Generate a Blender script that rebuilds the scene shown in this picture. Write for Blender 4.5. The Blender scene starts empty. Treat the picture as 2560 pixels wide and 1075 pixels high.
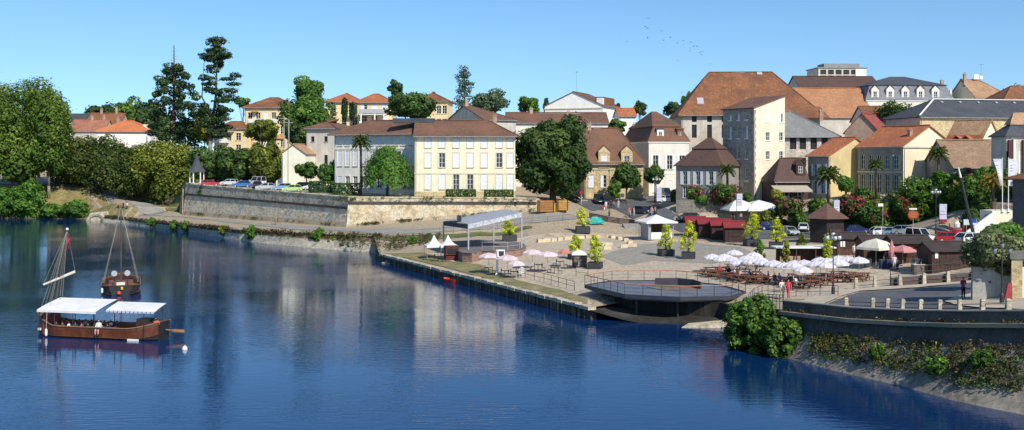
import bpy, math, random
import numpy as np
from mathutils import Vector, Matrix
from mathutils.geometry import delaunay_2d_cdt
SC = bpy.context.scene
COL = SC.collection
R = math.radians
# camera geometry of the bridge viewpoint: focal length in photo pixels, horizon row, height over the river
F, HY, CH = 2700.0, 400.0, 15.0
def P(px, py, Y): return Vector(((px-1280)/F*Y, Y, CH-(py-HY)/F*Y))
def G(px, py, z): return P(px, py, F*(CH-z)/(py-HY))
def CT(px, Y, z): return Vector(((px-1280)/F*Y, Y, z))
def ZP(py, Y): return CH-(py-HY)/F*Y

# ------------------------------------------------------------------ mesh builder
class MB:
    def __init__(s): s.v = []; s.f = []; s.m = []; s.mi = 0
    def poly(s, pts):
        i = len(s.v); s.v.extend([tuple(p) for p in pts]); s.f.append(tuple(range(i, i+len(pts)))); s.m.append(s.mi)
    def hexa(s, b, t):
        n = len(b); i = len(s.v); s.v.extend([tuple(p) for p in b]); s.v.extend([tuple(p) for p in t])
        s.f.append(tuple(range(i+n-1, i-1, -1))); s.f.append(tuple(range(i+n, i+2*n))); s.m += [s.mi]*2
        for k in range(n):
            j = (k+1) % n; s.f.append((i+k, i+j, i+n+j, i+n+k)); s.m.append(s.mi)
    def box(s, x0, x1, y0, y1, z0, z1):
        s.hexa([(x0,y0,z0),(x1,y0,z0),(x1,y1,z0),(x0,y1,z0)], [(x0,y0,z1),(x1,y0,z1),(x1,y1,z1),(x0,y1,z1)])
    def frus(s, b, t):   # b,t = (x0,x1,y0,y1,z)
        s.hexa([(b[0],b[2],b[4]),(b[1],b[2],b[4]),(b[1],b[3],b[4]),(b[0],b[3],b[4])], [(t[0],t[2],t[4]),(t[1],t[2],t[4]),(t[1],t[3],t[4]),(t[0],t[3],t[4])])
    def prism(s, pts, z0, z1): s.hexa([(p[0],p[1],z0) for p in pts], [(p[0],p[1],z1) for p in pts])
    def extr(s, prof, y0, y1): s.hexa([(p[0],y0,p[1]) for p in prof], [(p[0],y1,p[1]) for p in prof])
    def slab(s, pts, t): s.hexa([(p[0],p[1],p[2]-t) for p in pts], pts)
    def tube(s, p0, p1, r0, r1=None, n=7):
        r1 = r0 if r1 is None else r1
        p0 = Vector(p0); p1 = Vector(p1); d = (p1-p0)
        if d.length < 1e-6: return
        d.normalize(); a = d.orthogonal().normalized(); b = d.cross(a)
        ring = lambda p, r: [p+(a*math.cos(k*2*math.pi/n)+b*math.sin(k*2*math.pi/n))*r for k in range(n)]
        s.hexa(ring(p0, r0), ring(p1, r1))
    def path(s, pts, r0, r1=None, n=6):
        r1 = r0 if r1 is None else r1
        m = len(pts)-1
        for k in range(m): s.tube(pts[k], pts[k+1], r0+(r1-r0)*k/m, r0+(r1-r0)*(k+1)/m, n)
    def lathe(s, prof, n=12, c=(0,0,0)):
        i = len(s.v)
        for r, z in prof:
            for k in range(n):
                a = 2*math.pi*k/n; s.v.append((c[0]+r*math.cos(a), c[1]+r*math.sin(a), c[2]+z))
        for j in range(len(prof)-1):
            for k in range(n):
                k2 = (k+1) % n; s.f.append((i+j*n+k, i+j*n+k2, i+(j+1)*n+k2, i+(j+1)*n+k)); s.m.append(s.mi)
        s.f.append(tuple(i+k for k in range(n-1,-1,-1))); s.m.append(s.mi)
        s.f.append(tuple(i+(len(prof)-1)*n+k for k in range(n))); s.m.append(s.mi)
    def build(s, name, mats, parent=None, smooth=False):
        me = bpy.data.meshes.new(name); me.from_pydata(s.v, [], s.f)
        if not isinstance(mats, (list, tuple)): mats = [mats]
        for m in mats: me.materials.append(m)
        if len(mats) > 1: me.polygons.foreach_set('material_index', s.m)
        if smooth: me.polygons.foreach_set('use_smooth', [True]*len(s.f))
        me.update()
        return link(name, me, parent)
def link(name, me, parent=None):
    o = bpy.data.objects.new(name, me); COL.objects.link(o)
    if parent: o.parent = parent
    return o
def tag(o, label=None, cat=None, group=None, kind=None):
    if label: o["label"] = label; o["category"] = cat
    if group: o['group'] = group
    if kind: o['kind'] = kind
    return o
def thing(name, label, cat, loc=(0,0,0), rz=0, group=None):
    o = bpy.data.objects.new(name, None); o.empty_display_size = .3; COL.objects.link(o)
    o.location = loc; o.rotation_euler = (0,0,rz)
    return tag(o, label, cat, group)
def clone(o, loc=None, rz=None, label=None, parent=None, sc=None):
    c = o.copy(); COL.objects.link(c)
    if parent: c.parent = parent
    if loc is not None: c.location = loc
    if rz is not None: c.rotation_euler = (0,0,rz)
    if label: c['label'] = label
    if sc: c.scale = sc if isinstance(sc, tuple) else (sc,)*3
    for k in list(o.children): clone(k, parent=c)
    return c
def recolor(o, m):   # object-level material so that copies may share mesh data
    for i, sl in enumerate(o.material_slots): sl.link = 'OBJECT'; sl.material = m
ORD = ['first','second','third','fourth','fifth','sixth','seventh','eighth','ninth','tenth','eleventh','twelfth','thirteenth','fourteenth','fifteenth','sixteenth']

# ------------------------------------------------------------------ materials
_M = {}
def nt(name):
    m = bpy.data.materials.new(name); m.use_nodes = True
    return m, m.node_tree.nodes, m.node_tree.links, m.node_tree.nodes['Principled BSDF']
def c4(c): return (c[0], c[1], c[2], 1)
def mixc(N, L, fac, a, b, blend='MIX'):
    x = N.new('ShaderNodeMix'); x.data_type = 'RGBA'; x.blend_type = blend
    for s, val in ((0, fac), (6, a), (7, b)):
        if hasattr(val, 'is_linked'): L.new(val, x.inputs[s])
        else: x.inputs[s].default_value = val if s == 0 else c4(val)
    return x.outputs[2]
def coords(N, L, sc=(1,1,1), rnd=True):
    t = N.new('ShaderNodeTexCoord'); mp = N.new('ShaderNodeMapping'); mp.inputs['Scale'].default_value = sc
    L.new(t.outputs['Object'], mp.inputs['Vector'])
    if rnd:
        oi = N.new('ShaderNodeObjectInfo'); mu = N.new('ShaderNodeMath'); mu.operation = 'MULTIPLY'; mu.inputs[1].default_value = 37
        L.new(oi.outputs['Random'], mu.inputs[0]); cb = N.new('ShaderNodeCombineXYZ')
        for k in range(3): L.new(mu.outputs[0], cb.inputs[k])
        L.new(cb.outputs[0], mp.inputs['Location'])
    return mp.outputs[0]
def noise(N, L, vec, sc, det=4, rough=.6, lo=.35, hi=.65):
    n = N.new('ShaderNodeTexNoise'); n.inputs['Scale'].default_value = sc; n.inputs['Detail'].default_value = det; n.inputs['Roughness'].default_value = rough
    L.new(vec, n.inputs['Vector'])
    r = N.new('ShaderNodeMapRange'); r.inputs[1].default_value = lo; r.inputs[2].default_value = hi; r.clamp = True
    L.new(n.outputs[0], r.inputs[0]); return r.outputs[0]
def bump(N, L, b, h, st, dist=.05):
    n = N.new('ShaderNodeBump'); n.inputs['Strength'].default_value = st; n.inputs['Distance'].default_value = dist
    L.new(h, n.inputs['Height']); L.new(n.outputs[0], b.inputs['Normal'])
def dk(c, k): return tuple(max(0, min(1, x*k)) for x in c)
def mat(name, col, rough=.8, var=.22, scale=1.5, col2=None, metal=0, st=None, bm=.3):
    """painted / rendered surface: two noise scales, optional stain colour and vertical streaks"""
    if name in _M: return _M[name]
    m, N, L, b = nt(name)
    v = coords(N, L)
    a = mixc(N, L, noise(N, L, v, scale), dk(col, 1-var), dk(col, 1+var))
    if col2: a = mixc(N, L, noise(N, L, v, scale*.35, 5, .7, .48, .66), a, col2)
    vs = coords(N, L, (1.6, 1.6, .12)); f = noise(N, L, vs, 1.2, 4, .7, .45, .8)
    if st: a = mixc(N, L, f, a, mixc(N, L, .5, a, st))
    fine = noise(N, L, v, scale*9, 3, .6, .2, .8)
    a = mixc(N, L, .12, a, mixc(N, L, fine, (.02,.02,.02), (.9,.9,.9)), 'OVERLAY')
    L.new(a, b.inputs['Base Color']); b.inputs['Roughness'].default_value = rough; b.inputs['Metallic'].default_value = metal
    if bm: bump(N, L, b, fine, bm, .03)
    _M[name] = m; return m
def stone(name, col, col2, col3, cell=2.2, dark=.55, st=(.12,.11,.09)):
    """rubble / ashlar masonry: voronoi stones, mortar, moss and runoff"""
    if name in _M: return _M[name]
    m, N, L, b = nt(name)
    v = coords(N, L, (1,1,2.1))
    vo = N.new('ShaderNodeTexVoronoi'); vo.inputs['Scale'].default_value = cell; L.new(v, vo.inputs['Vector'])
    sx = N.new('ShaderNodeSeparateColor'); L.new(vo.outputs['Color'], sx.inputs[0])
    a = mixc(N, L, sx.outputs[0], dk(col, dark-.05), dk(col, 1.3))
    v2 = coords(N, L)
    a = mixc(N, L, noise(N, L, v2, .35, 6, .7, .42, .62), a, col2)
    a = mixc(N, L, noise(N, L, v2, 1.1, 5, .7, .55, .72), a, col3)
    vs = coords(N, L, (1.2,1.2,.1)); a = mixc(N, L, noise(N, L, vs, 1.0, 5, .75, .5, .8), a, mixc(N, L, .7, a, st))
    h = noise(N, L, v2, 3.2, 5, .7, .3, .55)
    a = mixc(N, L, h, mixc(N, L, .55, a, (0.03,.028,.022)), a)
    L.new(a, b.inputs['Base Color']); b.inputs['Roughness'].default_value = .9
    bump(N, L, b, vo.outputs['Distance'], .5, .08)
    _M[name] = m; return m
def tiles(name, c1, c2, c3, scale=3.2):
    """clay tiles: cells per tile, lichen mottling, downslope streaks"""
    if name in _M: return _M[name]
    m, N, L, b = nt(name)
    v = coords(N, L); v3 = coords(N, L, (1,1,1.8))
    vo = N.new('ShaderNodeTexVoronoi'); vo.inputs['Scale'].default_value = scale; L.new(v3, vo.inputs['Vector'])
    sx = N.new('ShaderNodeSeparateColor'); L.new(vo.outputs['Color'], sx.inputs[0])
    a = mixc(N, L, sx.outputs[0], dk(c1, .72), dk(c1, 1.25))
    a = mixc(N, L, noise(N, L, v, .22, 6, .65, .42, .64), a, c2)
    a = mixc(N, L, noise(N, L, v, .8, 6, .75, .54, .74), a, c3)
    w = N.new('ShaderNodeTexWave'); w.bands_direction = 'Z'; w.inputs['Scale'].default_value = 1.6; w.inputs['Distortion'].default_value = 1.2; L.new(v, w.inputs['Vector'])
    a = mixc(N, L, .22, a, mixc(N, L, w.outputs[0], (.1,.1,.1), (.8,.8,.8)), 'OVERLAY')
    L.new(a, b.inputs['Base Color']); b.inputs['Roughness'].default_value = .85
    bump(N, L, b, sx.outputs[1], .5, .06)
    _M[name] = m; return m
def leafmat(name, dark, light, tip=None, trans=.35):
    if name in _M: return _M[name]
    m, N, L, b = nt(name)
    at = N.new('ShaderNodeAttribute'); at.attribute_name = 'v'
    a = mixc(N, L, at.outputs['Fac'], dark, light)
    if tip:
        mr = N.new('ShaderNodeMapRange'); mr.inputs[1].default_value = .62; mr.inputs[2].default_value = .9; L.new(at.outputs['Fac'], mr.inputs[0])
        a = mixc(N, L, mr.outputs[0], a, tip)
    L.new(a, b.inputs['Base Color']); b.inputs['Roughness'].default_value = .6; b.inputs['Specular IOR Level'].default_value = .25
    t = N.new('ShaderNodeBsdfTranslucent'); L.new(a, t.inputs['Color']); mx = N.new('ShaderNodeMixShader'); mx.inputs[0].default_value = trans
    L.new(b.outputs[0], mx.inputs[1]); L.new(t.outputs[0], mx.inputs[2]); L.new(mx.outputs[0], N['Material Output'].inputs['Surface'])
    _M[name] = m; return m
def glossy(name, col, rough=.25, metal=0., coat=0., var=.06):
    if name in _M: return _M[name]
    m, N, L, b = nt(name)
    v = coords(N, L); a = mixc(N, L, noise(N, L, v, 2.), dk(col, 1-var), dk(col, 1+var)); L.new(a, b.inputs['Base Color'])
    b.inputs['Roughness'].default_value = rough; b.inputs['Metallic'].default_value = metal; b.inputs['Coat Weight'].default_value = coat
    _M[name] = m; return m
def fabric(name, col, trans=.25):
    if name in _M: return _M[name]
    m, N, L, b = nt(name)
    v = coords(N, L); a = mixc(N, L, noise(N, L, v, 1.2), dk(col, .9), dk(col, 1.05)); L.new(a, b.inputs['Base Color']); b.inputs['Roughness'].default_value = .85
    t = N.new('ShaderNodeBsdfTranslucent'); L.new(a, t.inputs['Color']); mx = N.new('ShaderNodeMixShader'); mx.inputs[0].default_value = trans
    L.new(b.outputs[0], mx.inputs[1]); L.new(t.outputs[0], mx.inputs[2]); L.new(mx.outputs[0], N['Material Output'].inputs['Surface'])
    _M[name] = m; return m
GLASS = glossy('window_glass', (.018,.022,.028), .08, 0, .3)
WHITE = mat('white_paint', (.78,.78,.76), .6, .06, 2)
SHUT = mat('shutter_paint', (.74,.75,.76), .6, .08, 3)
DARKM = mat('dark_metal', (.03,.03,.035), .5, .2, 3)
GREYM = mat('grey_metal', (.42,.43,.45), .45, .1, 3)
WOODD = mat('dark_wood', (.055,.028,.02), .75, .35, 2.5, st=(.02,.012,.01))
WOODR = mat('red_wood', (.16,.055,.025), .65, .35, 4, st=(.07,.03,.015))
WOODO = mat('orange_wood', (.34,.15,.045), .7, .25, 3, st=(.2,.08,.03))
BARK = mat('bark', (.09,.065,.045), .95, .35, 3, st=(.04,.03,.02), bm=.6)
BARKP = mat('pale_bark', (.25,.21,.16), .95, .4, 2.2, (.12,.11,.08), bm=.5)
CONC = mat('concrete', (.42,.4,.36), .9, .15, .8, (.3,.28,.25), st=(.18,.17,.15))
LIME = stone('limestone', (.52,.44,.31), (.6,.53,.4), (.36,.3,.2), 1.8, .7)

# ------------------------------------------------------------------ world, sun, camera
AZ = (0.54, -0.842); EL = 40
def setup():
    w = bpy.data.worlds.new("World"); SC.world = w; w.use_nodes = True
    N = w.node_tree.nodes; L = w.node_tree.links
    sky = N.new('ShaderNodeTexSky'); sky.sky_type = 'NISHITA'; sky.sun_disc = False; sky.sun_elevation = R(EL)
    sky.sun_rotation = math.atan2(AZ[0], AZ[1]); sky.altitude = 30; sky.air_density = 1.0; sky.dust_density = .1; sky.ozone_density = 2.5
    tc = N.new('ShaderNodeTexCoord'); mp = N.new('ShaderNodeMapping'); mp.inputs['Location'].default_value = (0,0,SKYLIFT); mp.inputs['Scale'].default_value = (1,1,SKYK)
    L.new(tc.outputs['Generated'], mp.inputs['Vector']); L.new(mp.outputs[0], sky.inputs['Vector'])
    hs = N.new('ShaderNodeHueSaturation'); hs.inputs['Saturation'].default_value = SKYSAT; hs.inputs['Value'].default_value = 1; hs.inputs['Hue'].default_value = SKYHUE
    L.new(sky.outputs[0], hs.inputs['Color'])
    sx = N.new('ShaderNodeSeparateXYZ'); L.new(tc.outputs['Generated'], sx.inputs[0])
    mr = N.new('ShaderNodeMapRange'); mr.inputs[1].default_value = .12; mr.inputs[2].default_value = .6; mr.inputs[3].default_value = 1; mr.inputs[4].default_value = .8; L.new(sx.outputs[2], mr.inputs[0])
    hz = noise(N, L, tc.outputs['Generated'], 2.2, 5, .6, .3, .8)
    gm = mixc(N, L, 1.0, hs.outputs[0], mr.outputs[0], 'MULTIPLY'); gm = mixc(N, L, hz, gm, mixc(N, L, .1, gm, (3.2,3.6,4.0)))
    bg = N['Background']; L.new(gm, bg.inputs['Color']); bg.inputs['Strength'].default_value = SKYSTR
    su = bpy.data.lights.new('sun', 'SUN'); su.energy = SUNSTR; su.angle = R(.5); su.color = (1, .945, .83)
    so = bpy.data.objects.new('sun', su); COL.objects.link(so)
    h = math.hypot(*AZ); d = Vector((AZ[0]/h*math.cos(R(EL)), AZ[1]/h*math.cos(R(EL)), math.sin(R(EL))))
    so.rotation_euler = d.to_track_quat('Z', 'Y').to_euler(); so.location = (60,-60,120)
    cd = bpy.data.cameras.new('camera'); co = bpy.data.objects.new('camera', cd); COL.objects.link(co); SC.camera = co
    co.location = (0,0,CH); co.rotation_euler = (R(90),0,0); cd.sensor_width = 36; cd.lens = 36*F/2560; cd.shift_y = (HY-537.5)/2560
    cd.clip_start = 1; cd.clip_end = 20000
    SC.view_settings.view_transform = 'Standard'; SC.view_settings.look = 'None'; SC.view_settings.exposure = 0
    SC.cycles.max_bounces = 6; SC.cycles.transparent_max_bounces = 6
SKYLIFT, SKYK, SKYSAT, SKYHUE, SKYSTR, SUNSTR = .09, 1.0, 1.22, .498, .165, 5.0
setup()
# ------------------------------------------------------------------ terrain: one triangulated sheet from surveyed points
SHORE = [CT(-1600,330,.6), CT(-700,292,.6), CT(-200,284,.5), CT(0,281,.5), CT(225,276,.5), CT(262,267,.9), CT(328,251.6,1.15), CT(460,226,1.5), CT(600,201.5,1.94),
         CT(760,188,2.2), CT(935,177.5,2.5), CT(946,163.5,1.15), G(952,634,1.1), G(1480,768,1.1), CT(1560,105.6,1.1), CT(1640,103.2,1.3), CT(1800,100.3,1.7), CT(1872,95.2,2.25),
         CT(1960,85.6,3.1), CT(2110,79.5,3.5), CT(2266,75.2,3.9), CT(2400,71.3,4.4), CT(2560,67.6,4.9), CT(2800,62.5,5.4), CT(3300,56,6)]
FAR = [Vector((2500,60,14)), Vector((4000,4000,20)), Vector((-4000,4000,20)), Vector((-2500,330,10))]
PTS = [ # embankment path
 CT(380,262,2.0), G(455,537,2.2), CT(520,228,2.1), CT(700,208,2.5), G(865,568,2.8), CT(930,184,2.8), G(1000,585,2.7), G(1100,572,3.1), G(1200,566,3.6), G(1300,553,4.4),
 G(1340,529,5.6), G(1380,528,5.8), G(1450,538,4.9),
 # terrace behind its wall
 CT(457,253.6,9.2), CT(865,197.4,8.1), CT(1342,199.2,7.7), CT(1360,206,7.3),
 CT(600,240,9.3), CT(760,222,8.8), CT(1037,206,8.3), CT(1300,206,8.1), CT(1400,215,7.2), CT(470,270,9.4),
 # plaza
 G(1110,650,1.35), G(1000,625,1.3), G(1060,622,1.6), G(1160,650,1.45), G(1250,700,1.2), G(1330,672,1.55), G(1400,735,1.15), G(1400,600,2.3), G(1330,597,2.3), G(1250,585,2.5),
 G(1500,680,1.65), G(1500,740,1.4), G(1600,590,2.5), G(1620,605,2.3), G(1720,645,2.0), G(1800,605,2.45), G(1760,690,1.95), G(1620,660,1.8), G(1600,720,1.7), G(1800,735,2.1), G(1900,710,2.2), G(1970,745,2.4),
 G(2000,655,2.35), G(2160,700,2.55), G(2100,625,2.6), G(2330,692,2.8), G(2430,692,3.15), G(2240,612,2.8), G(1975,590,2.75), G(1900,600,2.6), G(2400,606,3.3), G(2200,585,2.9),
 # right ramp road
 G(2110,745,2.85), CT(2150,99,2.9), CT(2300,101,3.05), CT(2430,103,3.2), CT(2250,82,3.75), CT(2400,78,4.2), CT(2430,88,3.75), CT(2560,72.5,4.8), CT(2560,80,4.6), CT(2600,100,4.2),
 # road rising into town and parking strip
 G(1440,508,6.4), G(1500,512,6.05), G(1480,534,5.1), G(1560,556,3.9), G(1600,540,4.7), G(1690,560,4.0), G(1650,585,2.9), G(1760,575,3.3), G(1700,539,5.2), G(1800,546,4.85), G(1860,560,3.9), CT(1620,222,6.2), CT(1700,236,7.6), CT(1430,246,7.0), CT(1540,222,6.6),
 CT(1690,191.5,7.2), CT(1780,190.5,7.4), CT(1870,190,7.4), CT(1960,190,4.2), CT(1950,186,3.3), CT(2100,181,3.0), CT(2300,181,3.0), CT(2420,172,3.4),
 CT(1960,193.5,7.5), CT(2100,187,8.6), CT(2250,184.5,9.2), CT(2400,178,9.0), CT(2500,160,8.5), CT(2560,150,8.4), CT(2480,150,4.4), CT(2600,130,6.5), CT(2450,140,3.6),
 # left bank
 CT(-200,295,8.3), CT(0,292,8.2), CT(120,291,8.0), CT(215,291,7.4), CT(330,264,3.7), CT(290,272,5.2), CT(250,276,2.6), CT(340,300,9.5), CT(100,312,9.6), CT(-700,318,10), CT(430,292,5.5), CT(400,275,3.6), CT(448,256,2.6), CT(456,268,3.2), CT(462,290,5.0), CT(466,256,9.3), CT(474,270,9.5), CT(482,292,9.8),
 # ground behind
 CT(600,290,11), CT(1000,270,10.5), CT(1300,260,9.5), CT(1600,262,9.0), CT(1900,230,9.5), CT(2200,230,10), CT(2600,215,10), CT(300,360,12), CT(-400,420,12), CT(800,380,13), CT(1400,380,13), CT(2000,330,15), CT(2700,320,15), CT(3500,200,11),
 CT(0,700,16), CT(1280,700,16), CT(2600,700,18), CT(1280,1500,18)]
def inside(pt, poly):
    r = False; n = len(poly); j = n-1
    for i in range(n):
        a, b = poly[i], poly[j]
        if (a[1] > pt[1]) != (b[1] > pt[1]) and pt[0] < (b[0]-a[0])*(pt[1]-a[1])/(b[1]-a[1])+a[0]: r = not r
        j = i
    return r
def tri(boundary, inner):
    vs = [Vector((p[0],p[1])) for p in boundary+inner]; n = len(boundary)
    ov, oe, of, *_ = delaunay_2d_cdt(vs, [(i, (i+1) % n) for i in range(n)], [], 0, 1e-4, True)
    bd = [(p[0], p[1]) for p in boundary]
    return ov, [f for f in of if inside((sum(ov[k][0] for k in f)/3, sum(ov[k][1] for k in f)/3), bd)]
def dn(pts, step):
    out = []
    for a, b in zip(pts[:-1], pts[1:]):
        n = max(1, int((b-a).length/step)); out += [a.lerp(b, k/n) for k in range(n)]
    return out+[pts[-1]]
_tw = [G(455,537,2.2), G(865,568,2.8), G(1342,528,5.6)]; _tt = [CT(457,253.6,9.2)+Vector((1.3,1.0,0)), CT(865,197.9,8.1)+Vector((.5,.9,0)), CT(1342,199.6,7.7)+Vector((0,.5,0))]
PTS = [p for p in PTS if min((p-q).length for q in _tw+_tt) > 1.5]+dn(_tw, 4)+dn(_tt, 4)+dn([at_ for at_ in (CT(1690,191.3,7.2), CT(1870,189.9,7.4))], 4)+dn([CT(1690,189,5.3), CT(1800,188,4.85), CT(1870,187.6,4.2)], 4)
PTS += dn([CT(1960,186,3.3), CT(2100,181.2,3.0), CT(2300,181,3.0), CT(2420,172,3.4)], 5)+dn([CT(1960,192,7.5), CT(2100,186.5,8.6), CT(2250,184,9.2), CT(2400,178,9.0), CT(2500,160,8.5)], 5)
SHORE = dn(SHORE, 6)
bnd = SHORE+FAR
_ov, _of, = tri(bnd, PTS)
_src = bnd+PTS
def _z(p):
    b = min(_src, key=lambda q: (q[0]-p[0])**2+(q[1]-p[1])**2); return b[2]
GV = np.array([(p[0], p[1], _z(p)) for p in _ov]); GT = np.array([f[:3] for f in _of])
_A = GV[GT[:,0]]; _B = GV[GT[:,1]]-_A; _Cc = GV[GT[:,2]]-_A; _det = _B[:,0]*_Cc[:,1]-_B[:,1]*_Cc[:,0]; _det[np.abs(_det)<1e-9] = 1e-9
def zg(x, y):
    dx = x-_A[:,0]; dy = y-_A[:,1]
    u = (dx*_Cc[:,1]-dy*_Cc[:,0])/_det; v = (_B[:,0]*dy-_B[:,1]*dx)/_det
    m = np.minimum(np.minimum(u, v), 1-u-v); i = int(np.argmax(m))
    if m[i] < -1e-3: return 0.0
    return float(_A[i,2]+u[i]*_B[i,2]+v[i]*_Cc[i,2])
def on(px, py, y0=60, y1=420):
    """where the line of sight through a spot meets the ground"""
    Y = y0
    while Y < y1:
        p = P(px, py, Y)
        if p.z <= zg(p.x, p.y):
            a, b = Y-.5, Y
            for _ in range(12):
                c = (a+b)/2; q = P(px, py, c)
                if q.z <= zg(q.x, q.y): b = c
                else: a = c
            q = P(px, py, b); return Vector((q.x, q.y, zg(q.x, q.y)))
        Y += .5
    return P(px, py, 200)
def at(px, Y):
    x = (px-1280)/F*Y; return Vector((x, Y, zg(x, Y)))
GRAVEL = stone('gravel', (.4,.315,.215), (.45,.365,.26), (.28,.235,.14), 5, .85, (.22,.19,.12))
PAVE = stone('plaza_paving', (.5,.405,.29), (.56,.47,.36), (.38,.31,.215), 2.2, .86, (.3,.25,.19))
ASPH = mat('asphalt', (.085,.088,.1), .85, .18, .5, (.12,.12,.13))
ASPH2 = mat('pale_asphalt', (.27,.255,.235), .9, .12, .4, (.32,.3,.27))
DRYG = mat('dry_grass', (.26,.2,.085), .95, .3, 1.2, (.13,.14,.04), bm=.6)
GRN = mat('green_grass', (.09,.12,.03), .95, .35, 1.1, (.2,.18,.07), bm=.6)
SIDE = mat('pale_pavement', (.5,.42,.32), .9, .1, .8, (.42,.36,.28))
g = MB(); g.v = [tuple(p) for p in GV]; g.f = [tuple(int(k) for k in t) for t in GT]; g.m = [0]*len(g.f)
o = g.build('ground', GRAVEL); o['kind'] = 'structure'
def overlay(name, poly, m, dz=.05, step=1.5):
    """a sheet laid on the ground"""
    bd = []
    for i in range(len(poly)):
        a = Vector(poly[i][:2]); b = Vector(poly[(i+1) % len(poly)][:2]); n = max(1, int((b-a).length/step))
        bd += [a.lerp(b, k/n) for k in range(n)]
    xs = [p.x for p in bd]; ys = [p.y for p in bd]; inn = []
    x = min(xs)+step/2
    while x < max(xs):
        y = min(ys)+step/2
        while y < max(ys):
            if inside((x, y), bd): inn.append(Vector((x, y)))
            y += step
        x += step
    inn += [Vector((p[0], p[1])) for p in GV if inside((p[0], p[1]), bd)]
    ov, of = tri(bd, inn)
    b = MB(); b.v = [(p[0], p[1], zg(p[0], p[1])+dz) for p in ov]; b.f = [tuple(f) for f in of]; b.m = [0]*len(b.f)
    o = b.build(name, m); o['kind'] = 'structure'; return o
def pg(*pts): return [on(*p) for p in pts]
overlay('plaza', [CT(952,157,0)]+pg((1110,655),(1250,705),(1400,745),(1470,762),(1600,735),(1800,745),(1900,740),(1960,748),(2105,748),(2150,728),(2300,718),(2420,700),(2420,685),(2250,640),(2100,600),(1990,605),(1860,615),(1740,602),(1660,592),(1600,588),(1450,582),(1330,590),(1250,600),(1150,630)), PAVE, .03, 2.5)
overlay('plaza_patch', pg((1500,640),(1590,612),(1700,604),(1850,618),(1900,640),(1780,660),(1640,652),(1560,664)), stone('grey_paving', (.31,.28,.235), (.36,.33,.28), (.25,.22,.18), 2.5, .9, (.2,.18,.15)), .05, 2)
overlay('quay_grass', [CT(960,160,0)]+pg((1000,634),(1060,632),(1130,655),(1200,662),(1290,700),(1400,725),(1470,750),(1468,762),(1400,745),(1250,707),(1110,668)), mat('worn_grass', (.24,.2,.09), .95, .3, .9, (.12,.14,.04), bm=.6), .07, 1.2)
overlay('path', pg((345,540),(455,543),(600,560),(730,574),(865,578),(960,590),(1060,584),(1200,574),(1330,558),(1440,548),(1450,540),(1300,545),(1200,556),(1050,571),(900,574),(865,571),(700,562),(560,549),(420,536),(350,531)), ASPH2, .06, 1.5)
overlay('road', [at(1400,236),at(1420,222)]+pg((1480,528),(1530,520),(1580,548),(1640,560),(1700,580),(1860,598),(2000,596),(2200,594),(2400,603),(2425,590),(2300,572),(2050,570),(1850,568),(1740,555),(1680,530),(1640,512),(1690,495))+[at(1720,246),at(1650,246),at(1590,226),at(1480,226),at(1440,246)], ASPH, .06, 1.5)
overlay('ramp_road', [at(2120,97),at(2150,98.5),at(2300,100),at(2430,101.5),at(2600,98),at(2600,74),at(2560,70.5),at(2400,74),at(2250,78),at(2120,84),at(2060,88)], ASPH, .05, 1.5)
overlay('pavement', [at(2362,84.5),at(2385,88.5),at(2432,91),at(2560,86),at(2700,80),at(2700,68),at(2560,73),at(2440,77.5),at(2385,80.5)], SIDE, .14, 1.2)
overlay('quay_pavement', [at(2055,100.5),at(2150,102),at(2300,103.5),at(2430,105.5),at(2433,102.3),at(2300,100.6),at(2150,99.3),at(2100,96),at(2060,89),at(2110,82.5),at(2090,81.5),at(1985,87),at(1985,92)], SIDE, .1, 1.0)
overlay('town_pavement', pg((1700,536),(1760,541),(1830,552),(1870,566),(1760,556),(1706,545)), SIDE, .09, 1.0)
overlay('terrace_ground', [at(462,256),at(640,229),at(865,199),at(1100,200.3),at(1335,201),at(1350,206),at(1200,212),at(1037,214),at(835,226),at(700,248),at(560,262),at(470,272)], mat('terrace_gravel', (.3,.26,.2), .95, .2, .6, (.2,.18,.1)), .05, 2)
overlay('terrace_lawn', [at(820,206),at(870,199.2),at(1100,199.8),at(1330,200.8),at(1330,202.5),at(1100,202.5),at(900,204),at(840,211)], GRN, .1, 1.5)
overlay('grass_bank', [at(-700,294),at(-200,285.5),at(0,282.5),at(225,277.5),at(262,268.3),at(325,256),at(345,262),at(330,268),at(290,276),at(225,294),at(120,293),at(0,294),at(-200,297),at(-700,318)], DRYG, .06, 2)
overlay('bank_path', [at(-700,319),at(0,294.5),at(120,293.8),at(225,294.5),at(300,276),at(345,262.5),at(380,258),at(420,262),at(330,285),at(230,300),at(0,302),at(-700,328)], ASPH2, .08, 2)
overlay('park_grass', [at(330,287),at(420,264),at(452,256),at(456,270),at(470,290),at(400,310),at(230,320),at(235,303)], mat('shady_grass', (.12,.13,.04), .95, .3, .8, (.24,.19,.08)), .07, 2)
overlay('verge', pg((880,582),(960,592),(1060,588),(1200,580),(1330,565),(1330,571),(1200,590),(1060,602),(960,602),(900,590)), GRN, .08, 1.2)

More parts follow.
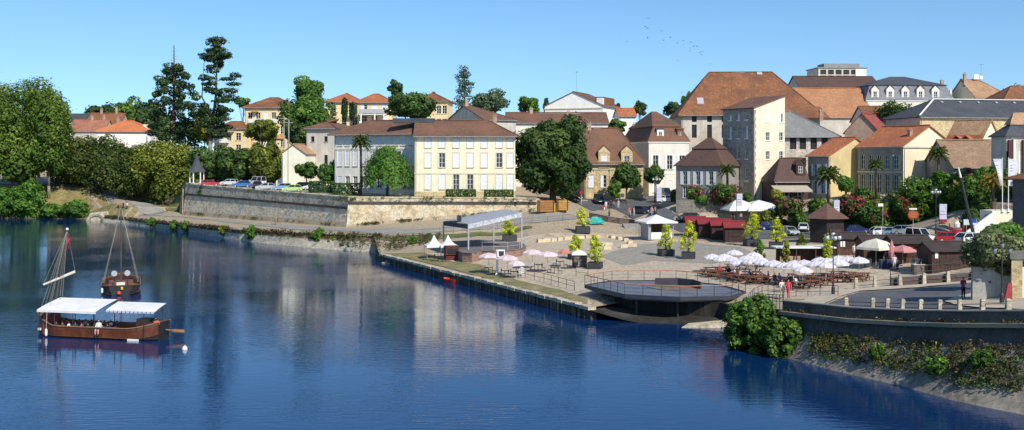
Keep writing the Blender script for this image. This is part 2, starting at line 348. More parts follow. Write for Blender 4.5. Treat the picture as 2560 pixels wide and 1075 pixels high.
# ------------------------------------------------------------------ water
def water():
    m, N, L, b = nt('river_water')
    b.inputs['Base Color'].default_value = (.003,.026,.1,1); b.inputs['Roughness'].default_value = .04; b.inputs['IOR'].default_value = 1.45; b.inputs['Specular Tint'].default_value = (.5,.76,1,1)
    t = N.new('ShaderNodeTexCoord')
    def layer(sx, sy, sc, det, rot=0):
        mp = N.new('ShaderNodeMapping'); mp.inputs['Scale'].default_value = (sx, sy, 1); mp.inputs['Rotation'].default_value = (0,0,R(rot)); L.new(t.outputs['Object'], mp.inputs['Vector'])
        n = N.new('ShaderNodeTexNoise'); n.inputs['Scale'].default_value = sc; n.inputs['Detail'].default_value = det; L.new(mp.outputs[0], n.inputs['Vector']); return n.outputs[0]
    a = layer(.45, 1.5, 1.5, 3, 12); c = layer(.5, 1.2, 5.0, 2, -9); d = layer(1, 1, .06, 3)
    def mth(op, x, y):
        k = N.new('ShaderNodeMath'); k.operation = op
        for i, q in enumerate((x, y)):
            if hasattr(q, 'is_linked'): L.new(q, k.inputs[i])
            else: k.inputs[i].default_value = q
        return k.outputs[0]
    h = mth('ADD', a, mth('MULTIPLY', c, .3))
    mr = N.new('ShaderNodeMapRange'); mr.inputs[1].default_value = .42; mr.inputs[2].default_value = .62; mr.inputs[3].default_value = .35; mr.inputs[4].default_value = 1.0; L.new(d, mr.inputs[0])
    bu = N.new('ShaderNodeBump'); bu.inputs['Distance'].default_value = WDIST; L.new(h, bu.inputs['Height']); L.new(mr.outputs[0], bu.inputs['Strength']); L.new(bu.outputs[0], b.inputs['Normal'])
    wb = MB(); wb.poly([(-3000,-60,0),(3000,-60,0),(3000,420,0),(-3000,420,0)])
    o = wb.build('water', m); o['kind'] = 'structure'
WDIST = .026
water()

# ------------------------------------------------------------------ banks and walls
def strip(b, A, B, n=1):
    """ruled surface between two polylines"""
    for i in range(len(A)-1):
        for k in range(n):
            b.poly([A[i].lerp(B[i], k/n), A[i+1].lerp(B[i+1], k/n), A[i+1].lerp(B[i+1], (k+1)/n), A[i].lerp(B[i], (k+1)/n)])
def dens(pts, step=1.0):
    out = []
    for a, b in zip(pts[:-1], pts[1:]):
        n = max(1, int((b-a).length/step)); out += [a.lerp(b, k/n) for k in range(n)]
    return out+[pts[-1]]
STW = stone('embankment_stone', (.46,.41,.32), (.54,.48,.38), (.27,.25,.17), 1.3, .75, (.2,.18,.13))
rng = random.Random(4)
# embankment slope along the path: stone revetment with earth on top
wl = [G(-300,552,0), G(0,545.5,0), G(225,548,0), G(255,553.5,0), G(322,560,0), G(460,577,0), G(600,601,0), G(760,619,0), G(935,633,0), G(950,636,0)]
tp = [CT(-300,287.5,.9), CT(0,281.6,.7), CT(225,276.5,.7), CT(262,267.3,1.0), CT(328,252,1.2), CT(460,226.5,1.55), CT(600,202,1.98), CT(760,188.5,2.25), CT(935,178.2,2.55), CT(952,176,2.5)]
b = MB(); strip(b, [p+Vector((0,-.8,-.6)) for p in wl[:4]], tp[:4], 1); o = b.build('river_bank', mat('bank_earth', (.14,.11,.06), .95, .3, 1)); o['kind'] = 'structure'
b = MB(); mid = [w.lerp(t, .62) for w, t in zip(wl, tp)]
strip(b, [p+Vector((0,-.5,-.6)) for p in wl[3:]], mid[3:], 1)
b.mi = 1; strip(b, mid[3:], tp[3:], 1)
o = b.build('embankment', [STW, mat('embankment_earth', (.17,.13,.06), .95, .35, 1.2, (.1,.1,.04))]); o['kind'] = 'structure'
b = MB(); b.poly([G(935,633,-.3), CT(950,163,-.3), CT(948,165,1.3), CT(938,178,2.55)]); b.poly([CT(950,163,-.3), CT(953,158,-.3), CT(952,162,1.2), CT(948,165,1.3)])
o = b.build('slope', mat('embankment_earth', (0,0,0))); o['kind'] = 'structure'
# pale stone at the mouth of the drain by the left bank
t = thing('culvert', 'pale rounded stone culvert mouth at the water below the dry grass bank', 'culvert', G(240,552,0))
b = MB()
for k in range(9):
    a0, a1 = math.pi*k/9, math.pi*(k+1)/9
    q = lambda a, r, y: (math.cos(a)*r, y, math.sin(a)*r*.75)
    b.hexa([q(a0,1.6,0),q(a1,1.6,0),q(a1,1.6,9),q(a0,1.6,9)], [q(a0,2.3,-.2),q(a1,2.3,-.2),q(a1,2.3,9),q(a0,2.3,9)])
b.build('arch', LIME, t)
b = MB(); b.extr([(-2.6,-.5),(2.4,-.5),(3.6,1.0),(2.2,2.3),(-1.6,1.9)], .3, 8); b.build('apron', LIME, t)
# quay wall: stone kerb on timber-stained masonry
t = thing('quay_wall', 'low stone quay wall with dark stained face along the plaza', 'wall', G(952,634,1.1))
o0 = t.location.copy()
QA = [G(952,634,1.15)-o0, G(1480,768,1.15)-o0]
qd = (QA[1]-QA[0]); qd.z = 0; ql = qd.length; qd.normalize(); qn = Vector((-qd.y, qd.x, 0)); qn = -qn if qn.y > 0 else qn
b = MB(); n = 70
for k in range(n):
    p0 = QA[0]+qd*(ql*k/n); p1 = QA[0]+qd*(ql*(k+1)/n-.03); j = rng.uniform(-.06,.06); dz = rng.uniform(-.05,.05)
    b.hexa([p0+qn*(.35+j)+Vector((0,0,-.28)), p1+qn*(.35+j)+Vector((0,0,-.28)), p1-qn*.45+Vector((0,0,-.28)), p0-qn*.45+Vector((0,0,-.28))], [p0+qn*(.35+j)+Vector((0,0,.04+dz)), p1+qn*(.35+j)+Vector((0,0,.04+dz)), p1-qn*.45+Vector((0,0,.06+dz)), p0-qn*.45+Vector((0,0,.06+dz))])
b.build('coping', LIME, t)
b = MB(); b.hexa([QA[0]+qn*.15+Vector((0,0,-2)),QA[1]+qn*.15+Vector((0,0,-2)),QA[1]-qn*.5+Vector((0,0,-2)),QA[0]-qn*.5+Vector((0,0,-2))],[QA[0]+qn*.15+Vector((0,0,-.285)),QA[1]+qn*.15+Vector((0,0,-.285)),QA[1]-qn*.5+Vector((0,0,-.285)),QA[0]-qn*.5+Vector((0,0,-.285))])
b.build('wall', stone('stained_stone', (.07,.055,.04), (.05,.045,.03), (.16,.13,.09), 1.6, .6), t)
b = MB()
for k in range(80):
    p = QA[0]+qd*rng.uniform(0, ql)+qn*.3; b.tube(p+Vector((0,0,-1.6)), p+Vector((0,0,-.2+rng.uniform(-.25,.1))), .07, .06, 5)
b.build('timber_facing', mat('old_timber', (.2,.16,.12), .95, .4, 2, (.08,.06,.05)), t)
# terrace wall: battered base, dark string course, rubble parapet
TW = [G(455,537,2.2), G(865,568,2.8), G(1342,528,5.6)]
t = thing('terrace_wall', 'long old battered stone terrace wall with dark string course above the path', 'wall', TW[1]); o0 = TW[1]
ztop = [9.3, 8.15, 7.85]; zc = [(6.95, 6.15), (7.15, 7.0)]
mats = [stone('wall_grey', (.66,.55,.4), (.76,.66,.5), (.34,.28,.19), .9, .75), stone('wall_warm', (.55,.42,.25), (.74,.66,.5), (.38,.24,.1), .9, .75, (.2,.16,.1))]
nn = [Vector((-.75,-.66,0)), Vector((-.38,-.92,0)), Vector((0,-1,0))]
for s in (0, 1):
    A = dens([TW[s]-o0+Vector((0,0,-1.5)), TW[s+1]-o0+Vector((0,0,-1.5))], 3); m_ = len(A)-1
    B = []; Cc = []; D = []
    for i in range(m_+1):
        f = i/m_; n_ = nn[s].lerp(nn[s+1], f); q = TW[s].lerp(TW[s+1], f)-o0
        q.z = 0
        B.append(q-n_*.75+Vector((0,0,zc[s][0]*(1-f)+zc[s][1]*f-o0.z))); Cc.append(q-n_*.8+Vector((0,0,ztop[s]*(1-f)+ztop[s+1]*f-o0.z))); D.append(q-n_*1.5+Vector((0,0,ztop[s]*(1-f)+ztop[s+1]*f-o0.z)))
    b = MB(); strip(b, A, B, 2); b.build('battered_wall', mats[s], t)
    b = MB(); strip(b, B, Cc, 1); strip(b, Cc, D, 1); strip(b, D, [p+Vector((0,0,-1.5)) for p in D], 1); b.build('parapet', [stone('rubble', (.58,.48,.35), (.68,.59,.45), (.2,.16,.1), 1.3, .5)], t)
    b = MB()
    for i in range(m_):
        n_ = nn[s].lerp(nn[s+1], i/m_)
        b.hexa([B[i]+n_*.3+Vector((0,0,-.12)), B[i+1]+n_*.3+Vector((0,0,-.12)), B[i+1]-n_*.2, B[i]-n_*.2], [B[i]+n_*.3+Vector((0,0,.3)), B[i+1]+n_*.3+Vector((0,0,.3)), B[i+1]-n_*.2+Vector((0,0,.3)), B[i]-n_*.2+Vector((0,0,.3))])
    b.build('string_course', mat('dark_course', (.07,.06,.05), .95, .3, 1), t)
    b = MB()
    for i in range(m_):
        n_ = nn[s]; w = rng.uniform(0,.05)
        b.hexa([Cc[i]+n_*.12, Cc[i+1]+n_*.12, D[i+1]-n_*.1, D[i]-n_*.1], [Cc[i]+n_*.12+Vector((0,0,.16+w)), Cc[i+1]+n_*.12+Vector((0,0,.16+w)), D[i+1]-n_*.1+Vector((0,0,.18+w)), D[i]-n_*.1+Vector((0,0,.18+w))])
    b.build('coping', mats[s], t)
rp = [TW[0]-o0, CT(459,268,3.0)-o0, CT(468,291,5.0)-o0]; b = MB()
for p_, q_ in zip(rp[:-1], rp[1:]): n_ = Vector((.75,.1,0)); b.poly([p_+Vector((0,0,-2)), q_+Vector((0,0,-2)), Vector((q_.x,q_.y,9.4-o0.z))+n_, Vector((p_.x,p_.y,9.4-o0.z))+n_]); b.poly([Vector((p_.x,p_.y,9.4-o0.z))+n_, Vector((q_.x,q_.y,9.4-o0.z))+n_, Vector((q_.x,q_.y,9.4-o0.z))+n_*2, Vector((p_.x,p_.y,9.4-o0.z))+n_*2])
b.build('side_return', mats[0], t)
e = TW[2]-o0; b = MB(); b.hexa([e+Vector((0,.5,-1)),e+Vector((.6,.8,-1)),e+Vector((1,9,-1)),e+Vector((0,9,-1))],[e+Vector((0,.8,2.3)),e+Vector((.5,1,2.3)),e+Vector((.7,9,2)),e+Vector((0,9,2))]); b.build('end_return', mats[1], t)
# river retaining wall on the right: parapet, ledge, shaded upright, battered base
RW = [G(1955,892,0), G(2020,911,0), G(2124,937,0), G(2266,970,0), G(2392,1006,0), G(2560,1039,0), G(2800,1085,0), G(3200,1150,0)]
RS = [CT(1955,84,1.5), CT(2020,81.4,1.75), CT(2124,77.6,2.05), CT(2266,73.7,2.4), CT(2392,70,2.8), CT(2560,66.3,3.3), CT(2800,61.4,3.9), CT(3200,55.5,4.4)]
RL = [CT(1955,84.3,3.25), CT(2020,82,3.35), CT(2124,78.2,3.55), CT(2266,74.3,3.9), CT(2392,70.6,4.35), CT(2560,66.9,4.9), CT(2800,62,5.4), CT(3200,56,5.9)]
t = thing('retaining_wall', 'tall river retaining wall with parapet ledge and weedy sloping base on the right', 'wall', RW[3]); o0 = RW[3].copy()
L_ = lambda a: [p-o0 for p in a]
up = lambda a, h: [p+Vector((0,0,h)) for p in a]
inn = lambda a, d: [p+Vector((.83*d,.56*d,0)) for p in a]
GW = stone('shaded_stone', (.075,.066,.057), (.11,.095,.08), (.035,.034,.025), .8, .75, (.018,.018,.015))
b = MB(); strip(b, inn(up(L_(RW),-1.2),-.8), L_(RS), 3); b.build('battered_base', stone('slope_stone', (.27,.23,.18), (.36,.31,.25), (.12,.11,.075), .9, .75, (.07,.06,.045)), t)
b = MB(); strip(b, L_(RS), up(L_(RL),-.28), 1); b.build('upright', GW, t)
b = MB(); A = inn(L_(RL),-.5); B = inn(L_(RL),.1); strip(b, up(A,-.26), A, 1); strip(b, A, B, 1); strip(b, up(A,-.26), up(B,-.26), 1); b.build('ledge', mat('ledge_stone', (.22,.19,.15), .9, .25, 1, (.22,.2,.12)), t)
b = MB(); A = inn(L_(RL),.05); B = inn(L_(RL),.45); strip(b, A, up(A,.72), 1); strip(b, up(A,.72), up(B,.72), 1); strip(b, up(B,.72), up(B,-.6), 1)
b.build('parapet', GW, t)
b = MB(); A = inn(up(L_(RL),.725),-.02); B = inn(up(L_(RL),.725),.52); strip(b, A, up(A,.08), 1); strip(b, up(A,.08), up(B,.08), 1); strip(b, up(B,.08), B, 1); b.build('coping', mat('coping_grey', (.26,.24,.21), .9, .2, 1), t)
b = MB(); q = L_([RW[0], RS[0], RL[0]]); h = L_([CT(1872,93,-.5), CT(1872,93,1.5), CT(1872,93.2,2.4)]); b.poly([q[0]+Vector((0,0,-1)), h[0], h[1], q[1]]); b.poly([q[1], h[1], h[2]+Vector((0,0,.1)), q[2]]); b.build('return', GW, t)
# low dark wall holding up the road above the plaza
def lowwall(name, label, pts, h, th, m, cat='wall', base=.6):
    t = thing(name, label, cat, pts[0]); b = MB(); q = dens([p-pts[0] for p in pts], 2)
    for a, c in zip(q[:-1], q[1:]):
        d = (c-a); d.z = 0; d.normalize(); n_ = Vector((-d.y, d.x, 0))*th/2; u = Vector((0,0,h)); lo = Vector((0,0,-base))
        b.hexa([a-n_+lo, c-n_+lo, c+n_+lo, a+n_+lo], [a-n_+u, c-n_+u, c+n_+u, a+n_+u])
    b.build('wall', m, t)
    b = MB()
    for a, c in zip(q[:-1], q[1:]):
        d = (c-a); d.z = 0; d.normalize(); n_ = Vector((-d.y, d.x, 0))*(th/2+.05); u = Vector((0,0,h+.003)); w = Vector((0,0,h+.1))
        b.hexa([a-n_+u, c-n_+u, c+n_+u, a+n_+u], [a-n_+w, c-n_+w, c+n_+w, a+n_+w])
    b.build('coping', mat('coping_grey', (0,0,0)), t); return t
lowwall('road_wall', 'low dark brown wall below the road, behind the green tarpaulin', pg((1474,545),(1520,555),(1575,562),(1640,572)), .95, .35, stone('brown_stone', (.14,.1,.08), (.18,.13,.1), (.09,.07,.05), 1.5))
lowwall('garden_wall', 'grey weathered garden wall below the grey house with oleanders', [at(1690,189.6),at(1760,189.3),at(1868,188.6)], 2.0, .4, stone('garden_stone', (.2,.18,.15), (.26,.23,.19), (.11,.1,.08), 1.5))
# ------------------------------------------------------------------ buildings
CREAM = mat('cream_render', (.82,.74,.53), .9, .06, .6, (.84,.77,.6), st=(.6,.5,.34))
STON = stone('yellow_stone', (.6,.47,.25), (.68,.56,.34), (.48,.35,.17), 1.4, .85, (.36,.27,.15))
LGREY = mat('light_grey_render', (.58,.54,.47), .9, .12, .6, (.5,.46,.4), st=(.3,.28,.24))
OFFW = mat('off_white_render', (.78,.74,.66), .9, .07, .6, (.68,.63,.54), st=(.5,.45,.38))
WHITER = mat('white_render', (.86,.84,.8), .9, .05, .5)
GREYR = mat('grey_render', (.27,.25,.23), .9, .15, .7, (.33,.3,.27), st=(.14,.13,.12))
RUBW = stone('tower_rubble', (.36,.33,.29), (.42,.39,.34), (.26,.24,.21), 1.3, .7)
TBR = tiles('brown_tiles', (.15,.078,.052), (.21,.1,.06), (.09,.055,.042))
TOR = tiles('orange_tiles', (.42,.14,.055), (.34,.11,.05), (.46,.2,.09))
TRU = tiles('russet_tiles', (.25,.1,.045), (.16,.065,.035), (.4,.2,.055))
TTA = tiles('tan_tiles', (.42,.26,.15), (.34,.18,.1), (.5,.35,.22))
TDK = tiles('dark_brown_tiles', (.09,.05,.042), (.115,.06,.045), (.07,.05,.04))
SLA = tiles('slate', (.055,.06,.075), (.075,.08,.095), (.05,.052,.06), 4)
SLG = tiles('grey_slate', (.24,.235,.23), (.19,.185,.18), (.3,.29,.27), 3.5)
DKP = mat('dark_void', (.012,.013,.015), .5, .2, 3)  # near-black sheet painting the unlit dark inside unglazed openings
def slabroof(b, W, D, ze, zr, ax, h0, h1, ov, gv=.3, t=.18):
    """pitched roof with hips (h0,h1 > 0) or gables; returns the ridge"""
    if ax == 'y': T = lambda p: (p[1], p[0], p[2]); w, d = D, W
    else: T = lambda p: p; w, d = W, D
    k = (zr-ze)/(d/2); zl = ze-k*ov; x0 = -ov if h0 else -gv; x1 = w+ov if h1 else w+gv
    r0 = (h0 if h0 else -gv, d/2, zr); r1 = (w-h1 if h1 else w+gv, d/2, zr); u = lambda p: T((p[0],p[1],p[2]+t))
    A, B_, C_, D_ = (x0,-ov,zl), (x1,-ov,zl), (x1,d+ov,zl), (x0,d+ov,zl)
    def face(pts):   # split into courses so edges look laid, not ruled
        if len(pts) == 3: b.slab([u(p) for p in pts], t); return
        a_, b_, c_, d_ = [Vector(p) for p in pts]; nx = max(3, int((b_-a_).length/2.2)); ny = 4; rj = random.Random(len(b.v)+int(w*10))
        gp = [[None]*(nx+1) for _ in range(ny+1)]
        for j in range(ny+1):
            for i in range(nx+1):
                s_, f_ = i/nx, j/ny; p = a_.lerp(b_, s_).lerp(d_.lerp(c_, s_), f_); e = 0 if i in (0, nx) else 1
                p.z += e*(rj.uniform(-.05,.05)-.14*math.sin(math.pi*s_)*(.4+.6*f_)) if w > 9 else e*rj.uniform(-.03,.03); gp[j][i] = u(p)
        for j in range(ny):
            for i in range(nx): b.slab([gp[j][i], gp[j][i+1], gp[j+1][i+1], gp[j+1][i]], t)
    face([A,B_,r1,r0]); face([C_,D_,r0,r1])
    if h0: face([D_,A,r0])
    if h1: face([B_,C_,r1])
    for e in [(r0,r1)]+([(A,r0),(D_,r0)] if h0 else [])+([(B_,r1),(C_,r1)] if h1 else []):
        b.tube(u((e[0][0],e[0][1],e[0][2]+.03)), u((e[1][0],e[1][1],e[1][2]+.03)), .13, .13, 6)
    return T
def windows(t, O, u, n, ops, st, wallmb=None):
    """joinery for the openings of one facade: window > pane, sills, shutters"""
    def q(a, z, d): return (O[0]+u[0]*a+n[0]*d, O[1]+u[1]*a+n[1]*d, z)
    def bar(b, a0, a1, z0, z1, d0, d1): b.hexa([q(a0,z0,d0),q(a1,z0,d0),q(a1,z0,d1),q(a0,z0,d1)], [q(a0,z1,d0),q(a1,z1,d0),q(a1,z1,d1),q(a0,z1,d1)])
    rev = st.get('rev', .22)
    for (a, z, w, h, kind) in ops:
        a0, a1, z1 = a-w/2, a+w/2, z+h
        fr = st.get('frame', WHITE); sh = st.get('shut', SHUT)
        if kind in 'osdD' or kind == 'h':
            b = MB(); k = .07
            bar(b, a0, a0+k, z, z1, -rev, -rev+.08); bar(b, a1-k, a1, z, z1, -rev, -rev+.08); bar(b, a0+k, a1-k, z1-k, z1, -rev, -rev+.08); bar(b, a0+k, a1-k, z, z+k, -rev, -rev+.08)
            if kind != 'd':
                bar(b, a-.04, a+.04, z+k, z1-k, -rev, -rev+.07)
                for j in range(1, 3 if h > 1.7 else 2): zz = z+h*j/(3 if h > 1.7 else 2); bar(b, a0+k, a-.04, zz-.025, zz+.025, -rev, -rev+.06); bar(b, a+.04, a1-k, zz-.025, zz+.025, -rev, -rev+.06)
            wo = b.build('window', fr if kind != 'd' else st.get('dframe', WOODD), t)
            p = MB(); p.poly([q(a0+.02,z+.02,-rev-.03),q(a1-.02,z+.02,-rev-.03),q(a1-.02,z1-.02,-rev-.03),q(a0+.02,z1-.02,-rev-.03)]); p.build('pane', GLASS if kind != 'd' else DKP, wo)  # kind d has no glass, only the painted dark of the opening
        if kind == 'c':
            for s in (0, 1):
                b = MB(); c0, c1 = (a0+.01, a-.008) if s == 0 else (a+.008, a1-.01)
                bar(b, c0, c1, z+.01, z1-.01, -.08, -.03); bar(b, c0+.05, c1-.05, z+h*.2, z+h*.2+.1, -.03, -.012); bar(b, c0+.05, c1-.05, z+h*.78, z+h*.78+.1, -.03, -.012)
                b.build('shutter', sh, t)
        if kind == 'h':   # one leaf half closed
            b = MB(); bar(b, a0, a, z, z1, -.06, -.01); b.build('shutter', sh, t)
        if kind == 's':
            for s in (-1, 1):
                b = MB(); c = a0-w*.5-.02 if s < 0 else a1+.02; bar(b, c, c+w*.5, z, z1, .02, .07); bar(b, c+.05, c+w*.5-.05, z+h*.2, z+h*.2+.1, .07, .09); b.build('shutter', sh, t)
        if st.get('sill', 1) and kind != 'D':
            b = MB(); bar(b, a0-.12, a1+.12, z-.14, z-.003, .003, .12); b.build('sill', st.get('sillm', LIME), t)
        if st.get('sur'):
            b = MB(); k = .2
            for r in ((a0-k,a0-.01,z,z1+k),(a1+.01,a1+k,z,z1+k),(a0-.01,a1+.01,z1+.01,z1+k)): bar(b, *r, .003, .04)
            b.build('surround', st['sur'], t)
def facade(b, O, u, n, W, z0, z1, ops, rev=.22):
    def q(a, z, d=0): return (O[0]+u[0]*a+n[0]*d, O[1]+u[1]*a+n[1]*d, z)
    us = sorted({0, W, *[max(0,o[0]-o[2]/2) for o in ops], *[min(W,o[0]+o[2]/2) for o in ops]}); zs = sorted({z0, z1, *[o[1] for o in ops], *[min(z1,o[1]+o[3]) for o in ops]})
    for i in range(len(us)-1):
        for j in range(len(zs)-1):
            cu, cz = (us[i]+us[i+1])/2, (zs[j]+zs[j+1])/2
            if any(abs(cu-o[0]) < o[2]/2 and o[1] < cz < o[1]+o[3] for o in ops): continue
            b.poly([q(us[i],zs[j]), q(us[i+1],zs[j]), q(us[i+1],zs[j+1]), q(us[i],zs[j+1])])
    for a, z, w, h, k in ops:
        a0, a1, z2 = a-w/2, a+w/2, z+h; r = -rev-.05
        b.poly([q(a0,z),q(a0,z2),q(a0,z2,r),q(a0,z,r)]); b.poly([q(a1,z),q(a1,z,r),q(a1,z2,r),q(a1,z2)]); b.poly([q(a0,z),q(a0,z,r),q(a1,z,r),q(a1,z)]); b.poly([q(a0,z2),q(a1,z2),q(a1,z2,r),q(a0,z2,r)])
        if k == 'c': b.poly([q(a0,z,-.12),q(a1,z,-.12),q(a1,z2,-.12),q(a0,z2,-.12)])
RW_ = random.Random(77)
def grid(cols, rows, W, w, kind):
    """cols: fractions of the width; rows: (sill height, height); kind: letter or rows of letters"""
    out = []
    for j, (z, h) in enumerate(rows):
        for i, c in enumerate(cols):
            k = kind if len(kind) == 1 else kind.split('/')[j][i]
            if k == 'o' and RW_.random() < .22: k = RW_.choice('hcc')
            if k != '.': out.append((c*W, z, w, h, k))
    return out
def house(name, label, M, th, zb, eave, ridge, L=None, Rr=None, D=None, W=None, roof='x', hip=(0,0), ov=.5, wall=None, rm=None, front=None, left=None, st=None, fdn=4, chim=(), wallL=None, cat='house', body=True):
    """M=(photo column, distance) of the corner both visible faces share; th: bearing of the right-hand face;
    zb/eave/ridge heights in metres; front/left: (columns, rows, width, kind)"""
    st = st or {}
    p = CT(M[0], M[1], zb); th = R(th); c, s = math.cos(th), math.sin(th)
    def hit(px, d):
        a = (px-1280)/F; return (a*p.y-p.x)/(d[0]-a*d[1])
    if Rr is not None: W = hit(Rr, (c, s))
    if L is not None: D = hit(L, (-s, c))
    t = thing(name, label, cat, p, th); ze = eave-zb; zr = ridge-zb
    fo = grid(front[0], front[1], W, front[2], front[3]) if front else []
    lo = [(D-a, z, w, h, k) for a, z, w, h, k in grid(left[0], left[1], D, left[2], left[3])] if left else []
    rev = st.get('rev', .22)
    b = MB(); facade(b, (0,0), (1,0), (0,-1), W, -fdn, ze, fo, rev)
    bl = b if wallL is None else MB(); facade(bl, (0,0), (0,1), (-1,0), D, -fdn, ze, lo, rev)
    if bl is not b: bl.mi = 1
    b.poly([(W,0,-fdn),(W,D,-fdn),(W,D,ze),(W,0,ze)]); b.poly([(0,D,-fdn),(0,D,ze),(W,D,ze),(W,D,-fdn)])
    rb = MB()
    if roof in 'xy':
        slabroof(rb, W, D, ze, zr, roof, hip[0], hip[1], ov)
        if roof == 'x':
            if not hip[0]: bl.poly([(0,0,ze),(0,D,ze),(0,D/2,zr)])
            if not hip[1]: b.poly([(W,0,ze),(W,D,ze),(W,D/2,zr)])
        else:
            if not hip[0]: b.poly([(0,0,ze),(W,0,ze),(W/2,0,zr)])
            if not hip[1]: b.poly([(0,D,ze),(W,D,ze),(W/2,D,zr)])
    elif roof == 's':     # single slope rising along x
        k = (zr-ze)/W
        rb.slab([(-ov,-.25,ze-k*ov+.2),(W+.2,-.25,zr+k*.2+.2),(W+.2,D+.25,zr+k*.2+.2),(-ov,D+.25,ze-k*ov+.2)], .19)
        b.poly([(0,0,ze),(W,0,ze),(W,0,zr)]); b.poly([(0,D,ze),(W,D,ze),(W,D,zr)]); b.poly([(W,0,ze),(W,D,ze),(W,D,zr),(W,0,zr)])
    elif roof == 'm':     # mansard: steep skirt then shallow hip; st['brk']=(inset, height fraction)
        i, f = st['brk']; zm = ze+(zr-ze)*f; o2 = ov
        lo_ = [(-o2,-o2,ze),(W+o2,-o2,ze),(W+o2,D+o2,ze),(-o2,D+o2,ze)]; mi = [(i,i,zm),(W-i,i,zm),(W-i,D-i,zm),(i,D-i,zm)]
        for a in range(4): c2 = (a+1) % 4; rb.slab([lo_[a],lo_[c2],mi[c2],mi[a]], .12)
        rb.mi = 1; d2 = (D-2*i)/2; hx = min(d2*1.2, (W-2*i)*.4); r0, r1 = (i+hx,D/2,zr), (W-i-hx,D/2,zr); e = .25
        m2 = [(i-e,i-e,zm),(W-i+e,i-e,zm),(W-i+e,D-i+e,zm),(i-e,D-i+e,zm)]
        for pts in ([m2[0],m2[1],r1,r0],[m2[2],m2[3],r0,r1],[m2[3],m2[0],r0],[m2[1],m2[2],r1]): rb.slab([(x,y,z+.15) for x,y,z in pts], .14)
    elif roof == 'f':
        rb.box(-ov, W+ov, -ov, D+ov, ze+.002, ze+.35)
    rms = rm if isinstance(rm, (list, tuple)) else [rm]
    ro = rb.build('roof', rms if roof == 'm' else rms[0], t)
    b.build('wall', wall, t)
    if bl is not b: bl.build('wall', wallL, t)
    windows(t, (0,0), (1,0), (0,-1), fo, st); windows(t, (0,0), (0,1), (-1,0), lo, st)
    if st.get('cornice'):
        cb = MB(); cb.box(-.18, W+.18, -.2, -.004, ze-.4, ze-.1); cb.box(-.2, -.004, -.003, D+.15, ze-.4, ze-.1); cb.build('cornice', st['cornice'], t)
    if roof in 'xy' and ov > .2:
        gb = MB(); k = (zr-ze)/((D if roof == 'x' else W)/2); zl = ze-k*ov+.06
        if roof == 'x': gb.tube((-.2,-ov-.07,zl),(W+.2,-ov-.07,zl),.08,.08,6)
        else: gb.tube((-ov-.07,-.2,zl),(-ov-.07,D+.2,zl),.08,.08,6)
        gb.tube((.25,-.1,-fdn),(.25,-.1,ze-.3),.05,.05,6)
        gb.build('gutter', mat('zinc', (.3,.3,.31), .5, .15, 2), t)
    for cx, cy, h in chim:
        cb = MB(); x, y = cx*W, cy*D
        base = ze+(zr-ze)*(1-abs(cy-.5)*2 if roof == 'x' else 1-abs(cx-.5)*2 if roof == 'y' else .4)-.8
        cb.box(x-.38,x+.38,y-.28,y+.28,base,base+h+.8); cb.box(x-.46,x+.46,y-.36,y+.36,base+h+.8,base+h+.95)
        for k in (-.18,.18): cb.lathe([(.1,0),(.09,.4),(.11,.42)], 8, (x+k,y,base+h+.95))
        cb.build('chimney', mat('chimney_brick', (.38,.24,.17), .9, .2, 2, (.5,.42,.34)), ro)
    t['_W'] = W; t['_D'] = D; t['_ze'] = ze; t['_zr'] = zr
    return t
def box_part(t, name, m, *boxes):
    b = MB()
    for q in boxes: b.box(*q)
    return b.build(name, m, t)
def dormer(t, x, y, z, w, h, wallm, roofm, depth=2.5, win=None, gable=True, kind='o', shut=SHUT):
    """gabled dormer standing on the front slope of a house (front faces -y)"""
    d = MB(); op = [(w/2, .35, w*.5, h*.62, kind)]
    facade(d, (x-w/2, y), (1,0), (0,-1), w, 0, h, op, .12); d.v = [(a,b_,c+z) for a,b_,c in d.v]
    d.poly([(x-w/2,y,z),(x-w/2,y+depth,z),(x-w/2,y+depth,z+h),(x-w/2,y,z+h)]); d.poly([(x+w/2,y,z),(x+w/2,y+depth,z),(x+w/2,y+depth,z+h),(x+w/2,y,z+h)])
    pk = z+h+w*.45
    if gable: d.poly([(x-w/2,y,z+h),(x+w/2,y,z+h),(x,y,pk)])
    do = d.build('dormer', wallm, t)
    r = MB(); e = .15
    if gable:
        for s in (-1, 1): r.slab([(x,y-e,pk+.12),(x+s*(w/2+e),y-e,z+h-.06),(x+s*(w/2+e),y+depth+1.2,z+h-.06),(x,y+depth+1.2,pk+.12)], .1)
    else: r.slab([(x-w/2-e,y-e,z+h+.12),(x+w/2+e,y-e,z+h+.12),(x+w/2+e,y+depth,z+h+.4),(x-w/2-e,y+depth,z+h+.4)], .1)
    r.build('dormer_roof', roofm, do)
    windows(do, (x-w/2, y), (1,0), (0,-1), [(w/2, .35+z, w*.5, h*.62, kind)], dict(rev=.12, sill=0, shut=shut))
def skylight(t, x, y, z, w, h, k):
    b = MB(); b.hexa([(x,y,z),(x+w,y,z),(x+w,y+h,z+h*k),(x,y+h,z+h*k)], [(x,y-.06,z+.12),(x+w,y-.06,z+.12),(x+w,y+h-.06,z+h*k+.12),(x,y+h-.06,z+h*k+.12)]); o = b.build('skylight', GREYM, t)
    b = MB(); b.poly([(x+.1,y+.03,z+.16),(x+w-.1,y+.03,z+.16),(x+w-.1,y+h-.16,z+(h-.16)*k+.145),(x+.1,y+h-.16,z+(h-.16)*k+.145)]); b.build('pane', GLASS, o)
def antenna(t, x, y, z, h=3):
    b = MB(); b.tube((x,y,z),(x,y,z+h),.03,.025,5)
    b.tube((x-.6,y,z+h-.1),(x+.7,y,z+h-.1),.02,.02,4)
    for k in range(6): b.tube((x-.5+k*.2,y-.3,z+h-.1),(x-.5+k*.2,y+.3,z+h-.1),.015,.015,4)
    b.build('antenna', DARKM, t)

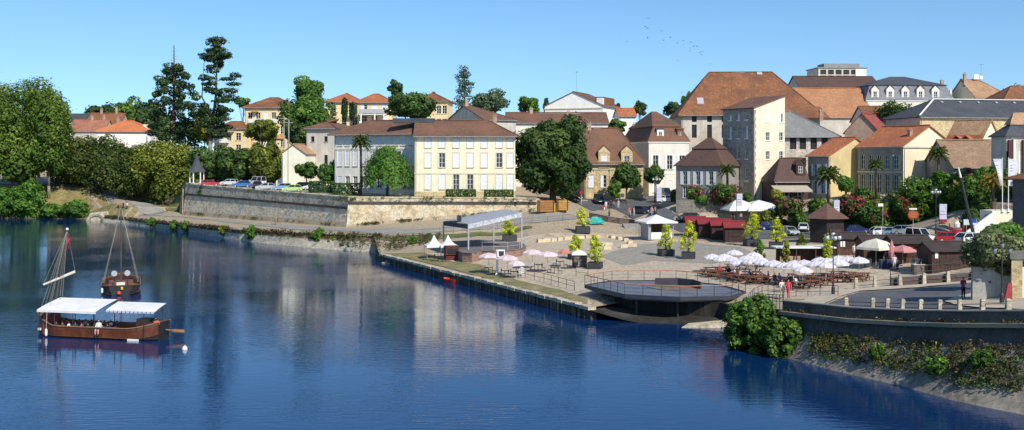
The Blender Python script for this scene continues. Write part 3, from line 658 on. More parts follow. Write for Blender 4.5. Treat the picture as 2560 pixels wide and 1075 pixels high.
# --- terrace houses in front
t = house('terrace_house', 'large cream three storey house with white shutters above the terrace wall', (1037,202.5), 1.5, 8.2, ZP(338,202.5), ZP(303,207.5), Rr=1288, D=11, hip=(0,5), ov=.75, wall=CREAM, rm=TBR,
    front=((.13,.27,.41,.55,.69,.84,.95),((1.3,2.8),(5.4,2.7),(9.1,1.7)),1.15,'cc.ooccc'.replace('.','',1)[:7]+'/cocccoc/ccccccc'), st=dict(sur=mat('pale_trim', (.66,.58,.44), .85, .08, 1), cornice=mat('pale_trim', (0,0,0))), chim=((.8,.5,1.0),))
W_ = t['_W']; box_part(t, 'string_course', mat('pale_trim', (0,0,0)), (-.06,W_+.06,-.07,-.004,4.15,4.4)); box_part(t, 'plinth', STON, (-.05,W_+.05,-.1,-.003,-3,.9))
box_part(t, 'roof_glazing', SLA, (-4.5,3.5,4.6,7.4,t['_zr']-.3,t['_zr']+.55))
t = house('terrace_wing', 'long shaded grey wing with deep eaves and white shutters left of the cream house', (836,214.5), -27, 8.6, ZP(333,213), ZP(303,214), Rr=1036, D=10.5, hip=(5,0), ov=1.0, wall=mat('cool_render', (.82,.76,.66), .9, .1, .6, (.72,.67,.58), st=(.5,.46,.4)), rm=TBR,
    front=((.07,.17,.27,.37,.47,.57,.67,.77,.87,.96),((.9,2.3),(5.2,3.0),(9.2,1.1)),1.05,'oooooooooo/cccccccccc/cccccccccc'), st=dict(sur=OFFW))
box_part(t, 'string_course', OFFW, (-.05,t['_W']-.3,-.12,-.004,8.45,8.75))
house('end_house', 'tall pale grey house with small dark windows at the left end of the terrace row', (766,238), -14, 8.6, ZP(321,238), ZP(301,243), Rr=838, D=12, hip=(5,5), ov=.6, wall=LGREY, rm=TBR, front=((.22,.68),((5.3,2.2),(10.4,1.2)),.8,'d'))
house('gable_house', 'cream gabled house with brown hipped roof behind the terrace row', (1212,236), 25, 9, ZP(300,236), ZP(262,240), L=1112, Rr=1290, roof='x', hip=(0,6), ov=.4, wall=LGREY, rm=TBR, chim=((.08,.5,1.2),(.3,.7,1.6)))
house('long_house', 'long low house with plain brown roof behind the big chestnut tree', (1268,250), 2, 9, ZP(307,250), ZP(283,255), Rr=1520, D=11, ov=.4, wall=OFFW, rm=TBR, chim=((.25,.5,1.0),(.62,.35,.9)))
house('flat_house', 'small cream house with shallow brown roof, left of the dormer house', (1395,238), 3, 8, ZP(335,238), ZP(318,242), Rr=1470, D=9, ov=.4, wall=STON, rm=TBR)
# --- apartments on the rise
AP = mat('apricot_render', (.78,.62,.37), .9, .06, .5); AP2 = mat('orange_render', (.62,.36,.13), .9, .08, .5)
t = house('apartment_block', 'cream and orange apartment block with white balcony and tiled hip roof on the left rise', (612,300), -6, 13, ZP(268,300), ZP(246,306), Rr=722, D=13, hip=(5,5), ov=.6, wall=AP, rm=TRU, left=None,
    front=((.12,.3,.48,.66,.86),((5.6,2.1),(9.2,2.2),(13,2.2)),1.3,'ooooo/o.ooo/ooooo'), cat='apartment building', fdn=8)
box_part(t, 'orange_storey', AP2, (.3,11.5,-.5,-.003,7.9,9.0)); bo = box_part(t, 'balcony', WHITE, (1.6,9.4,-1.7,-.003,12.3,12.55), (1.6,9.4,-1.7,-1.58,12.55,13.4), (1.6,1.72,-1.57,-.003,12.55,13.4), (9.28,9.4,-1.57,-.003,12.55,13.4))
box_part(bo, 'awning', fabric('yellow_awning', (.75,.5,.12)), (2,4,-1.4,-.1,15.4,15.5))
t = house('apartment_annex', 'lower cream apartment wing with stepped balconies beside the tall cedar', (536,296), -4, 12, ZP(322,296), ZP(305,300), Rr=616, D=10, hip=(3,3), ov=.4, wall=AP, rm=TRU, front=((.15,.45,.75),((5.2,2.0),(8.4,2.0)),1.4,'o'), cat='apartment building', fdn=8)
box_part(t, 'balcony', WHITE, (-.5,4.2,-1.6,-.003,7.7,7.9), (-.5,4.2,-1.6,-1.5,7.9,8.7)); box_part(t, 'awning', fabric('white_awning', (.8,.8,.8)), (2.2,5.6,-1.4,-.05,10.7,10.8))
t = house('apartment_block', 'cream apartment block with orange hip roofs, dark balcony and white columns', (815,292), 2, 13, ZP(254,292), ZP(234,298), Rr=905, D=13, hip=(5,5), ov=.6, wall=AP, rm=TOR, front=((.2,.5,.8),((8,2.2),(11.4,2.2),(14.7,2.1)),1.4,'o'), cat='apartment building', fdn=6)
t2 = house('apartment_block', 'cream apartment block with loggia, grey railing and white pillars, right of two cypresses', (893,288), 3, 13, ZP(255,288), ZP(236,294), Rr=980, D=13, hip=(4,4), ov=.6, wall=AP, rm=TOR, front=((.2,.5,.8),((8,2.2),(11.6,2.2),(14.9,2.0)),1.6,'o'), cat='apartment building', fdn=6)
W_ = t2['_W']; box_part(t2, 'balcony', GREYM, (.6,W_-1.6,-1.9,-.003,14.4,14.65), (.6,W_-1.6,-1.9,-1.8,14.65,15.5)); box_part(t2, 'pillar', WHITE, (1,1.35,-1.8,-1.45,8,14.4)); box_part(t2, 'pillar', WHITE, (4.6,4.95,-1.8,-1.45,8,14.4)); box_part(t2, 'pillar', WHITE, (W_-2.2,W_-1.85,-1.8,-1.45,8,14.4)); box_part(t2, 'soffit', WHITE, (.6,W_-1.6,-1.7,-.02,14.0,14.39))
house('apartment_block', 'cream apartment block half hidden by a round tree, furthest right of the rise', (1035,294), -4, 13, ZP(252,294), ZP(232,300), Rr=1118, D=12, hip=(5,5), ov=.6, wall=AP, rm=TRU, front=((.75,.92),((11,2.2),(14.6,2.2)),1.2,'o'), cat='apartment building', fdn=6)
t = house('white_hall', 'white gabled building with brown roof and dormer strip on the skyline', (1505,310), 68, 12, ZP(263,310), ZP(233,318), L=1362, Rr=1548, roof='x', hip=(0,3), ov=.5, wall=WHITER, rm=TBR, left=((.24,.78),((13.2,.9),),1.4,'d'), front=((.2,.5,.8),((8,2),(12,2)),2.5,'o'))
box_part(t, 'cornice', mat('pale_trim', (0,0,0)), (-.25,-.004,-.2,t['_D']+.2,t['_ze']-.9,t['_ze']-.6)); box_part(t, 'dormer', TRU, (3,t['_W']*.8,.4,3,t['_ze']+.3,t['_ze']+2.6)); box_part(t, 'dormer', WHITE, (1.2,2.6,.2,2,t['_ze']+.3,t['_ze']+2.2))
antenna(t, 1, 8, t['_zr'], 6)
house('small_house', 'little white house with red roof peeping out left of the mansard house', (1548,285), 5, 11, ZP(290,285), ZP(272,288), Rr=1590, D=8, ov=.4, wall=WHITER, rm=TOR)
# --- street houses
t = house('dormer_house', 'yellow stone house with steep brown roof and two stone dormers behind the chestnut', (1462,226), 2, 6.7, ZP(403,226), ZP(322,230), Rr=1608, D=9.5, hip=(0,4.6), ov=.55, wall=STON, rm=TBR, front=((.11,.32,.6,.86),((2.6,2.5),),1.15,'chDc'), st=dict(sur=LIME, cornice=LIME), fdn=3, chim=((.12,.5,1.1),))
for f in (.33, .72): dormer(t, t['_W']*f, -.15, t['_ze']-1.4, 2.4, 3.6, STON, TBR, 3.2, kind='c' if f < .5 else 'o')
box_part(t, 'string_course', LIME, (-.05,t['_W']+.05,-.1,-.004,6.2,6.45))
t = house('mansard_house', 'white three storey house with brown mansard roof beside the big russet roof', (1622,233), 9, 6.8, ZP(352,233), ZP(278,240), L=1555, Rr=1722, roof='m', ov=.3, wall=OFFW, wallL=LGREY, rm=[TBR,TBR], front=((.17,.52,.83),((1.2,2.6),(6.2,3.0)),1.15,'ccc/sss'), st=dict(brk=(1.4,.46), sur=WHITER, cornice=WHITER), fdn=3, chim=((.2,.8,1.4),))
dormer(t, t['_W']*.3, .3, t['_ze']+.2, 1.5, 2.3, WHITE, SLA, 1.5, gable=False); dormer(t, t['_W']*.8, .3, t['_ze']+.2, 1.5, 2.3, WOODR, TBR, 1.5, gable=False)
box_part(t, 'string_course', WHITER, (-.05,t['_W']+.05,-.09,-.004,5.2,5.45))
t = house('great_house', 'huge pale building under an enormous russet hip roof behind the tower', (1703,248), -3, 7.5, ZP(281,247), ZP(182,257), Rr=2050, D=20, hip=(7.6,9), ov=.8, wall=mat('great_render', (.56,.52,.45), .9, .14, .6, (.5,.4,.3), st=(.3,.27,.23)), rm=TRU, front=((.095,.205,.31),((8.0,2.4),(12.6,3.0),(16.2,2.2)),1.1,'ddd/ddd/ddd'), st=dict(sill=0), fdn=3)
W_ = t['_W']; k = (t['_zr']-t['_ze'])/(t['_D']/2)
skylight(t, W_*.125, 1.9, t['_ze']+1.9*k+.15, 1.5, 1.5, k); skylight(t, W_*.6, 9.3, t['_ze']+9.3*k+.15, 1.2, .8, k)
b = MB(); b.slab([(W_*.5,-2.4,t['_ze']-1.2),(W_+1.6,-2.4,t['_ze']-1.2),(W_+.2,1.2,t['_ze']+1.2*k+.24),(W_*.5,1.2,t['_ze']+1.2*k+.24)], .2); b.build('roof', TRU, t)
antenna(t, 12, 4, t['_ze']+4*k, 4.2); antenna(t, .5, 3, t['_ze'], 5)
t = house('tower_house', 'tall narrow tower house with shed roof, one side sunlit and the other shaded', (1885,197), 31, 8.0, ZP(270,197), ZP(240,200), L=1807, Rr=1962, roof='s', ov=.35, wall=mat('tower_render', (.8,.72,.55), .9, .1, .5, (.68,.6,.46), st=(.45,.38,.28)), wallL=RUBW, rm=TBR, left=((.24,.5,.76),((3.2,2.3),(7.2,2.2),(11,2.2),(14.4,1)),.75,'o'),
   front=((.44,.88),((3.7,1.5),(7.1,1.5),(10.6,1.5),(14.0,1.6)),.95,'o./oo/oo/oo'), st=dict(sillm=WHITER), fdn=3)
b = MB()
rr = random.Random(3)
for k in range(26): z = -.5+k*.64; w = .5 if k % 2 else .32; b.box(-.03,w,-.035,-.002,z,z+.6); b.box(-.035,-.002,-.001,w*1.2,z,z+.6)
b.build('quoins', stone('quoin_stone', (.42,.32,.27), (.5,.42,.34), (.36,.22,.18), 1.2, .8), t)
t = house('slate_roofed_house', 'stone house with pale weathered slate roof right of the tower', (1940,212), 3, 8, ZP(338,212), ZP(281,219), Rr=2092, D=14, hip=(0,7), ov=.7, wall=stone('white_rubble', (.55,.48,.42), (.62,.57,.5), (.4,.3,.25), 1.3, .8), rm=SLG, chim=((.9,.4,1.2),), front=((.28,.44,.62,.8),((5.6,1.8),(9.1,2.5)),1.3,'.dd./dddd'), st=dict(dframe=WOODR, sill=0), fdn=3)
t = house('grey_house', 'low grey house with steep brown gambrel roof in front of the tower', (1690,200), -36, 7.3, ZP(414,200), ZP(346,201), Rr=1806, D=9, roof='m', ov=.4, wall=GREYR, rm=[TDK,TDK], front=((.2,.48,.76),((.7,2.2),(3.2,2.4)),.95,'DDD/sss'), st=dict(brk=(2.4,.6)), fdn=3)
t = house('restaurant', 'small brown roofed restaurant with beige awning at the foot of the tower', (1938,191), 6, 7.4, ZP(452,191), ZP(398,194), Rr=2020, D=7, roof='x', hip=(2.2,0), ov=.3, wall=WOODD, rm=TDK, front=((.3,.7),((.4,2.2),),1.6,'o'), fdn=4)
b = MB(); b.slab([(-.8,-2.6,2.3),(t['_W']-.2,-2.6,2.3),(t['_W']-.2,-.1,3.1),(-.8,-.1,3.1)], .08); b.box(-.8,t['_W']-.2,-2.66,-2.602,2.0,2.3); b.build('awning', fabric('beige_awning', (.6,.53,.42)), t)
dormer(t, t['_W']*.82, .6, t['_ze']+1, 1.6, 2, WOODD, TDK, 1.5)
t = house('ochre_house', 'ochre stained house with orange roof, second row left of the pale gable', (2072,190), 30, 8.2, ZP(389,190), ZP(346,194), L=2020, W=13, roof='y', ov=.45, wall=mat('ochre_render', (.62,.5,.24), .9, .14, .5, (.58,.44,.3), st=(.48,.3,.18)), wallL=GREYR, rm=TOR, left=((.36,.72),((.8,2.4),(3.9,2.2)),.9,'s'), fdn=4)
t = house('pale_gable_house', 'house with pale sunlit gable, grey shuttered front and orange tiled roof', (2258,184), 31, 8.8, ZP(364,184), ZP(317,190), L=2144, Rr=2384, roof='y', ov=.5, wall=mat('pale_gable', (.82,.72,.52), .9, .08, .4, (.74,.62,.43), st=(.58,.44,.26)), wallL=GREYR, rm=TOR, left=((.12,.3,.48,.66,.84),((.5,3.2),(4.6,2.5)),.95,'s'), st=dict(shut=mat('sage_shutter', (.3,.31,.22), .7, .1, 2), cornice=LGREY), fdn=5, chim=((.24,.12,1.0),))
box_part(t, 'string_course', LGREY, (-.1,-.004,-.1,t['_D']+.05,4.0,4.25)); box_part(t, 'base', mat('maroon_paint', (.1,.02,.025), .8, .1, 1), (-.06,-.004,.2,t['_D']*.7,-1.2,.0))
t = house('brick_gable_house', 'pinkish brick gable with dark red roof behind the ochre house', (2198,207), 60, 9, ZP(330,207), ZP(286,212), L=2112, W=12, roof='x', ov=.3, wall=mat('pink_brick', (.42,.28,.21), .9, .15, 1.2, (.5,.38,.3)), rm=tiles('red_tiles', (.3,.06,.05), (.24,.06,.05), (.34,.1,.07)))
house('terracotta_house', 'low house with plain terracotta roof below the slate mansard', (2168,232), 4, 10, ZP(300,232), ZP(268,237), Rr=2240, D=9, ov=.4, wall=OFFW, rm=TRU, front=((.2,),((2,2),),1,'o'))
t = house('orange_roofed_hall', 'hall with broad orange tiled slope right of the huge russet roof', (2010,262), 3, 10, ZP(292,262), ZP(222,272), Rr=2185, D=20, ov=.4, wall=LGREY, rm=tiles('salmon_tiles', (.42,.2,.1), (.36,.16,.08), (.46,.26,.15)))
house('long_brown_roof', 'long building with dark brown roof under the concrete block on the skyline', (2004,284), 2, 12, ZP(222,284), ZP(192,291), Rr=2205, D=15, ov=.4, wall=LGREY, rm=TDK)
t = house('slate_mansard', 'grand house with blue slate mansard roof and five pale arched dormers', (2166,268), 2, 10, ZP(249,268), ZP(193,276), Rr=2382, D=16, roof='m', ov=.3, wall=OFFW, rm=[SLG if 0 else tiles('blue_slate', (.22,.23,.25), (.17,.18,.2), (.27,.28,.3), 4),SLA], front=((.1,.28,.46,.64,.82),((4,2.4),(8,2.2)),1.2,'c'), st=dict(brk=(1.2,.58), cornice=WHITER), chim=((.6,.5,1.6),(.97,.3,2.6)))
for k in range(5): dormer(t, t['_W']*(.1+.175*k), -.05, t['_ze']+.1, 1.9, 2.6, OFFW, SLA, 1.2)
for k in range(3): box_part(t, 'side_column', WHITER, (t['_W']-.2,t['_W']+.35,1+k*3,1.5+k*3,t['_ze']-2,t['_ze']+2.6))
t = house('concrete_block', 'grey flat topped concrete block with open upper floor on the far skyline', (2046,430), 3, 14, ZP(170,430), ZP(160,430), Rr=2166, D=14, roof='f', ov=.4, wall=LGREY, rm=mat('block_grey', (.25,.25,.26), .9, .1, .5), front=((.1,.26,.42,.58,.74,.9),((ZP(186,430)-14,1.9),(ZP(196,430)-14,1.2)),2.4,'d'), cat='apartment building', st=dict(sill=0))
box_part(t, 'penthouse', mat('block_grey', (0,0,0)), (3,17.5,2,10,t['_ze']+.36,t['_ze']+2.0)); box_part(t, 'wall_panel', WHITER, (15,19.3,-.3,-.01,t['_ze']-4,t['_ze']-.4))
t = house('slate_hall', 'long low building with dark blue slate roof and white hip line', (2300,214), 12, 9, ZP(291,214), ZP(250,220), L=2215, Rr=2640, roof='x', hip=(7,0), ov=.5, wall=STON, wallL=LGREY, rm=SLA, front=((.045,.12,.2,.28,.36,.44),((3.2,2.6),),1.3,'ccdccc'), left=((.2,.6),((3,2.4),),1.2,'o'), st=dict(cornice=LGREY))
b = MB(); ze, zr = t['_ze'], t['_zr']; b.tube((-.3,-.3,ze+.2),(7,t['_D']/2,zr+.25),.16,.16,6); b.tube((7,t['_D']/2,zr+.25),(t['_W'],t['_D']/2,zr+.25),.14,.14,6); b.build('flashing', WHITE, t)
k = (zr-ze)/(t['_D']/2)
for i in range(8): skylight(t, 8+i*4.2, t['_D']*.4, ze+t['_D']*.4*k+.2, .5, .4, k)
t = house('tan_house', 'tan roofed house with pale gable on the upper right skyline', (2440,262), 8, 10, ZP(244,262), ZP(200,268), L=2368, Rr=2530, roof='x', hip=(0,5), ov=.4, wall=CREAM, rm=TTA, chim=((.02,.4,2.2),), front=((.3,.6,.85),((6,2.2),),1.2,'o')); antenna(t, 5, 6, t['_zr'], 4)
box_part(t, 'satellite_dish', WHITE, (3,4.4,5.9,6.1,t['_zr']+.2,t['_zr']+1.4), (4.6,5.4,5.9,6.1,t['_zr']+.3,t['_zr']+1.1))
t = house('rust_house', 'rust roofed house at the far right edge of the skyline', (2510,250), 4, 10, ZP(252,250), ZP(216,255), Rr=2640, D=12, ov=.4, hip=(5,0), wall=CREAM, rm=TRU)
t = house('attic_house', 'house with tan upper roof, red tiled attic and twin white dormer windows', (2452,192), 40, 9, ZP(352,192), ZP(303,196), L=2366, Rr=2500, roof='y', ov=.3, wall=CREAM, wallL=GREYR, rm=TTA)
D_ = t['_D']; ze = t['_ze']
b = MB(); b.slab([(-.5,-.1,ze-1.2),(-.5,D_+.1,ze-1.2),(.5,D_+.1,ze+1.1),(.5,-.1,ze+1.1)][::-1], .12); b.build('attic_skirt', TOR, t)
for f in (.35, .62):
    b = MB(); b.box(-.95,.1,D_*f-.7,D_*f+.7,ze-1.4,ze+.35); do = b.build('dormer', WHITE, t); b = MB(); b.box(-.965,-.952,D_*f-.5,D_*f-.06,ze-1.2,ze+.2); b.box(-.965,-.952,D_*f+.06,D_*f+.5,ze-1.2,ze+.2); b.build('pane', GLASS, do)
    b = MB(); b.slab([(-1.2,D_*f,ze+1.0),(-1.2,D_*f+.9,ze+.3),(.4,D_*f+.9,ze+.3),(.4,D_*f,ze+1.0)], .1); b.slab([(-1.2,D_*f,ze+1.0),(-1.2,D_*f-.9,ze+.3),(.4,D_*f-.9,ze+.3),(.4,D_*f,ze+1.0)], .1); b.build('dormer_roof', TOR, do)
t = house('shed_house', 'low outbuilding with long weathered brown tile slope left of the flag banners', (2384,176), 2, 8.5, ZP(416,176), ZP(352,180), Rr=2520, D=12, roof='x', ov=.5, wall=GREYR, rm=tiles('weathered_tiles', (.3,.19,.12), (.24,.14,.09), (.4,.27,.17)), front=((.3,.6),((1,1.8),),1,'d'))
t = house('column_house', 'slate topped house with dark red columns behind the flag banners', (2516,164), 4, 8.4, ZP(340,164), ZP(285,168), Rr=2660, D=4.5, roof='m', ov=.4, wall=LGREY, rm=[SLA,TTA], front=((.08,.3,.5,.7),((.4,2.6),(3.6,4.4)),1.5,'o'), st=dict(brk=(1.6,.5)))
for k in range(4): box_part(t, 'pillar', mat('maroon_paint', (0,0,0)), (.2+k*2.2,.75+k*2.2,-.35,-.004,3.2,t['_ze']-.6)); box_part(t, 'pillar', OFFW, (.85+k*2.2,1.2+k*2.2,-.5,-.004,0,t['_ze']-.5))
t = house('slate_hung_house', 'dark slate hung house with brown roof at the right edge of the photo', (2588,128), 8, 5.5, ZP(447,128), ZP(426,131), Rr=2720, D=4.5, hip=(3,0), ov=.5, wall=tiles('wall_slate', (.075,.085,.105), (.1,.11,.125), (.06,.065,.08), 4), rm=TRU, front=((.2,.6),((2.5,2),),1,'d'), fdn=4)
# --- left bank houses
t = house('hip_roofed_villa', 'white villa with bright orange hip roof beyond the bronze trees', (240,330), 5, 11, ZP(328,330), ZP(303,337), Rr=376, D=13, roof='x', hip=(7,7), ov=.5, wall=WHITER, wallL=LGREY, chim=((.3,.5,.8),), rm=tiles('bright_orange_tiles', (.58,.19,.07), (.5,.16,.06), (.6,.25,.1)), front=((.45,.6,.8),((5.2,1.8),),1.2,'cco'))
box_part(t, 'chimney', OFFW, (t['_W']-3,t['_W']-1.2,3,4,t['_ze']-.5,t['_ze']+2.2))
house('red_roofed_house', 'long house with faded red roof left of the orange villa', (172,345), 3, 11, ZP(328,345), ZP(300,350), Rr=258, D=12, ov=.4, wall=LGREY, rm=tiles('faded_tiles', (.36,.15,.09), (.3,.11,.07), (.42,.2,.13)), front=((.3,.7),((6,2),),1.1,'o'), chim=((.85,.5,1.4),(.5,.5,1)))
house('russet_house', 'russet roofed house behind the red roofed one on the left bank', (215,372), 4, 11, ZP(312,372), ZP(284,378), Rr=300, D=12, ov=.4, wall=LGREY, rm=TRU, chim=((.3,.5,1.6),(.75,.5,2.0)))
house('slate_roofed_cottage', 'cottage with small dark slate roof just right of the great plane trees', (160,385), 4, 11, ZP(302,385), ZP(286,390), Rr=212, D=9, ov=.4, wall=LGREY, rm=SLA)
t = house('sunlit_house', 'small cream house with blank sunlit gable above the parked cars', (704,231), -6, 9, ZP(384,231), ZP(362,232), Rr=764, D=9, roof='y', ov=.3, wall=mat('bright_cream', (.84,.79,.63), .9, .05, .5), rm=TTA, fdn=3)
# outside stair with a pale side wall
t = thing('stair_ramp', 'pale walled ramp climbing right behind the parked white estate car', 'stair', at(700,233)); o0 = t.location.copy()
b = MB(); a = P(690,452,233)-o0; c = P(762,410,233)-o0; n_ = Vector((0,.4,0)); b.hexa([a+Vector((0,0,-2)), c+Vector((0,0,-6)), c+n_+Vector((0,0,-6)), a+n_+Vector((0,0,-2))], [a, c, c+n_, a+n_]); b.build('side_wall', OFFW, t)
b = MB()
for k in range(14): f = k/14; q = a.lerp(c, f); b.box(q.x, q.x+.5, .42, 2.6, q.z-3, q.z-1.0)
b.build('steps', CONC, t)
# pavilion on the wall corner
pp = CT(492,251,9.45); t = thing('pavilion', 'little open pavilion with pointed slate roof on the wall corner', 'pavilion', pp)
b = MB(); b.lathe([(1.85,0),(1.85,.25)], 6); b.build('floor', LIME, t)
for k in range(6):
    b = MB(); a = math.pi/3*k+.3; x, y = 1.55*math.cos(a), 1.55*math.sin(a); b.lathe([(.22,.25),(.2,.4),(.15,.5),(.14,2.5),(.2,2.6),(.2,2.75)], 8, (x,y,0)); b.build('column', OFFW, t)
b = MB(); b.lathe([(1.8,2.76),(1.8,3.0)], 12); b.build('beam', OFFW, t)
b = MB(); b.lathe([(2.15,2.95),(1.55,3.6),(1.0,4.5),(.55,5.6),(.2,6.6),(.04,7.1),(.03,7.7)], 12); b.build('roof', SLA, t)
# ------------------------------------------------------------------ vegetation
class Leaves:
    def __init__(s, seed): s.r = np.random.default_rng(seed); s.P = []; s.N = []; s.S = []; s.V = []
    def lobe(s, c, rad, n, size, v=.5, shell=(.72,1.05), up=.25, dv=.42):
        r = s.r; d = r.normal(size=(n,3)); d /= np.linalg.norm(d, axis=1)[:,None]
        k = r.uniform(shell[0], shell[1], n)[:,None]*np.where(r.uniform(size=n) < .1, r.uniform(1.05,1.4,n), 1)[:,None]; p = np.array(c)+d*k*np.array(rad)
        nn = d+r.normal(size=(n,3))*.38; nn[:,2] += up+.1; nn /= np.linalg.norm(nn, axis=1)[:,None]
        s.P.append(p); s.N.append(nn); s.S.append(size*r.uniform(.6,1.4,n)); s.V.append(np.clip(v+d[:,2]*.12+r.normal(size=n)*dv*.4, 0, 1))  # shade put into the leaf value: underside of each lobe darker
    def cloud(s, p, n, size, v=.5, dv=.4):
        p = np.asarray(p, float); m = len(p); n = np.asarray(n, float); n = n+s.r.normal(size=(m,3))*.4; n /= np.linalg.norm(n, axis=1)[:,None]
        s.P.append(p); s.N.append(n); s.S.append(size*s.r.uniform(.6,1.4,m)); s.V.append(np.clip(v+s.r.normal(size=m)*dv*.4, 0, 1))
    def mesh(s, name, m, asp=.62):
        p = np.concatenate(s.P); n = np.concatenate(s.N); z = np.concatenate(s.S)[:,None]; v = np.concatenate(s.V); q = len(p)
        a = np.cross(n, s.r.normal(size=(q,3))); a /= np.linalg.norm(a, axis=1)[:,None]+1e-9; b = np.cross(n, a)
        bend = n*z*.18
        co = np.stack([p-a*z, p+b*z*asp-bend, p+a*z, p-b*z*asp-bend], 1).reshape(-1,3)
        me = bpy.data.meshes.new(name); me.vertices.add(4*q); me.vertices.foreach_set('co', co.ravel().astype(np.float32))
        me.loops.add(4*q); me.loops.foreach_set('vertex_index', np.arange(4*q, dtype=np.int32)); me.polygons.add(q); me.polygons.foreach_set('loop_start', np.arange(0,4*q,4,dtype=np.int32)); me.polygons.foreach_set('loop_total', np.full(q,4,dtype=np.int32))
        at_ = me.attributes.new('v', 'FLOAT', 'POINT'); at_.data.foreach_set('value', np.repeat(v,4).astype(np.float32)); me.materials.append(m); me.update(); me.validate(); return me
LM = dict(
 plane=leafmat('plane_leaves', (0.048, 0.098, 0.015), (0.172, 0.270, 0.037), (0.265, 0.345, 0.066)), bronze=leafmat('bronze_leaves', (.04,.065,.016), (.125,.18,.034), (.19,.18,.045)),
 olivegreen=leafmat('olive_green_leaves', (0.066, 0.097, 0.015), (0.260, 0.308, 0.041), (0.416, 0.412, 0.062)), dark=leafmat('dark_leaves', (0.024, 0.055, 0.018), (0.099, 0.186, 0.044), (0.195, 0.280, 0.048)), mid=leafmat('mid_leaves', (0.037, 0.090, 0.017), (0.135, 0.269, 0.041), (0.245, 0.401, 0.067)),
 conifer=leafmat('conifer_needles', (0.022, 0.048, 0.022), (0.077, 0.143, 0.048), (0.155, 0.241, 0.073)), blue=leafmat('bluish_needles', (0.042, 0.085, 0.050), (0.140, 0.222, 0.124), (0.226, 0.305, 0.157)), bright=leafmat('bright_leaves', (.045,.12,.015), (.13,.28,.04), (.2,.37,.065)),
 lime=leafmat('lime_leaves', (0.302, 0.386, 0.019), (0.679, 0.737, 0.047), (0.980, 0.965, 0.094)), yellow=leafmat('yellow_green_leaves', (0.207, 0.228, 0.023), (0.471, 0.456, 0.070), (0.641, 0.579, 0.125)), olive=leafmat('grey_olive_leaves', (0.067, 0.088, 0.035), (0.207, 0.246, 0.102), (0.320, 0.351, 0.156)),
 pink=leafmat('oleander_blooms', (0.057, 0.070, 0.019), (0.377, 0.062, 0.109), (0.848, 0.211, 0.312)), red=leafmat('red_blooms', (0.067, 0.053, 0.019), (0.302, 0.035, 0.055), (0.566, 0.088, 0.125)), hedge=leafmat('hedge_leaves', (0.026, 0.066, 0.017), (0.092, 0.180, 0.041), (0.156, 0.258, 0.067)), palm=leafmat('palm_fronds', (0.038, 0.070, 0.016), (0.132, 0.193, 0.040), (0.320, 0.351, 0.078)), palmy=leafmat('yellow_palm_fronds', (0.189, 0.140, 0.031), (0.566, 0.386, 0.078), (0.792, 0.597, 0.156)), weed=leafmat('weed_leaves', (.04,.05,.015), (.13,.15,.04), (.2,.19,.08)), dry=leafmat('dry_weed', (.08,.065,.035), (.2,.16,.085), (.3,.25,.15)), rust=leafmat('rust_weed', (.05,.035,.02), (.12,.07,.035), (.17,.11,.06)), deep=leafmat('deep_green_leaves', (0.023, 0.055, 0.014), (0.098, 0.163, 0.036), (0.156, 0.221, 0.060)), nose=leafmat('broad_leaves', (.03,.075,.012), (.12,.23,.035), (.2,.32,.06)), reed=leafmat('reeds', (0.057, 0.123, 0.019), (0.170, 0.298, 0.047), (0.283, 0.421, 0.078)))
def crown(t, c, rad, n, size, m, seed, lobes=16, core=.5, flat=.2, name='crown', asp=.62, spread=.66, lr=(.3,.5)):
    rad = tuple(q/(spread+(lr[0]+lr[1])/2*.86) for q in rad)
    """crown of leaf clumps scattered in an uneven envelope with gaps"""
    L = Leaves(seed); rn = random.Random(seed); per = n//lobes; c = Vector(c)
    for i in range(lobes):
        f = (i+.5)/lobes; el = math.asin(max(-1, min(1, -1+2*f)))*(1) ; az = i*2.399+rn.uniform(-.5,.5)
        ce = math.cos(el)**.6; d = Vector((ce*math.cos(az), ce*math.sin(az), math.sin(el))); k = spread*rn.uniform(.78,1.15)
        q = Vector((d.x*rad[0]*k, d.y*rad[1]*k, d.z*rad[2]*k)); s = rn.uniform(*lr)
        L.lobe(c+q, (rad[0]*s*rn.uniform(.8,1.25), rad[1]*s, rad[2]*s*rn.uniform(.7,1.05)), per, size, rn.uniform(.22,.66)+d.z*.08)
    if core: L.lobe(c, (rad[0]*core, rad[1]*core, rad[2]*core), per*2, size*1.5, .12, (.5,1.0))  # dark core paints the shade inside the crown
    o = link(name, L.mesh(name, m, asp), t); return o
def trunk(t, h, r, c, rad, m, seed, nb=6, lean=0):
    rn = random.Random(seed); b = MB(); top = Vector((c[0]+lean, c[1], c[2]))
    pts = [Vector((0,0,-.6)), Vector((0,0,h*.3)), Vector((lean*.4,0,h*.8)), top]; b.path(pts, r, r*.4, 8)
    for k in range(nb):
        a = k*2*math.pi/nb+rn.uniform(-.4,.4); s = Vector((lean*.4,0,h*rn.uniform(.65,.95))); e = Vector((c[0]+math.cos(a)*rad[0]*.62, c[1]+math.sin(a)*rad[1]*.62, c[2]+rn.uniform(-.15,.5)*rad[2])); md = s.lerp(e,.5)+Vector((0,0,.1*rad[2])); b.path([s,md,e], r*.5, r*.12, 6)
    return b.build('trunk', m, t, True)
SEED = [100]
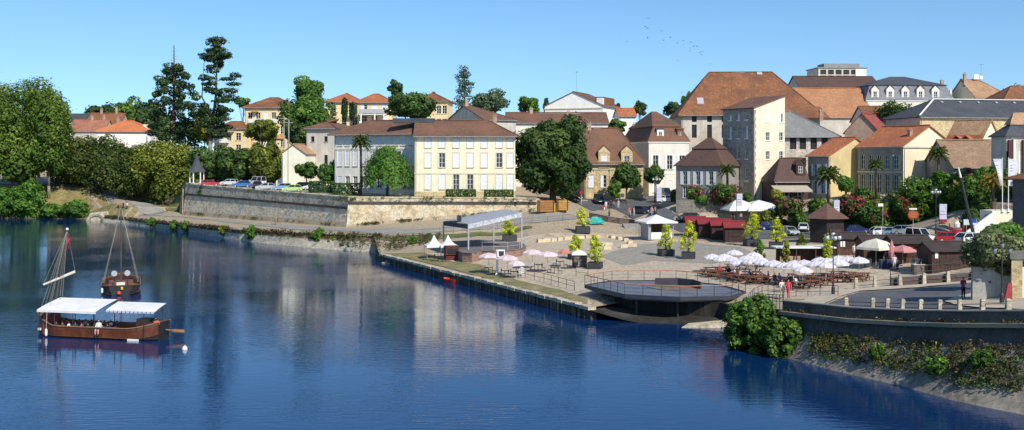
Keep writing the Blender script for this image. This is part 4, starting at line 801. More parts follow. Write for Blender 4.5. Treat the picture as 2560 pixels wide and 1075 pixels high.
def tree(label, cx, top, bot, w, Y, m, base=None, n=5200, size=.42, lobes=18, name='broadleaf_tree', group=None, cat='tree', core=.55, bark=None, trunk_r=None, depth=1., lr=(.3,.5), spread=.66):
    SEED[0] += 1; sd = SEED[0]
    p = at(cx, Y) if base is None else CT(cx, Y, base)
    zt, zb = ZP(top, Y), ZP(bot, Y); rx = w/2/F*Y*.97; rz = (zt-zb)/2; c = (0,0,(zt+zb)/2-p.z)
    t = thing(name, label, cat, p, 0, group)
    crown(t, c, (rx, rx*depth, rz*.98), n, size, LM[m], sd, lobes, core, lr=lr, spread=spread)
    h = max(1., zb-p.z+rz*.5); trunk(t, h, trunk_r or max(.12, rx*.075), c, (rx,rx*depth,rz), bark or BARK, sd)
    return t
def shrub(label, cx, top, bot, w, Y, m, n=1500, size=.28, lobes=9, name='shrub', group=None, base=None, second=None, depth=1., cat='shrub', lr=(.34,.58), spread=.66):
    SEED[0] += 1; p = at(cx, Y) if base is None else CT(cx, Y, base); zt, zb = ZP(top, Y), ZP(bot, Y); rx = w/2/F*Y; rz = (zt-zb)/2
    if base is None and zb < p.z: p.z = zb
    t = thing(name, label, cat, p, 0, group); c = (0,0,(zt+zb)/2-p.z)
    crown(t, c, (rx, rx*depth, rz), n, size, LM[m], SEED[0], lobes, .55, name='foliage', lr=lr, spread=spread)
    if second: crown(t, (0,-.2,c[2]+rz*.12), (rx*1.02, rx*depth, rz*.95), n//2, size*.8, LM[second], SEED[0]+77, lobes, 0, name='blossom')
    b = MB(); rn = random.Random(SEED[0])
    for k in range(4): a = k*1.6; b.path([(.08*math.cos(a),.08*math.sin(a),-.4), (rx*.25*math.cos(a),rx*.25*math.sin(a),c[2]*.6), (rx*.45*math.cos(a),rx*.45*math.sin(a),c[2]+rz*.2)], .07, .025, 5)
    b.build('stems', BARK, t); return t
# far bank left
for i, a in enumerate([('huge plane tree filling the left edge of the photo', -30, 232, 450, 200, 281, 18000), ('huge domed plane tree with the highest crown on the left bank', 62, 190, 440, 236, 289, 26000), ('huge plane tree right of the highest dome, above the bank path', 122, 232, 448, 118, 286, 14000)]):
    tree(a[0], a[1], a[2], a[3], a[4], a[5], 'plane', n=a[6], size=.36, lobes=48, name='plane_tree', group='plane trees on the left bank', bark=BARKP, core=.7, lr=(.24,.4), spread=.72)
tree('plane tree partly hidden low at the left edge of the bank', 30, 330, 462, 170, 284, 'plane', n=5000, size=.5, lobes=20, name='plane_tree', group='plane trees on the left bank', bark=BARKP, core=.7)
for lab, cx, top, bot, w, Y, m in [('bronze tinted chestnut nearest the great plane trees', 185, 340, 480, 130, 297, 'bronze'), ('broad bronze chestnut with the tallest crown of the row', 245, 330, 488, 170, 292, 'bronze'), ('bronze chestnut right of the broadest one in the row', 318, 350, 496, 130, 285, 'bronze'), ('dark olive tree between the bronze chestnuts and the walled terrace', 378, 350, 500, 120, 284, 'olivegreen'), ('olive green tree just left of the pavilion', 440, 345, 512, 135, 276, 'olivegreen')]:
    tree(lab, cx, top, bot, w, Y, m, n=11000, size=.34, lobes=34, name='chestnut_tree', group='row of trees on the left bank', core=.72, lr=(.26,.44), spread=.7)
for lab, cx, top, w, Y, m in [('dark round tree behind the red roofs on the left', 255, 247, 100, 400, 'dark'), ('bluish green tree behind the orange villa', 318, 240, 90, 395, 'mid'), ('dark tree behind the orange villa and left of the sequoia', 372, 246, 80, 380, 'conifer'), ('dark tree low beside the foot of the sequoia', 400, 290, 80, 350, 'dark'), ('dark tree in shade right of the sequoia foot', 470, 300, 90, 330, 'dark')]:
    tree(lab, cx, top, 345, w, Y, m, n=3000, size=.6, lobes=14, core=.65, group='dark background trees on the left')
def sequoia():
    p = CT(435,306,11.5); t = thing('sequoia_tree', 'tall dark sequoia with bare spiky top and red brown trunk', 'tree', p); H = ZP(112,306)-p.z
    b = MB(); b.path([(0,0,-1),(0,0,3),(0,0,H*.5),(0,0,H)], 1.05, .1, 9); rn = random.Random(9)
    for k in range(26): z = H*(.78+.21*k/26); a = k*2.4; l = (H-z)*.28+.5; b.tube((0,0,z),(l*math.cos(a),l*math.sin(a),z+rn.uniform(-.3,.4)),.05,.02,4)
    b.build('trunk', mat('red_bark', (.13,.055,.035), .95, .3, 2, (.08,.04,.03), bm=.6), t, True)
    L = Leaves(5)
    for k in range(120):
        f = k/120; z = H*(.14+.7*f); w = (1-f)**.45*8.0+1.0+.9*math.sin(k*.7); a = k*2.399; r = w*rn.uniform(.35,.98)
        if math.sin(a) < -.35 and abs(r*math.cos(a)) < 1.3: continue
        L.lobe((r*math.cos(a), r*math.sin(a), z+rn.uniform(-.6,.6)), (1.6*rn.uniform(.6,1.3),1.5,.95), 120, .34, rn.uniform(.15,.7))
    link('crown', L.mesh('crown', LM['conifer']), t)
sequoia()
def cedar(label, cx, top, bot, w, Y, seed, levels, base=None, fork=True, m='conifer', lowz=.3, dens_=95, droop=0.):
    p = at(cx, Y) if base is None else CT(cx, Y, base); t = thing('cedar_tree', label, 'tree', p); H = ZP(top,Y)-p.z; rn = random.Random(seed); W = w/2/F*Y
    b = MB(); k0 = .55; b.path([(-.3*W if fork else 0,0,-1),(-.2*W if fork else 0,0,H*.3),(0,0,H*.6),(W*.06,0,H*.97)], .72 if fork else .45, .08, 8)
    if fork: b.path([(-.12*W,0,H*.42),(-.55*W,0,H*.58),(-.45*W,0,H*.86)], .28, .06, 7)
    L = Leaves(seed)
    for k in range(levels):
        f = k/levels; z = H*(lowz+(1-lowz)*f); ww = W*((.62+.5*math.sin(math.pi*min(1,f*1.08)**.9)-.45*f**6) if fork else (1-.8*f))*rn.uniform(.6,1.1)
        for j in range(3):
            a = k*1.9+j*2.09+rn.uniform(-.5,.5); l = ww*rn.uniform(.5,1.0); e = Vector((l*math.cos(a), l*math.sin(a), z+rn.uniform(-.4,1.6)-droop*l)); s = Vector((0,0,z-.8+rn.uniform(-.5,.3)))
            if rn.random() < .18: continue
            b.tube(s, e, .11, .04, 5)
            for q in (.55, .95): c = s.lerp(e, q)+Vector((0,0,.2)); L.lobe(c+Vector((0,0,rn.uniform(-.5,.6))), (W*.27*rn.uniform(.5,1.4),W*.22,.8*rn.uniform(.5,1.2)), dens_//2, .3, rn.uniform(.15,.65), up=.5)
    b.build('trunk', BARKP if fork else BARK, t, True); link('crown', L.mesh('crown', LM[m]), t); return t
cedar('tall open cedar with forked pale trunk and flat layers of needles', 540, 97, 370, 128, 285, 21, 17, base=10.5, lowz=.3, dens_=330)
cedar('thin sparse cedar with drooping branches on the skyline', 1160, 168, 280, 90, 330, 23, 17, base=12, fork=False, m='blue', lowz=.45, dens_=60, droop=.45)
tree('weeping cedar dome right of the sparse cedar', 1224, 222, 285, 88, 325, 'blue', n=2600, size=.45, lobes=14, name='cedar_tree')
tree('pale yellow green tree between sequoia and tall cedar', 512, 258, 365, 62, 300, 'yellow', n=2600, lobes=12)
tree('dark shady tree behind the pavilion', 540, 366, 462, 130, 262, 'dark', n=6000, lobes=14, core=.7); tree('dark shady tree behind the red and blue cars', 596, 360, 462, 112, 256, 'dark', n=5000, lobes=14, core=.7)
tree('olive green tree behind the parked white van', 668, 350, 464, 98, 250, 'olivegreen', n=5200, lobes=14); tree('round green tree in front of the apricot apartments', 655, 298, 358, 92, 272, 'olivegreen', n=3000, lobes=12)
tree('big green tree left of the pale end house', 768, 228, 375, 132, 262, 'mid', n=7000, lobes=22, core=.65); tree('green tree top rising behind the big green tree', 772, 190, 262, 76, 268, 'mid', n=2600, lobes=10, lr=(.35,.55))
tree('dark ivy clad tree beside the big green one', 745, 300, 372, 50, 256, 'dark', n=1800, lobes=10)
tree('small far tree behind the apricot apartments', 608, 240, 275, 44, 420, 'mid', n=900, lobes=7); tree('round tree hiding the apartments on the rise', 1032, 228, 300, 130, 266, 'dark', n=5600, lobes=20); tree('dark pine top on the skyline behind the apartments', 990, 199, 245, 48, 330, 'conifer', n=1500, lobes=8)
for lab, cx, top, w in [('left of two slim cypresses in front of the apartments', 861, 236, 17), ('right of two slim cypresses in front of the apartments', 880, 252, 13)]:
    t = tree(lab, cx, top, 305, w, 262, 'conifer', n=1300, size=.3, lobes=12, name='cypress_tree', core=.8)
tree('bushy tree on the skyline left of the white hall', 1322, 237, 285, 68, 345, 'mid', n=2400, lobes=10)
for lab, cx, top, w, Y in [('little conifer left of the white hall', 1365, 242, 13, 370), ('little conifer right of the white hall', 1541, 258, 20, 330), ('twin spired conifer behind the mansard house', 1600, 250, 34, 380), ('dark pine on the skyline left of the russet roof', 1680, 250, 46, 340), ('far dark cedar at the upper right edge', 2535, 205, 60, 420), ('small tree on the slate mansard skyline', 2245, 182, 34, 420)]:
    tree(lab, cx, top, 290, w, Y, 'conifer', n=1200, size=.4, lobes=9, name='conifer_tree')
tree('tree behind the big russet roof at its left foot', 1722, 225, 290, 34, 300, 'mid', n=900, lobes=7)
tree('small green tree below the white hall', 1540, 298, 330, 55, 262, 'mid', n=1600, lobes=8); tree('small green tree right above the chestnut', 1470, 300, 330, 50, 265, 'dark', n=1400, lobes=8)
tree('very large dark horse chestnut at the end of the terrace wall', 1382, 283, 490, 208, 207, 'deep', n=19000, size=.36, lobes=44, name='chestnut_tree', core=.74, lr=(.2,.36), spread=.74, trunk_r=.75)
tree('dark street tree in front of the dormer house', 1566, 402, 480, 72, 219, 'dark', n=3600, size=.3, lobes=16, trunk_r=.22); tree('round clipped street tree in front of the white house', 1637, 410, 462, 48, 221, 'dark', n=2200, size=.28, lobes=12, trunk_r=.16)
tree('slim green sapling between the black car and the street tree', 1536, 452, 497, 36, 214, 'mid', n=1500, size=.26, lobes=9, trunk_r=.1)
shrub('low green shrub by the lamp with white banner', 1688, 468, 505, 22, 208, 'mid', n=600)
def weeping():
    p = at(968,202); t = thing('willow_tree', 'bright green weeping tree in front of the shaded wing', 'tree', p); L = Leaves(31); rn = random.Random(31); b = MB(); H = ZP(362,202)-p.z
    b.path([(0,0,-.5),(.1,0,H*.35),(0,0,H*.7)], .28, .1, 7)
    for k in range(46):
        a = k*2.4; r = 4.3*math.sqrt((k+.5)/46); z0 = H*(1-.4*(r/4.3)**2)+rn.uniform(-.5,.3); x, y = r*math.cos(a), r*math.sin(a); b.path([(0,0,H*.55),(x*.6,y*.6,z0),(x,y,z0-.8)], .07, .02, 4)
        n = 190; zz = np.array([rn.uniform(0,1) for _ in range(n)]); ln = min(z0-.8, 5.2)*rn.uniform(.7,1); pp = np.stack([x*(1+.1*zz)+np.array([rn.gauss(0,.4) for _ in range(n)]), y*(1+.1*zz)+np.array([rn.gauss(0,.4) for _ in range(n)]), z0-zz*ln], 1)
        L.cloud(pp, np.array([[math.cos(a),math.sin(a),.4]]*n), .24, rn.uniform(.25,.75))
    b.build('trunk', BARK, t, True); link('crown', L.mesh('crown', LM['bright'], .4), t)
weeping()
def palm(label, cx, top, base_py, w, Y, m='palm', n=34, skirt=True, tr=.2):
    p = at(cx, Y); bz = ZP(base_py, Y); p.z = min(p.z, bz) if base_py else p.z
    t = thing('palm_tree', label, 'palm tree', p); rn = random.Random(int(cx)); W = w/2/F*Y; H = ZP(top,Y)-p.z-W*.35
    b = MB(); b.path([(0,0,-.5),(.05,0,H*.5),(0,0,H)], tr*1.25, tr, 8); b.build('trunk', BARK, t, True)
    L = Leaves(int(cx)); sm = MB()
    for k in range(n):
        a = k*2.399; e = 1.25-1.75*k/n; l = W*rn.uniform(.85,1.1); pr = None
        pts = []
        for j in range(7):
            s = j/6; d = l*s; zz = math.sin(e)*d-.42*l*s*s*(1.1-e*.3); pts.append(Vector((math.cos(a)*d*math.cos(e*.7), math.sin(a)*d*math.cos(e*.7), H+zz)))
        sm.path(pts, .03, .012, 4); side = Vector((-math.sin(a), math.cos(a), 0)); P_ = []; N_ = []
        for j in range(26):
            s = .25+.75*j/26; f = s*6; i = min(5, int(f)); c = pts[i].lerp(pts[i+1], f-i)
            for sg in (-1, 1): P_.append(c+side*sg*l*.11*(1.15-s)+Vector((0,0,-.06))); N_.append((math.cos(a)*.2+side.x*sg*.5, math.sin(a)*.2+side.y*sg*.5, .8))
        L.cloud(P_, N_, .2*max(.7,W/1.8), rn.uniform(.2,.7) if k < n*.8 else .1)
    sm.build('ribs', LM[m], t); link('fronds', L.mesh('fronds', LM[m], .3), t)
palm('slender palm in front of the shaded wing beside the weeping tree', 902, 343, 478, 52, 203, n=40); palm('palm in front of the pale gable', 2346, 372, 560, 50, 176, n=44); palm('small palm before the grey shuttered front', 2190, 402, 560, 42, 177, n=36); palm('palm at the foot of the tower', 1818, 416, 500, 46, 191, n=36); palm('broad palm in front of the ochre house', 2070, 422, 560, 66, 178, n=50); palm('yellowing palm below the flag banners', 2482, 438, 560, 62, 158, 'palmy', n=34)
for lab, cx, w in [('left clipped hedge in front of the cream house', 1152, 72), ('right clipped hedge in front of the cream house', 1247, 70)]:
    p = at(cx, 200.6); t = thing('hedge', lab, 'hedge', p, 0, 'clipped hedges on the terrace'); L = Leaves(cx); hw = w/2/F*200
    rr_ = np.random.default_rng(cx); q = rr_.uniform(-1,1,(1500,3)); f = rr_.integers(0,3,1500); sg = np.where(rr_.uniform(size=1500)>.5,1,-1); q[np.arange(1500),f] = sg; q[:,2] = np.abs(q[:,2]); L.cloud(q*np.array([hw,.6,1.5])+np.array([0,0,.05]), q*np.array([.3,.8,.8])+1e-3, .2, .45); link('foliage', L.mesh('foliage', LM['hedge']), t)
for lab, cx, w, Y in [('dark clipped hedge beside the white car on the terrace', 805, 62, 214), ('clipped hedge below the palm on the terrace', 868, 66, 207)]:
    p = at(cx, Y); t = thing('hedge', lab, 'hedge', p, 0, 'clipped hedges on the terrace'); L = Leaves(cx); hw = w/2/F*Y
    rr_ = np.random.default_rng(cx); q = rr_.uniform(-1,1,(1300,3)); f = rr_.integers(0,3,1300); q[np.arange(1300),f] = np.where(rr_.uniform(size=1300)>.5,1,-1); q[:,2] = np.abs(q[:,2]); L.cloud(q*np.array([hw,.7,2.2]), q*np.array([.3,.8,.8])+1e-3, .22, .4); link('foliage', L.mesh('foliage', LM['hedge']), t)
tree('left of two small trees before the pale end house', 766, 402, 445, 60, 222, 'mid', n=2200, size=.3, lobes=12); tree('right of two small trees before the pale end house', 826, 404, 462, 58, 217, 'mid', n=2400, size=.3, lobes=12)
# bank and riverside shrubs on the left
for lab, cx, top, bot, w, Y, m in [('round green riverside bush under the plane trees', 65, 450, 535, 90, 279, 'bright'), ('green riverside bush at the left edge', 5, 462, 540, 70, 279, 'bright'), ('low green riverside bush beside the reeds', 190, 500, 540, 60, 276, 'mid'), ('dark riverside bush left of the drain mouth', 130, 508, 545, 60, 277, 'mid')]:
    shrub(lab, cx, top, bot, w, Y, m, n=2600, size=.4, lobes=12, group='riverside bushes')
for i, (lab, cx, top, bot, w, m) in enumerate([('tallest bright bush growing out of the embankment', 795, 560, 622, 36, 'bright'), ('dark leafy bush hanging over the embankment', 630, 560, 605, 34, 'mid'), ('small bush on the far end of the embankment', 378, 543, 566, 26, 'mid'), ('pair of bushes left half on the embankment', 435, 548, 576, 22, 'mid'), ('pair of bushes right half on the embankment', 462, 550, 578, 26, 'mid'), ('low bush on the embankment left of the tall one', 560, 560, 592, 26, 'olivegreen'), ('thin bush low on the embankment near the quay', 832, 590, 628, 24, 'olivegreen'), ('small dark bush near the white tents', 1030, 590, 618, 20, 'mid')]):
    Y = np.interp(cx, [378,460,600,760,935,1040], [240,226.5,202,188,177,168]); shrub(lab, cx, top, bot, w, float(Y)-.4, m, n=800, size=.25, lobes=7, group='bushes on the embankment', base=ZP(bot,float(Y)))
shrub('climbing plant on the terrace wall below the pavilion', 508, 462, 500, 26, 246.6, 'mid', n=700, base=6.2)
# big bush on the nose of the retaining wall, olive mass on the white wall
for i, (f, s, w, lab) in enumerate([(.08,.75,.9,'bright green shoot bush high on the sloping wall base near the big bush'), (.36,.6,.8,'green bush on the middle of the sloping wall base'), (.52,.5,1.1,'yellowish bush low on the sloping wall base'), (.63,.7,.9,'largest green bush on the right part of the sloping wall base')]):
    k = f*(len(RW)-1); i0 = int(k); q = (RW[i0].lerp(RW[i0+1], k-i0)).lerp(RS[i0].lerp(RS[i0+1], k-i0), s); SEED[0] += 1; t = thing('shrub', lab, 'shrub', q, 0, 'bushes on the sloping wall base'); crown(t, (-.1,-.15,.45), (w*.8,w*.6,.7), 900, .11, LM['nose' if i != 2 else 'mid'], SEED[0], 12, .3, name='foliage')
t = shrub('very big ragged green bush on the nose of the retaining wall', 1885, 740, 890, 134, 85.5, 'nose', n=9500, size=.17, lobes=70, base=.3, lr=(.12,.34), spread=.85); shrub('lower green bush spreading right of the big one at the water', 1955, 785, 902, 96, 82.6, 'nose', n=6000, size=.15, lobes=50, base=.1, lr=(.12,.36), spread=.85)
tree('grey green olive tree on the white planter wall', 2490, 572, 688, 150, 83.5, 'olive', n=11000, size=.14, lobes=34, name='olive_tree', core=.7); shrub('bright green bush behind the olive tree', 2510, 556, 620, 110, 92, 'bright', n=4200, size=.2, lobes=16, base=6)
# planted bank behind the parking
G_ = 'shrubs on the planted bank'
for lab, cx, top, bot, w, Y, m, s2 in [('pink oleander in front of the grey house', 1738, 462, 500, 42, 190, 'mid', 'pink'), ('largest dark pink oleander left of the tower', 1815, 455, 520, 80, 188.5, 'mid', 'red'), ('pink flowering bush right of the white parasols', 1972, 490, 545, 72, 182, 'mid', 'pink'), ('green shrub by the garden wall', 1755, 485, 515, 34, 189.4, 'mid', None), ('dark red flowering bush behind the roofed kiosk', 2125, 485, 540, 80, 178, 'dark', 'red'), ('green bush with few red flowers near the sign pole', 2180, 495, 575, 90, 178.5, 'mid', 'red'), ('dark green bush behind the red sign', 2250, 470, 570, 90, 178, 'dark', None), ('round leafy bush before the pale gable', 2300, 438, 520, 100, 177, 'mid', None), ('red flowering bush under the round leafy one', 2255, 490, 540, 44, 176, 'mid', 'red'), ('bright green climber column below the palm', 2352, 420, 490, 46, 175, 'bright', None), ('dark green bush right of the white banner', 2390, 500, 575, 70, 173, 'dark', None), ('green bush beside the leaning mast', 2425, 445, 545, 84, 168, 'mid', None), ('dark bush at the foot of the stairs', 2455, 480, 560, 60, 162, 'dark', None), ('magenta flowering bush below the weathered tile roof', 2425, 420, 462, 60, 171, 'mid', 'pink'), ('olive bush above the cream stairs', 2470, 410, 470, 60, 166, 'mid', None), ('low green bush behind the silver car', 1995, 520, 572, 50, 181.5, 'mid', None), ('low green bush behind the blue cars', 2150, 545, 588, 80, 181, 'olivegreen', None), ('low dark bush behind the white van', 2330, 540, 590, 90, 181, 'dark', None), ('green bush behind the flag poles', 2530, 420, 500, 90, 163, 'mid', None), ('green tuft at the tower foot', 1868, 480, 505, 24, 192, 'mid', None), ('yellow green bush by the restaurant awning', 1942, 472, 494, 24, 188, 'yellow', None), ('dark leafy bush below the long slate roof', 2235, 250, 318, 90, 232, 'dark', None), ('green shrub below the ochre house', 2115, 440, 480, 40, 186, 'bright', None), ('dark shrub filling the bank behind the kiosk', 2085, 500, 570, 80, 182, 'dark', None), ('mid green shrub above the red flowering bush', 2165, 470, 530, 80, 181.5, 'mid', None), ('olive shrub below the grey shuttered front', 2205, 500, 560, 70, 179, 'olivegreen', None), ('shaded shrub low behind the pale cars', 2215, 545, 592, 90, 178.5, 'dark', None), ('green shrub low left of the white van', 2275, 540, 590, 80, 178, 'mid', None), ('glossy shrub right of the round leafy bush', 2345, 480, 560, 80, 174.5, 'mid', None), ('dark shrub under the bright climber', 2372, 460, 530, 70, 173, 'dark', None), ('leafy shrub between the banner and the mast', 2405, 540, 592, 80, 169, 'mid', None), ('tall leafy shrub below the tan outbuilding', 2400, 450, 520, 70, 171, 'olivegreen', None), ('green shrub at the ochre house corner', 2050, 490, 550, 60, 184, 'mid', None), ('low olive shrub behind the white terrace parasols', 1925, 520, 570, 60, 184, 'olivegreen', None), ('dark green shrub left of the stairs', 2440, 520, 580, 60, 160, 'dark', None), ('tall green shrub right of the pale gable palm', 2380, 430, 520, 70, 175, 'mid', None), ('leafy green shrub behind the leaning mast', 2440, 440, 530, 80, 165, 'nose', None), ('dense shrub below the magenta flowers', 2425, 470, 560, 80, 169, 'mid', None), ('low shrub beside the notice board', 2432, 545, 590, 60, 158, 'dark', None), ('spreading shrub above the car park wall', 2320, 500, 570, 90, 176, 'nose', None), ('olive shrub under the pale gable', 2290, 500, 560, 90, 176.5, 'olivegreen', None)]:
    shrub(lab, cx, top, bot, w, Y, m, n=2000, size=.27, lobes=13, group=G_, second=s2, base=(ZP(bot, Y)))
# uncountable ground cover
def weeds(name, pts, n, hh, size, mats, seed, parts=9):
    """tufts of leaves scattered along a band given by (low, high) polylines"""
    rn = np.random.default_rng(seed)
    for j, (m, frac, lo, hi) in enumerate(mats):
        L = Leaves(seed+j); q = int(n*frac)
        ct_ = rn.uniform(0, 1, max(6, n//22)); f = rn.uniform(0, 1, q); w_ = rn.uniform(size=q) < .72; f = np.where(w_, np.clip(ct_[rn.integers(0, len(ct_), q)]+rn.normal(size=q)*.011, 0, 1), f)*(len(pts[0])-1.0001); i = f.astype(int); k = (f-i)[:,None]; A = np.array([list(p) for p in pts[0]]); B = np.array([list(p) for p in pts[1]])
        s = rn.uniform(lo, hi, q)[:,None]; c = (A[i]*(1-k)+A[i+1]*k)*(1-s)+(B[i]*(1-k)+B[i+1]*k)*s
        for w in range(parts): pp = c+rn.normal(size=(q,3))*np.array([.3,.3,.12])*hh*1.2+np.array([0,0,1])*rn.uniform(0,hh,q)[:,None]; L.cloud(pp, rn.normal(size=(q,3))+np.array([-.3,-.5,.5]), size, .45, .6)
        o = link(name, L.mesh(name, LM[m], .4)); tag(o, kind='stuff', label={'embankment_weeds':'rusty and green weeds along the stone embankment','wall_weeds':'dry and green weeds clinging to the retaining wall','reeds':'green reeds and grass at the waterline of the left bank','bank_scrub':'dry scrub on the slope near the quay','wall_tufts':'tufts of weeds growing along the old terrace wall'}[name], cat='weeds')
weeds('embankment_weeds', (mid[3:], tp[3:]), 900, .45, .17, [('rust',.55,.25,1.05),('weed',.45,.0,1.05)], 50)
weeds('bank_scrub', ([p+Vector((0,0,.2)) for p in pg((840,622),(950,630),(1030,622),(1090,610))], [p+Vector((0,0,.1)) for p in pg((840,595),(950,592),(1030,590),(1100,588))]), 420, .35, .15, [('dry',.6,0,1),('weed',.4,0,1)], 60)
weeds('reeds', ([CT(-250,286.5,.0), CT(0,280.5,.0), CT(225,275.5,.0)], [CT(-250,289,2.2), CT(0,284,2.2), CT(225,278,1.6)]), 1300, 1.2, .4, [('reed',1,-.1,.8)], 70, 7)
weeds('wall_weeds', (RW[1:], RS[1:]), 760, .42, .11, [('weed',.36,.3,1.02),('dry',.26,.36,1.05),('rust',.1,.4,1.05),('mid',.12,.3,.95),('olivegreen',.16,.3,1.0)], 80, 14)
weeds('wall_weeds', (up(RL,-.2), up(RL,.1)), 130, .28, .1, [('dry',1,-.2,.6)], 90, 10)

weeds('wall_tufts', ([Vector(p)+Vector((-.35,-.4,-.9)) for p in (CT(457,252.4,9.2), CT(865,196.6,8.1), CT(1342,198.4,7.8))], [Vector(p)+Vector((.1,.1,.15)) for p in (CT(457,252.4,9.2), CT(865,196.6,8.1), CT(1342,198.4,7.8))]), 110, .4, .17, [('weed',.5,.1,1),('mid',.25,.2,1),('dry',.25,.1,1)], 110, 8)
weeds('wall_tufts', ([p+Vector((-.3,-.4,0)) for p in pg((462,534),(865,566),(1340,527))], [p+Vector((0,-.1,.1)) for p in pg((462,534),(865,566),(1340,527))]), 150, .4, .17, [('weed',.6,0,1),('dry',.4,0,1)], 120, 8)
# ------------------------------------------------------------------ things on the quay
PAR = fabric('parasol_white', (.82,.78,.84)); PARC = fabric('parasol_cream', (.85,.8,.66)); PARW = fabric('canvas_white', (.86,.85,.83), .15); PARP = fabric('parasol_pink', (.7,.3,.3)); PARPK = fabric('parasol_blush', (.82,.68,.72)); PARR = fabric('parasol_coral', (.68,.26,.2))
def parasol(name, label, loc, r, h, m, group=None, n=8, rise=.42, sides=None, valance=.16, rz=0):
    t = thing(name, label, 'parasol', loc, rz, group); b = MB(); a0 = math.pi/n
    ring = lambda rr, z: [(rr*math.cos(a0+2*math.pi*k/n), rr*math.sin(a0+2*math.pi*k/n), z) for k in range(n)]
    R0, R1, R2 = ring(r, h-rise), ring(r*.55, h-rise*.35), ring(.03, h)
    lo = ring(r*1.01, h-rise-valance)
    for k in range(n):
        j = (k+1) % n; mid_ = lambda A, B, f: tuple(A[i]*(1-f)+B[i]*f for i in range(3))
        sag = lambda A, B: (lambda q: (q[0]*.97, q[1]*.97, q[2]-.03))(mid_(A, B, .5))
        s0, s1 = sag(R0[k], R0[j]), sag(R1[k], R1[j])
        b.poly([R0[k], s0, s1, R1[k]]); b.poly([s0, R0[j], R1[j], s1]); b.poly([R1[k], s1, R2[k]]); b.poly([s1, R1[j], R2[j], R2[k]])
        b.poly([lo[k], mid_(lo[k],lo[j],.5), s0, R0[k]]); b.poly([mid_(lo[k],lo[j],.5), lo[j], R0[j], s0])
    b.build('canopy', m, t)
    b = MB(); b.tube((0,0,0), (0,0,h+.08), .028, .025, 7)
    b.build('pole', GREYM if m is not PAR else WHITE, t)
    b = MB()
    for k in range(n): b.tube((0,0,h-rise*.9), R0[k], .012, .01, 4)
    b.build('ribs', GREYM, t)
    b = MB(); b.box(-.28,.28,-.28,.28,0,.09); b.build('base', CONC, t)
    return t
def picnic(label, loc, rz, group):
    t = thing('picnic_table', label, 'picnic table', loc, rz, group)
    b = MB()
    for k in range(5): b.box(-.9,.9,-.38+k*.155,-.24+k*.155,.72,.76)
    b.build('tabletop', WOODR, t)
    for s in (-1, 1):
        b = MB()
        for k in range(2): y = s*(.62+k*.15); b.box(-.9,.9,y-.065,y+.065,.42,.46)
        b.build('seat', WOODR, t)
    for x in (-.62, .62):
        b = MB()
        for s in (-1, 1): b.hexa([(x-.04,s*.72-.05,0),(x+.04,s*.72-.05,0),(x+.04,s*.72+.05,0),(x-.04,s*.72+.05,0)], [(x-.04,s*.2-.05,.715),(x+.04,s*.2-.05,.715),(x+.04,s*.2+.05,.715),(x-.04,s*.2+.05,.715)])
        b.box(x+.045,x+.1,-.8,.8,.35,.415); b.build('leg_frame', WOODR, t)
    return t
# rows of white parasols and picnic tables, two clusters; rows from the back
rows = [('left', [(1836,672),(1884,677)]), ('left', [(1781,681),(1812,681),(1832,688),(1866,692),(1896,692)]), ('left', [(1800,688),(1845,696),(1878,699),(1904,704)]),
        ('right', [(2098,692),(2122,694),(2148,698)]), ('right', [(2050,697),(2068,699),(2095,703)]), ('right', [(1985,700),(2012,703),(2042,706),(2064,709)]), ('right', [(1935,706),(1960,709),(1984,714),(2005,720)])]
wp = None; pt_ = None
for ri, (side, ps) in enumerate(rows):
    rl = ['back row','middle row','front row','far right row','right hand row','second row from the front','front row'][ri]
    for k, (x, y) in enumerate(ps):
        q = on(x, y); lab = f'white parasol, {ORD[k]} from left in the {rl} of the {side} cluster'
        if wp is None: wp = parasol('parasol', lab, q, 1.02, 2.25, PAR, 'white parasols over the picnic tables', 10, .4)
        else: w_ = clone(wp, q+Vector((0,0,rng.uniform(-.02,.02))), rng.uniform(0,1), lab, sc=rng.uniform(.93,1.06)); w_.rotation_euler.x = rng.uniform(-.07,.07); w_.rotation_euler.y = rng.uniform(-.07,.07)
        q2 = on(x-3, y+4); lab = f'brown picnic table under the {ORD[k]} parasol, {rl}, {side} cluster'
        if pt_ is None: pt_ = picnic(lab, q2, .1, 'picnic tables under white parasols')
        else: clone(pt_, q2, rng.uniform(-.25,.25)+(1.57 if rng.random() < .3 else 0), lab)
for k, (x, y) in enumerate([(1770,690),(1785,694),(1812,699),(1838,704),(1862,707),(1890,711),(2030,720),(2110,706),(2135,706),(2155,700)]):
    clone(pt_, on(x, y), rng.uniform(-.3,.3), f'open brown picnic table, {ORD[k]} from the left along the sunny front edge')
# scattered beach parasols near the stage
for x, top, w, gy, m, lab in [(1222,632,54,684,PARPK,'blush pink parasol left of the white loudspeaker post'), (1268,637,56,690,PARPK,'blush pink parasol right behind the white loudspeaker post'), (1291,651,44,697,PARPK,'lowest blush parasol near the white dressed sitter'), (1331,623,52,672,PARPK,'pale pink parasol alone left of the pair beside the stage'), (1369,628,54,682,PARPK,'pale pink parasol just left of the coral one'), (1411,622,34,667,PARR,'coral red parasol between pale ones'), (1447,625,52,674,PARW,'white square parasol over a dark cabinet')]:
    q = on(x, gy); parasol('parasol', lab, q, w/2/F*q.y, (gy-top)/F*q.y, m, 'beach parasols near the stage', 8 if m is not PARW else 4, .4)
q = on(2190,670); parasol('parasol', 'large cream square parasol in front of the wooden huts', q, 2.15, 3.35, PARC, n=4, rise=.95, valance=.28, rz=.6)
q = on(2257,664); parasol('parasol', 'pink square parasol right of the cream one', q, 1.5, 2.3, PARP, n=4, rise=.6, rz=.5)
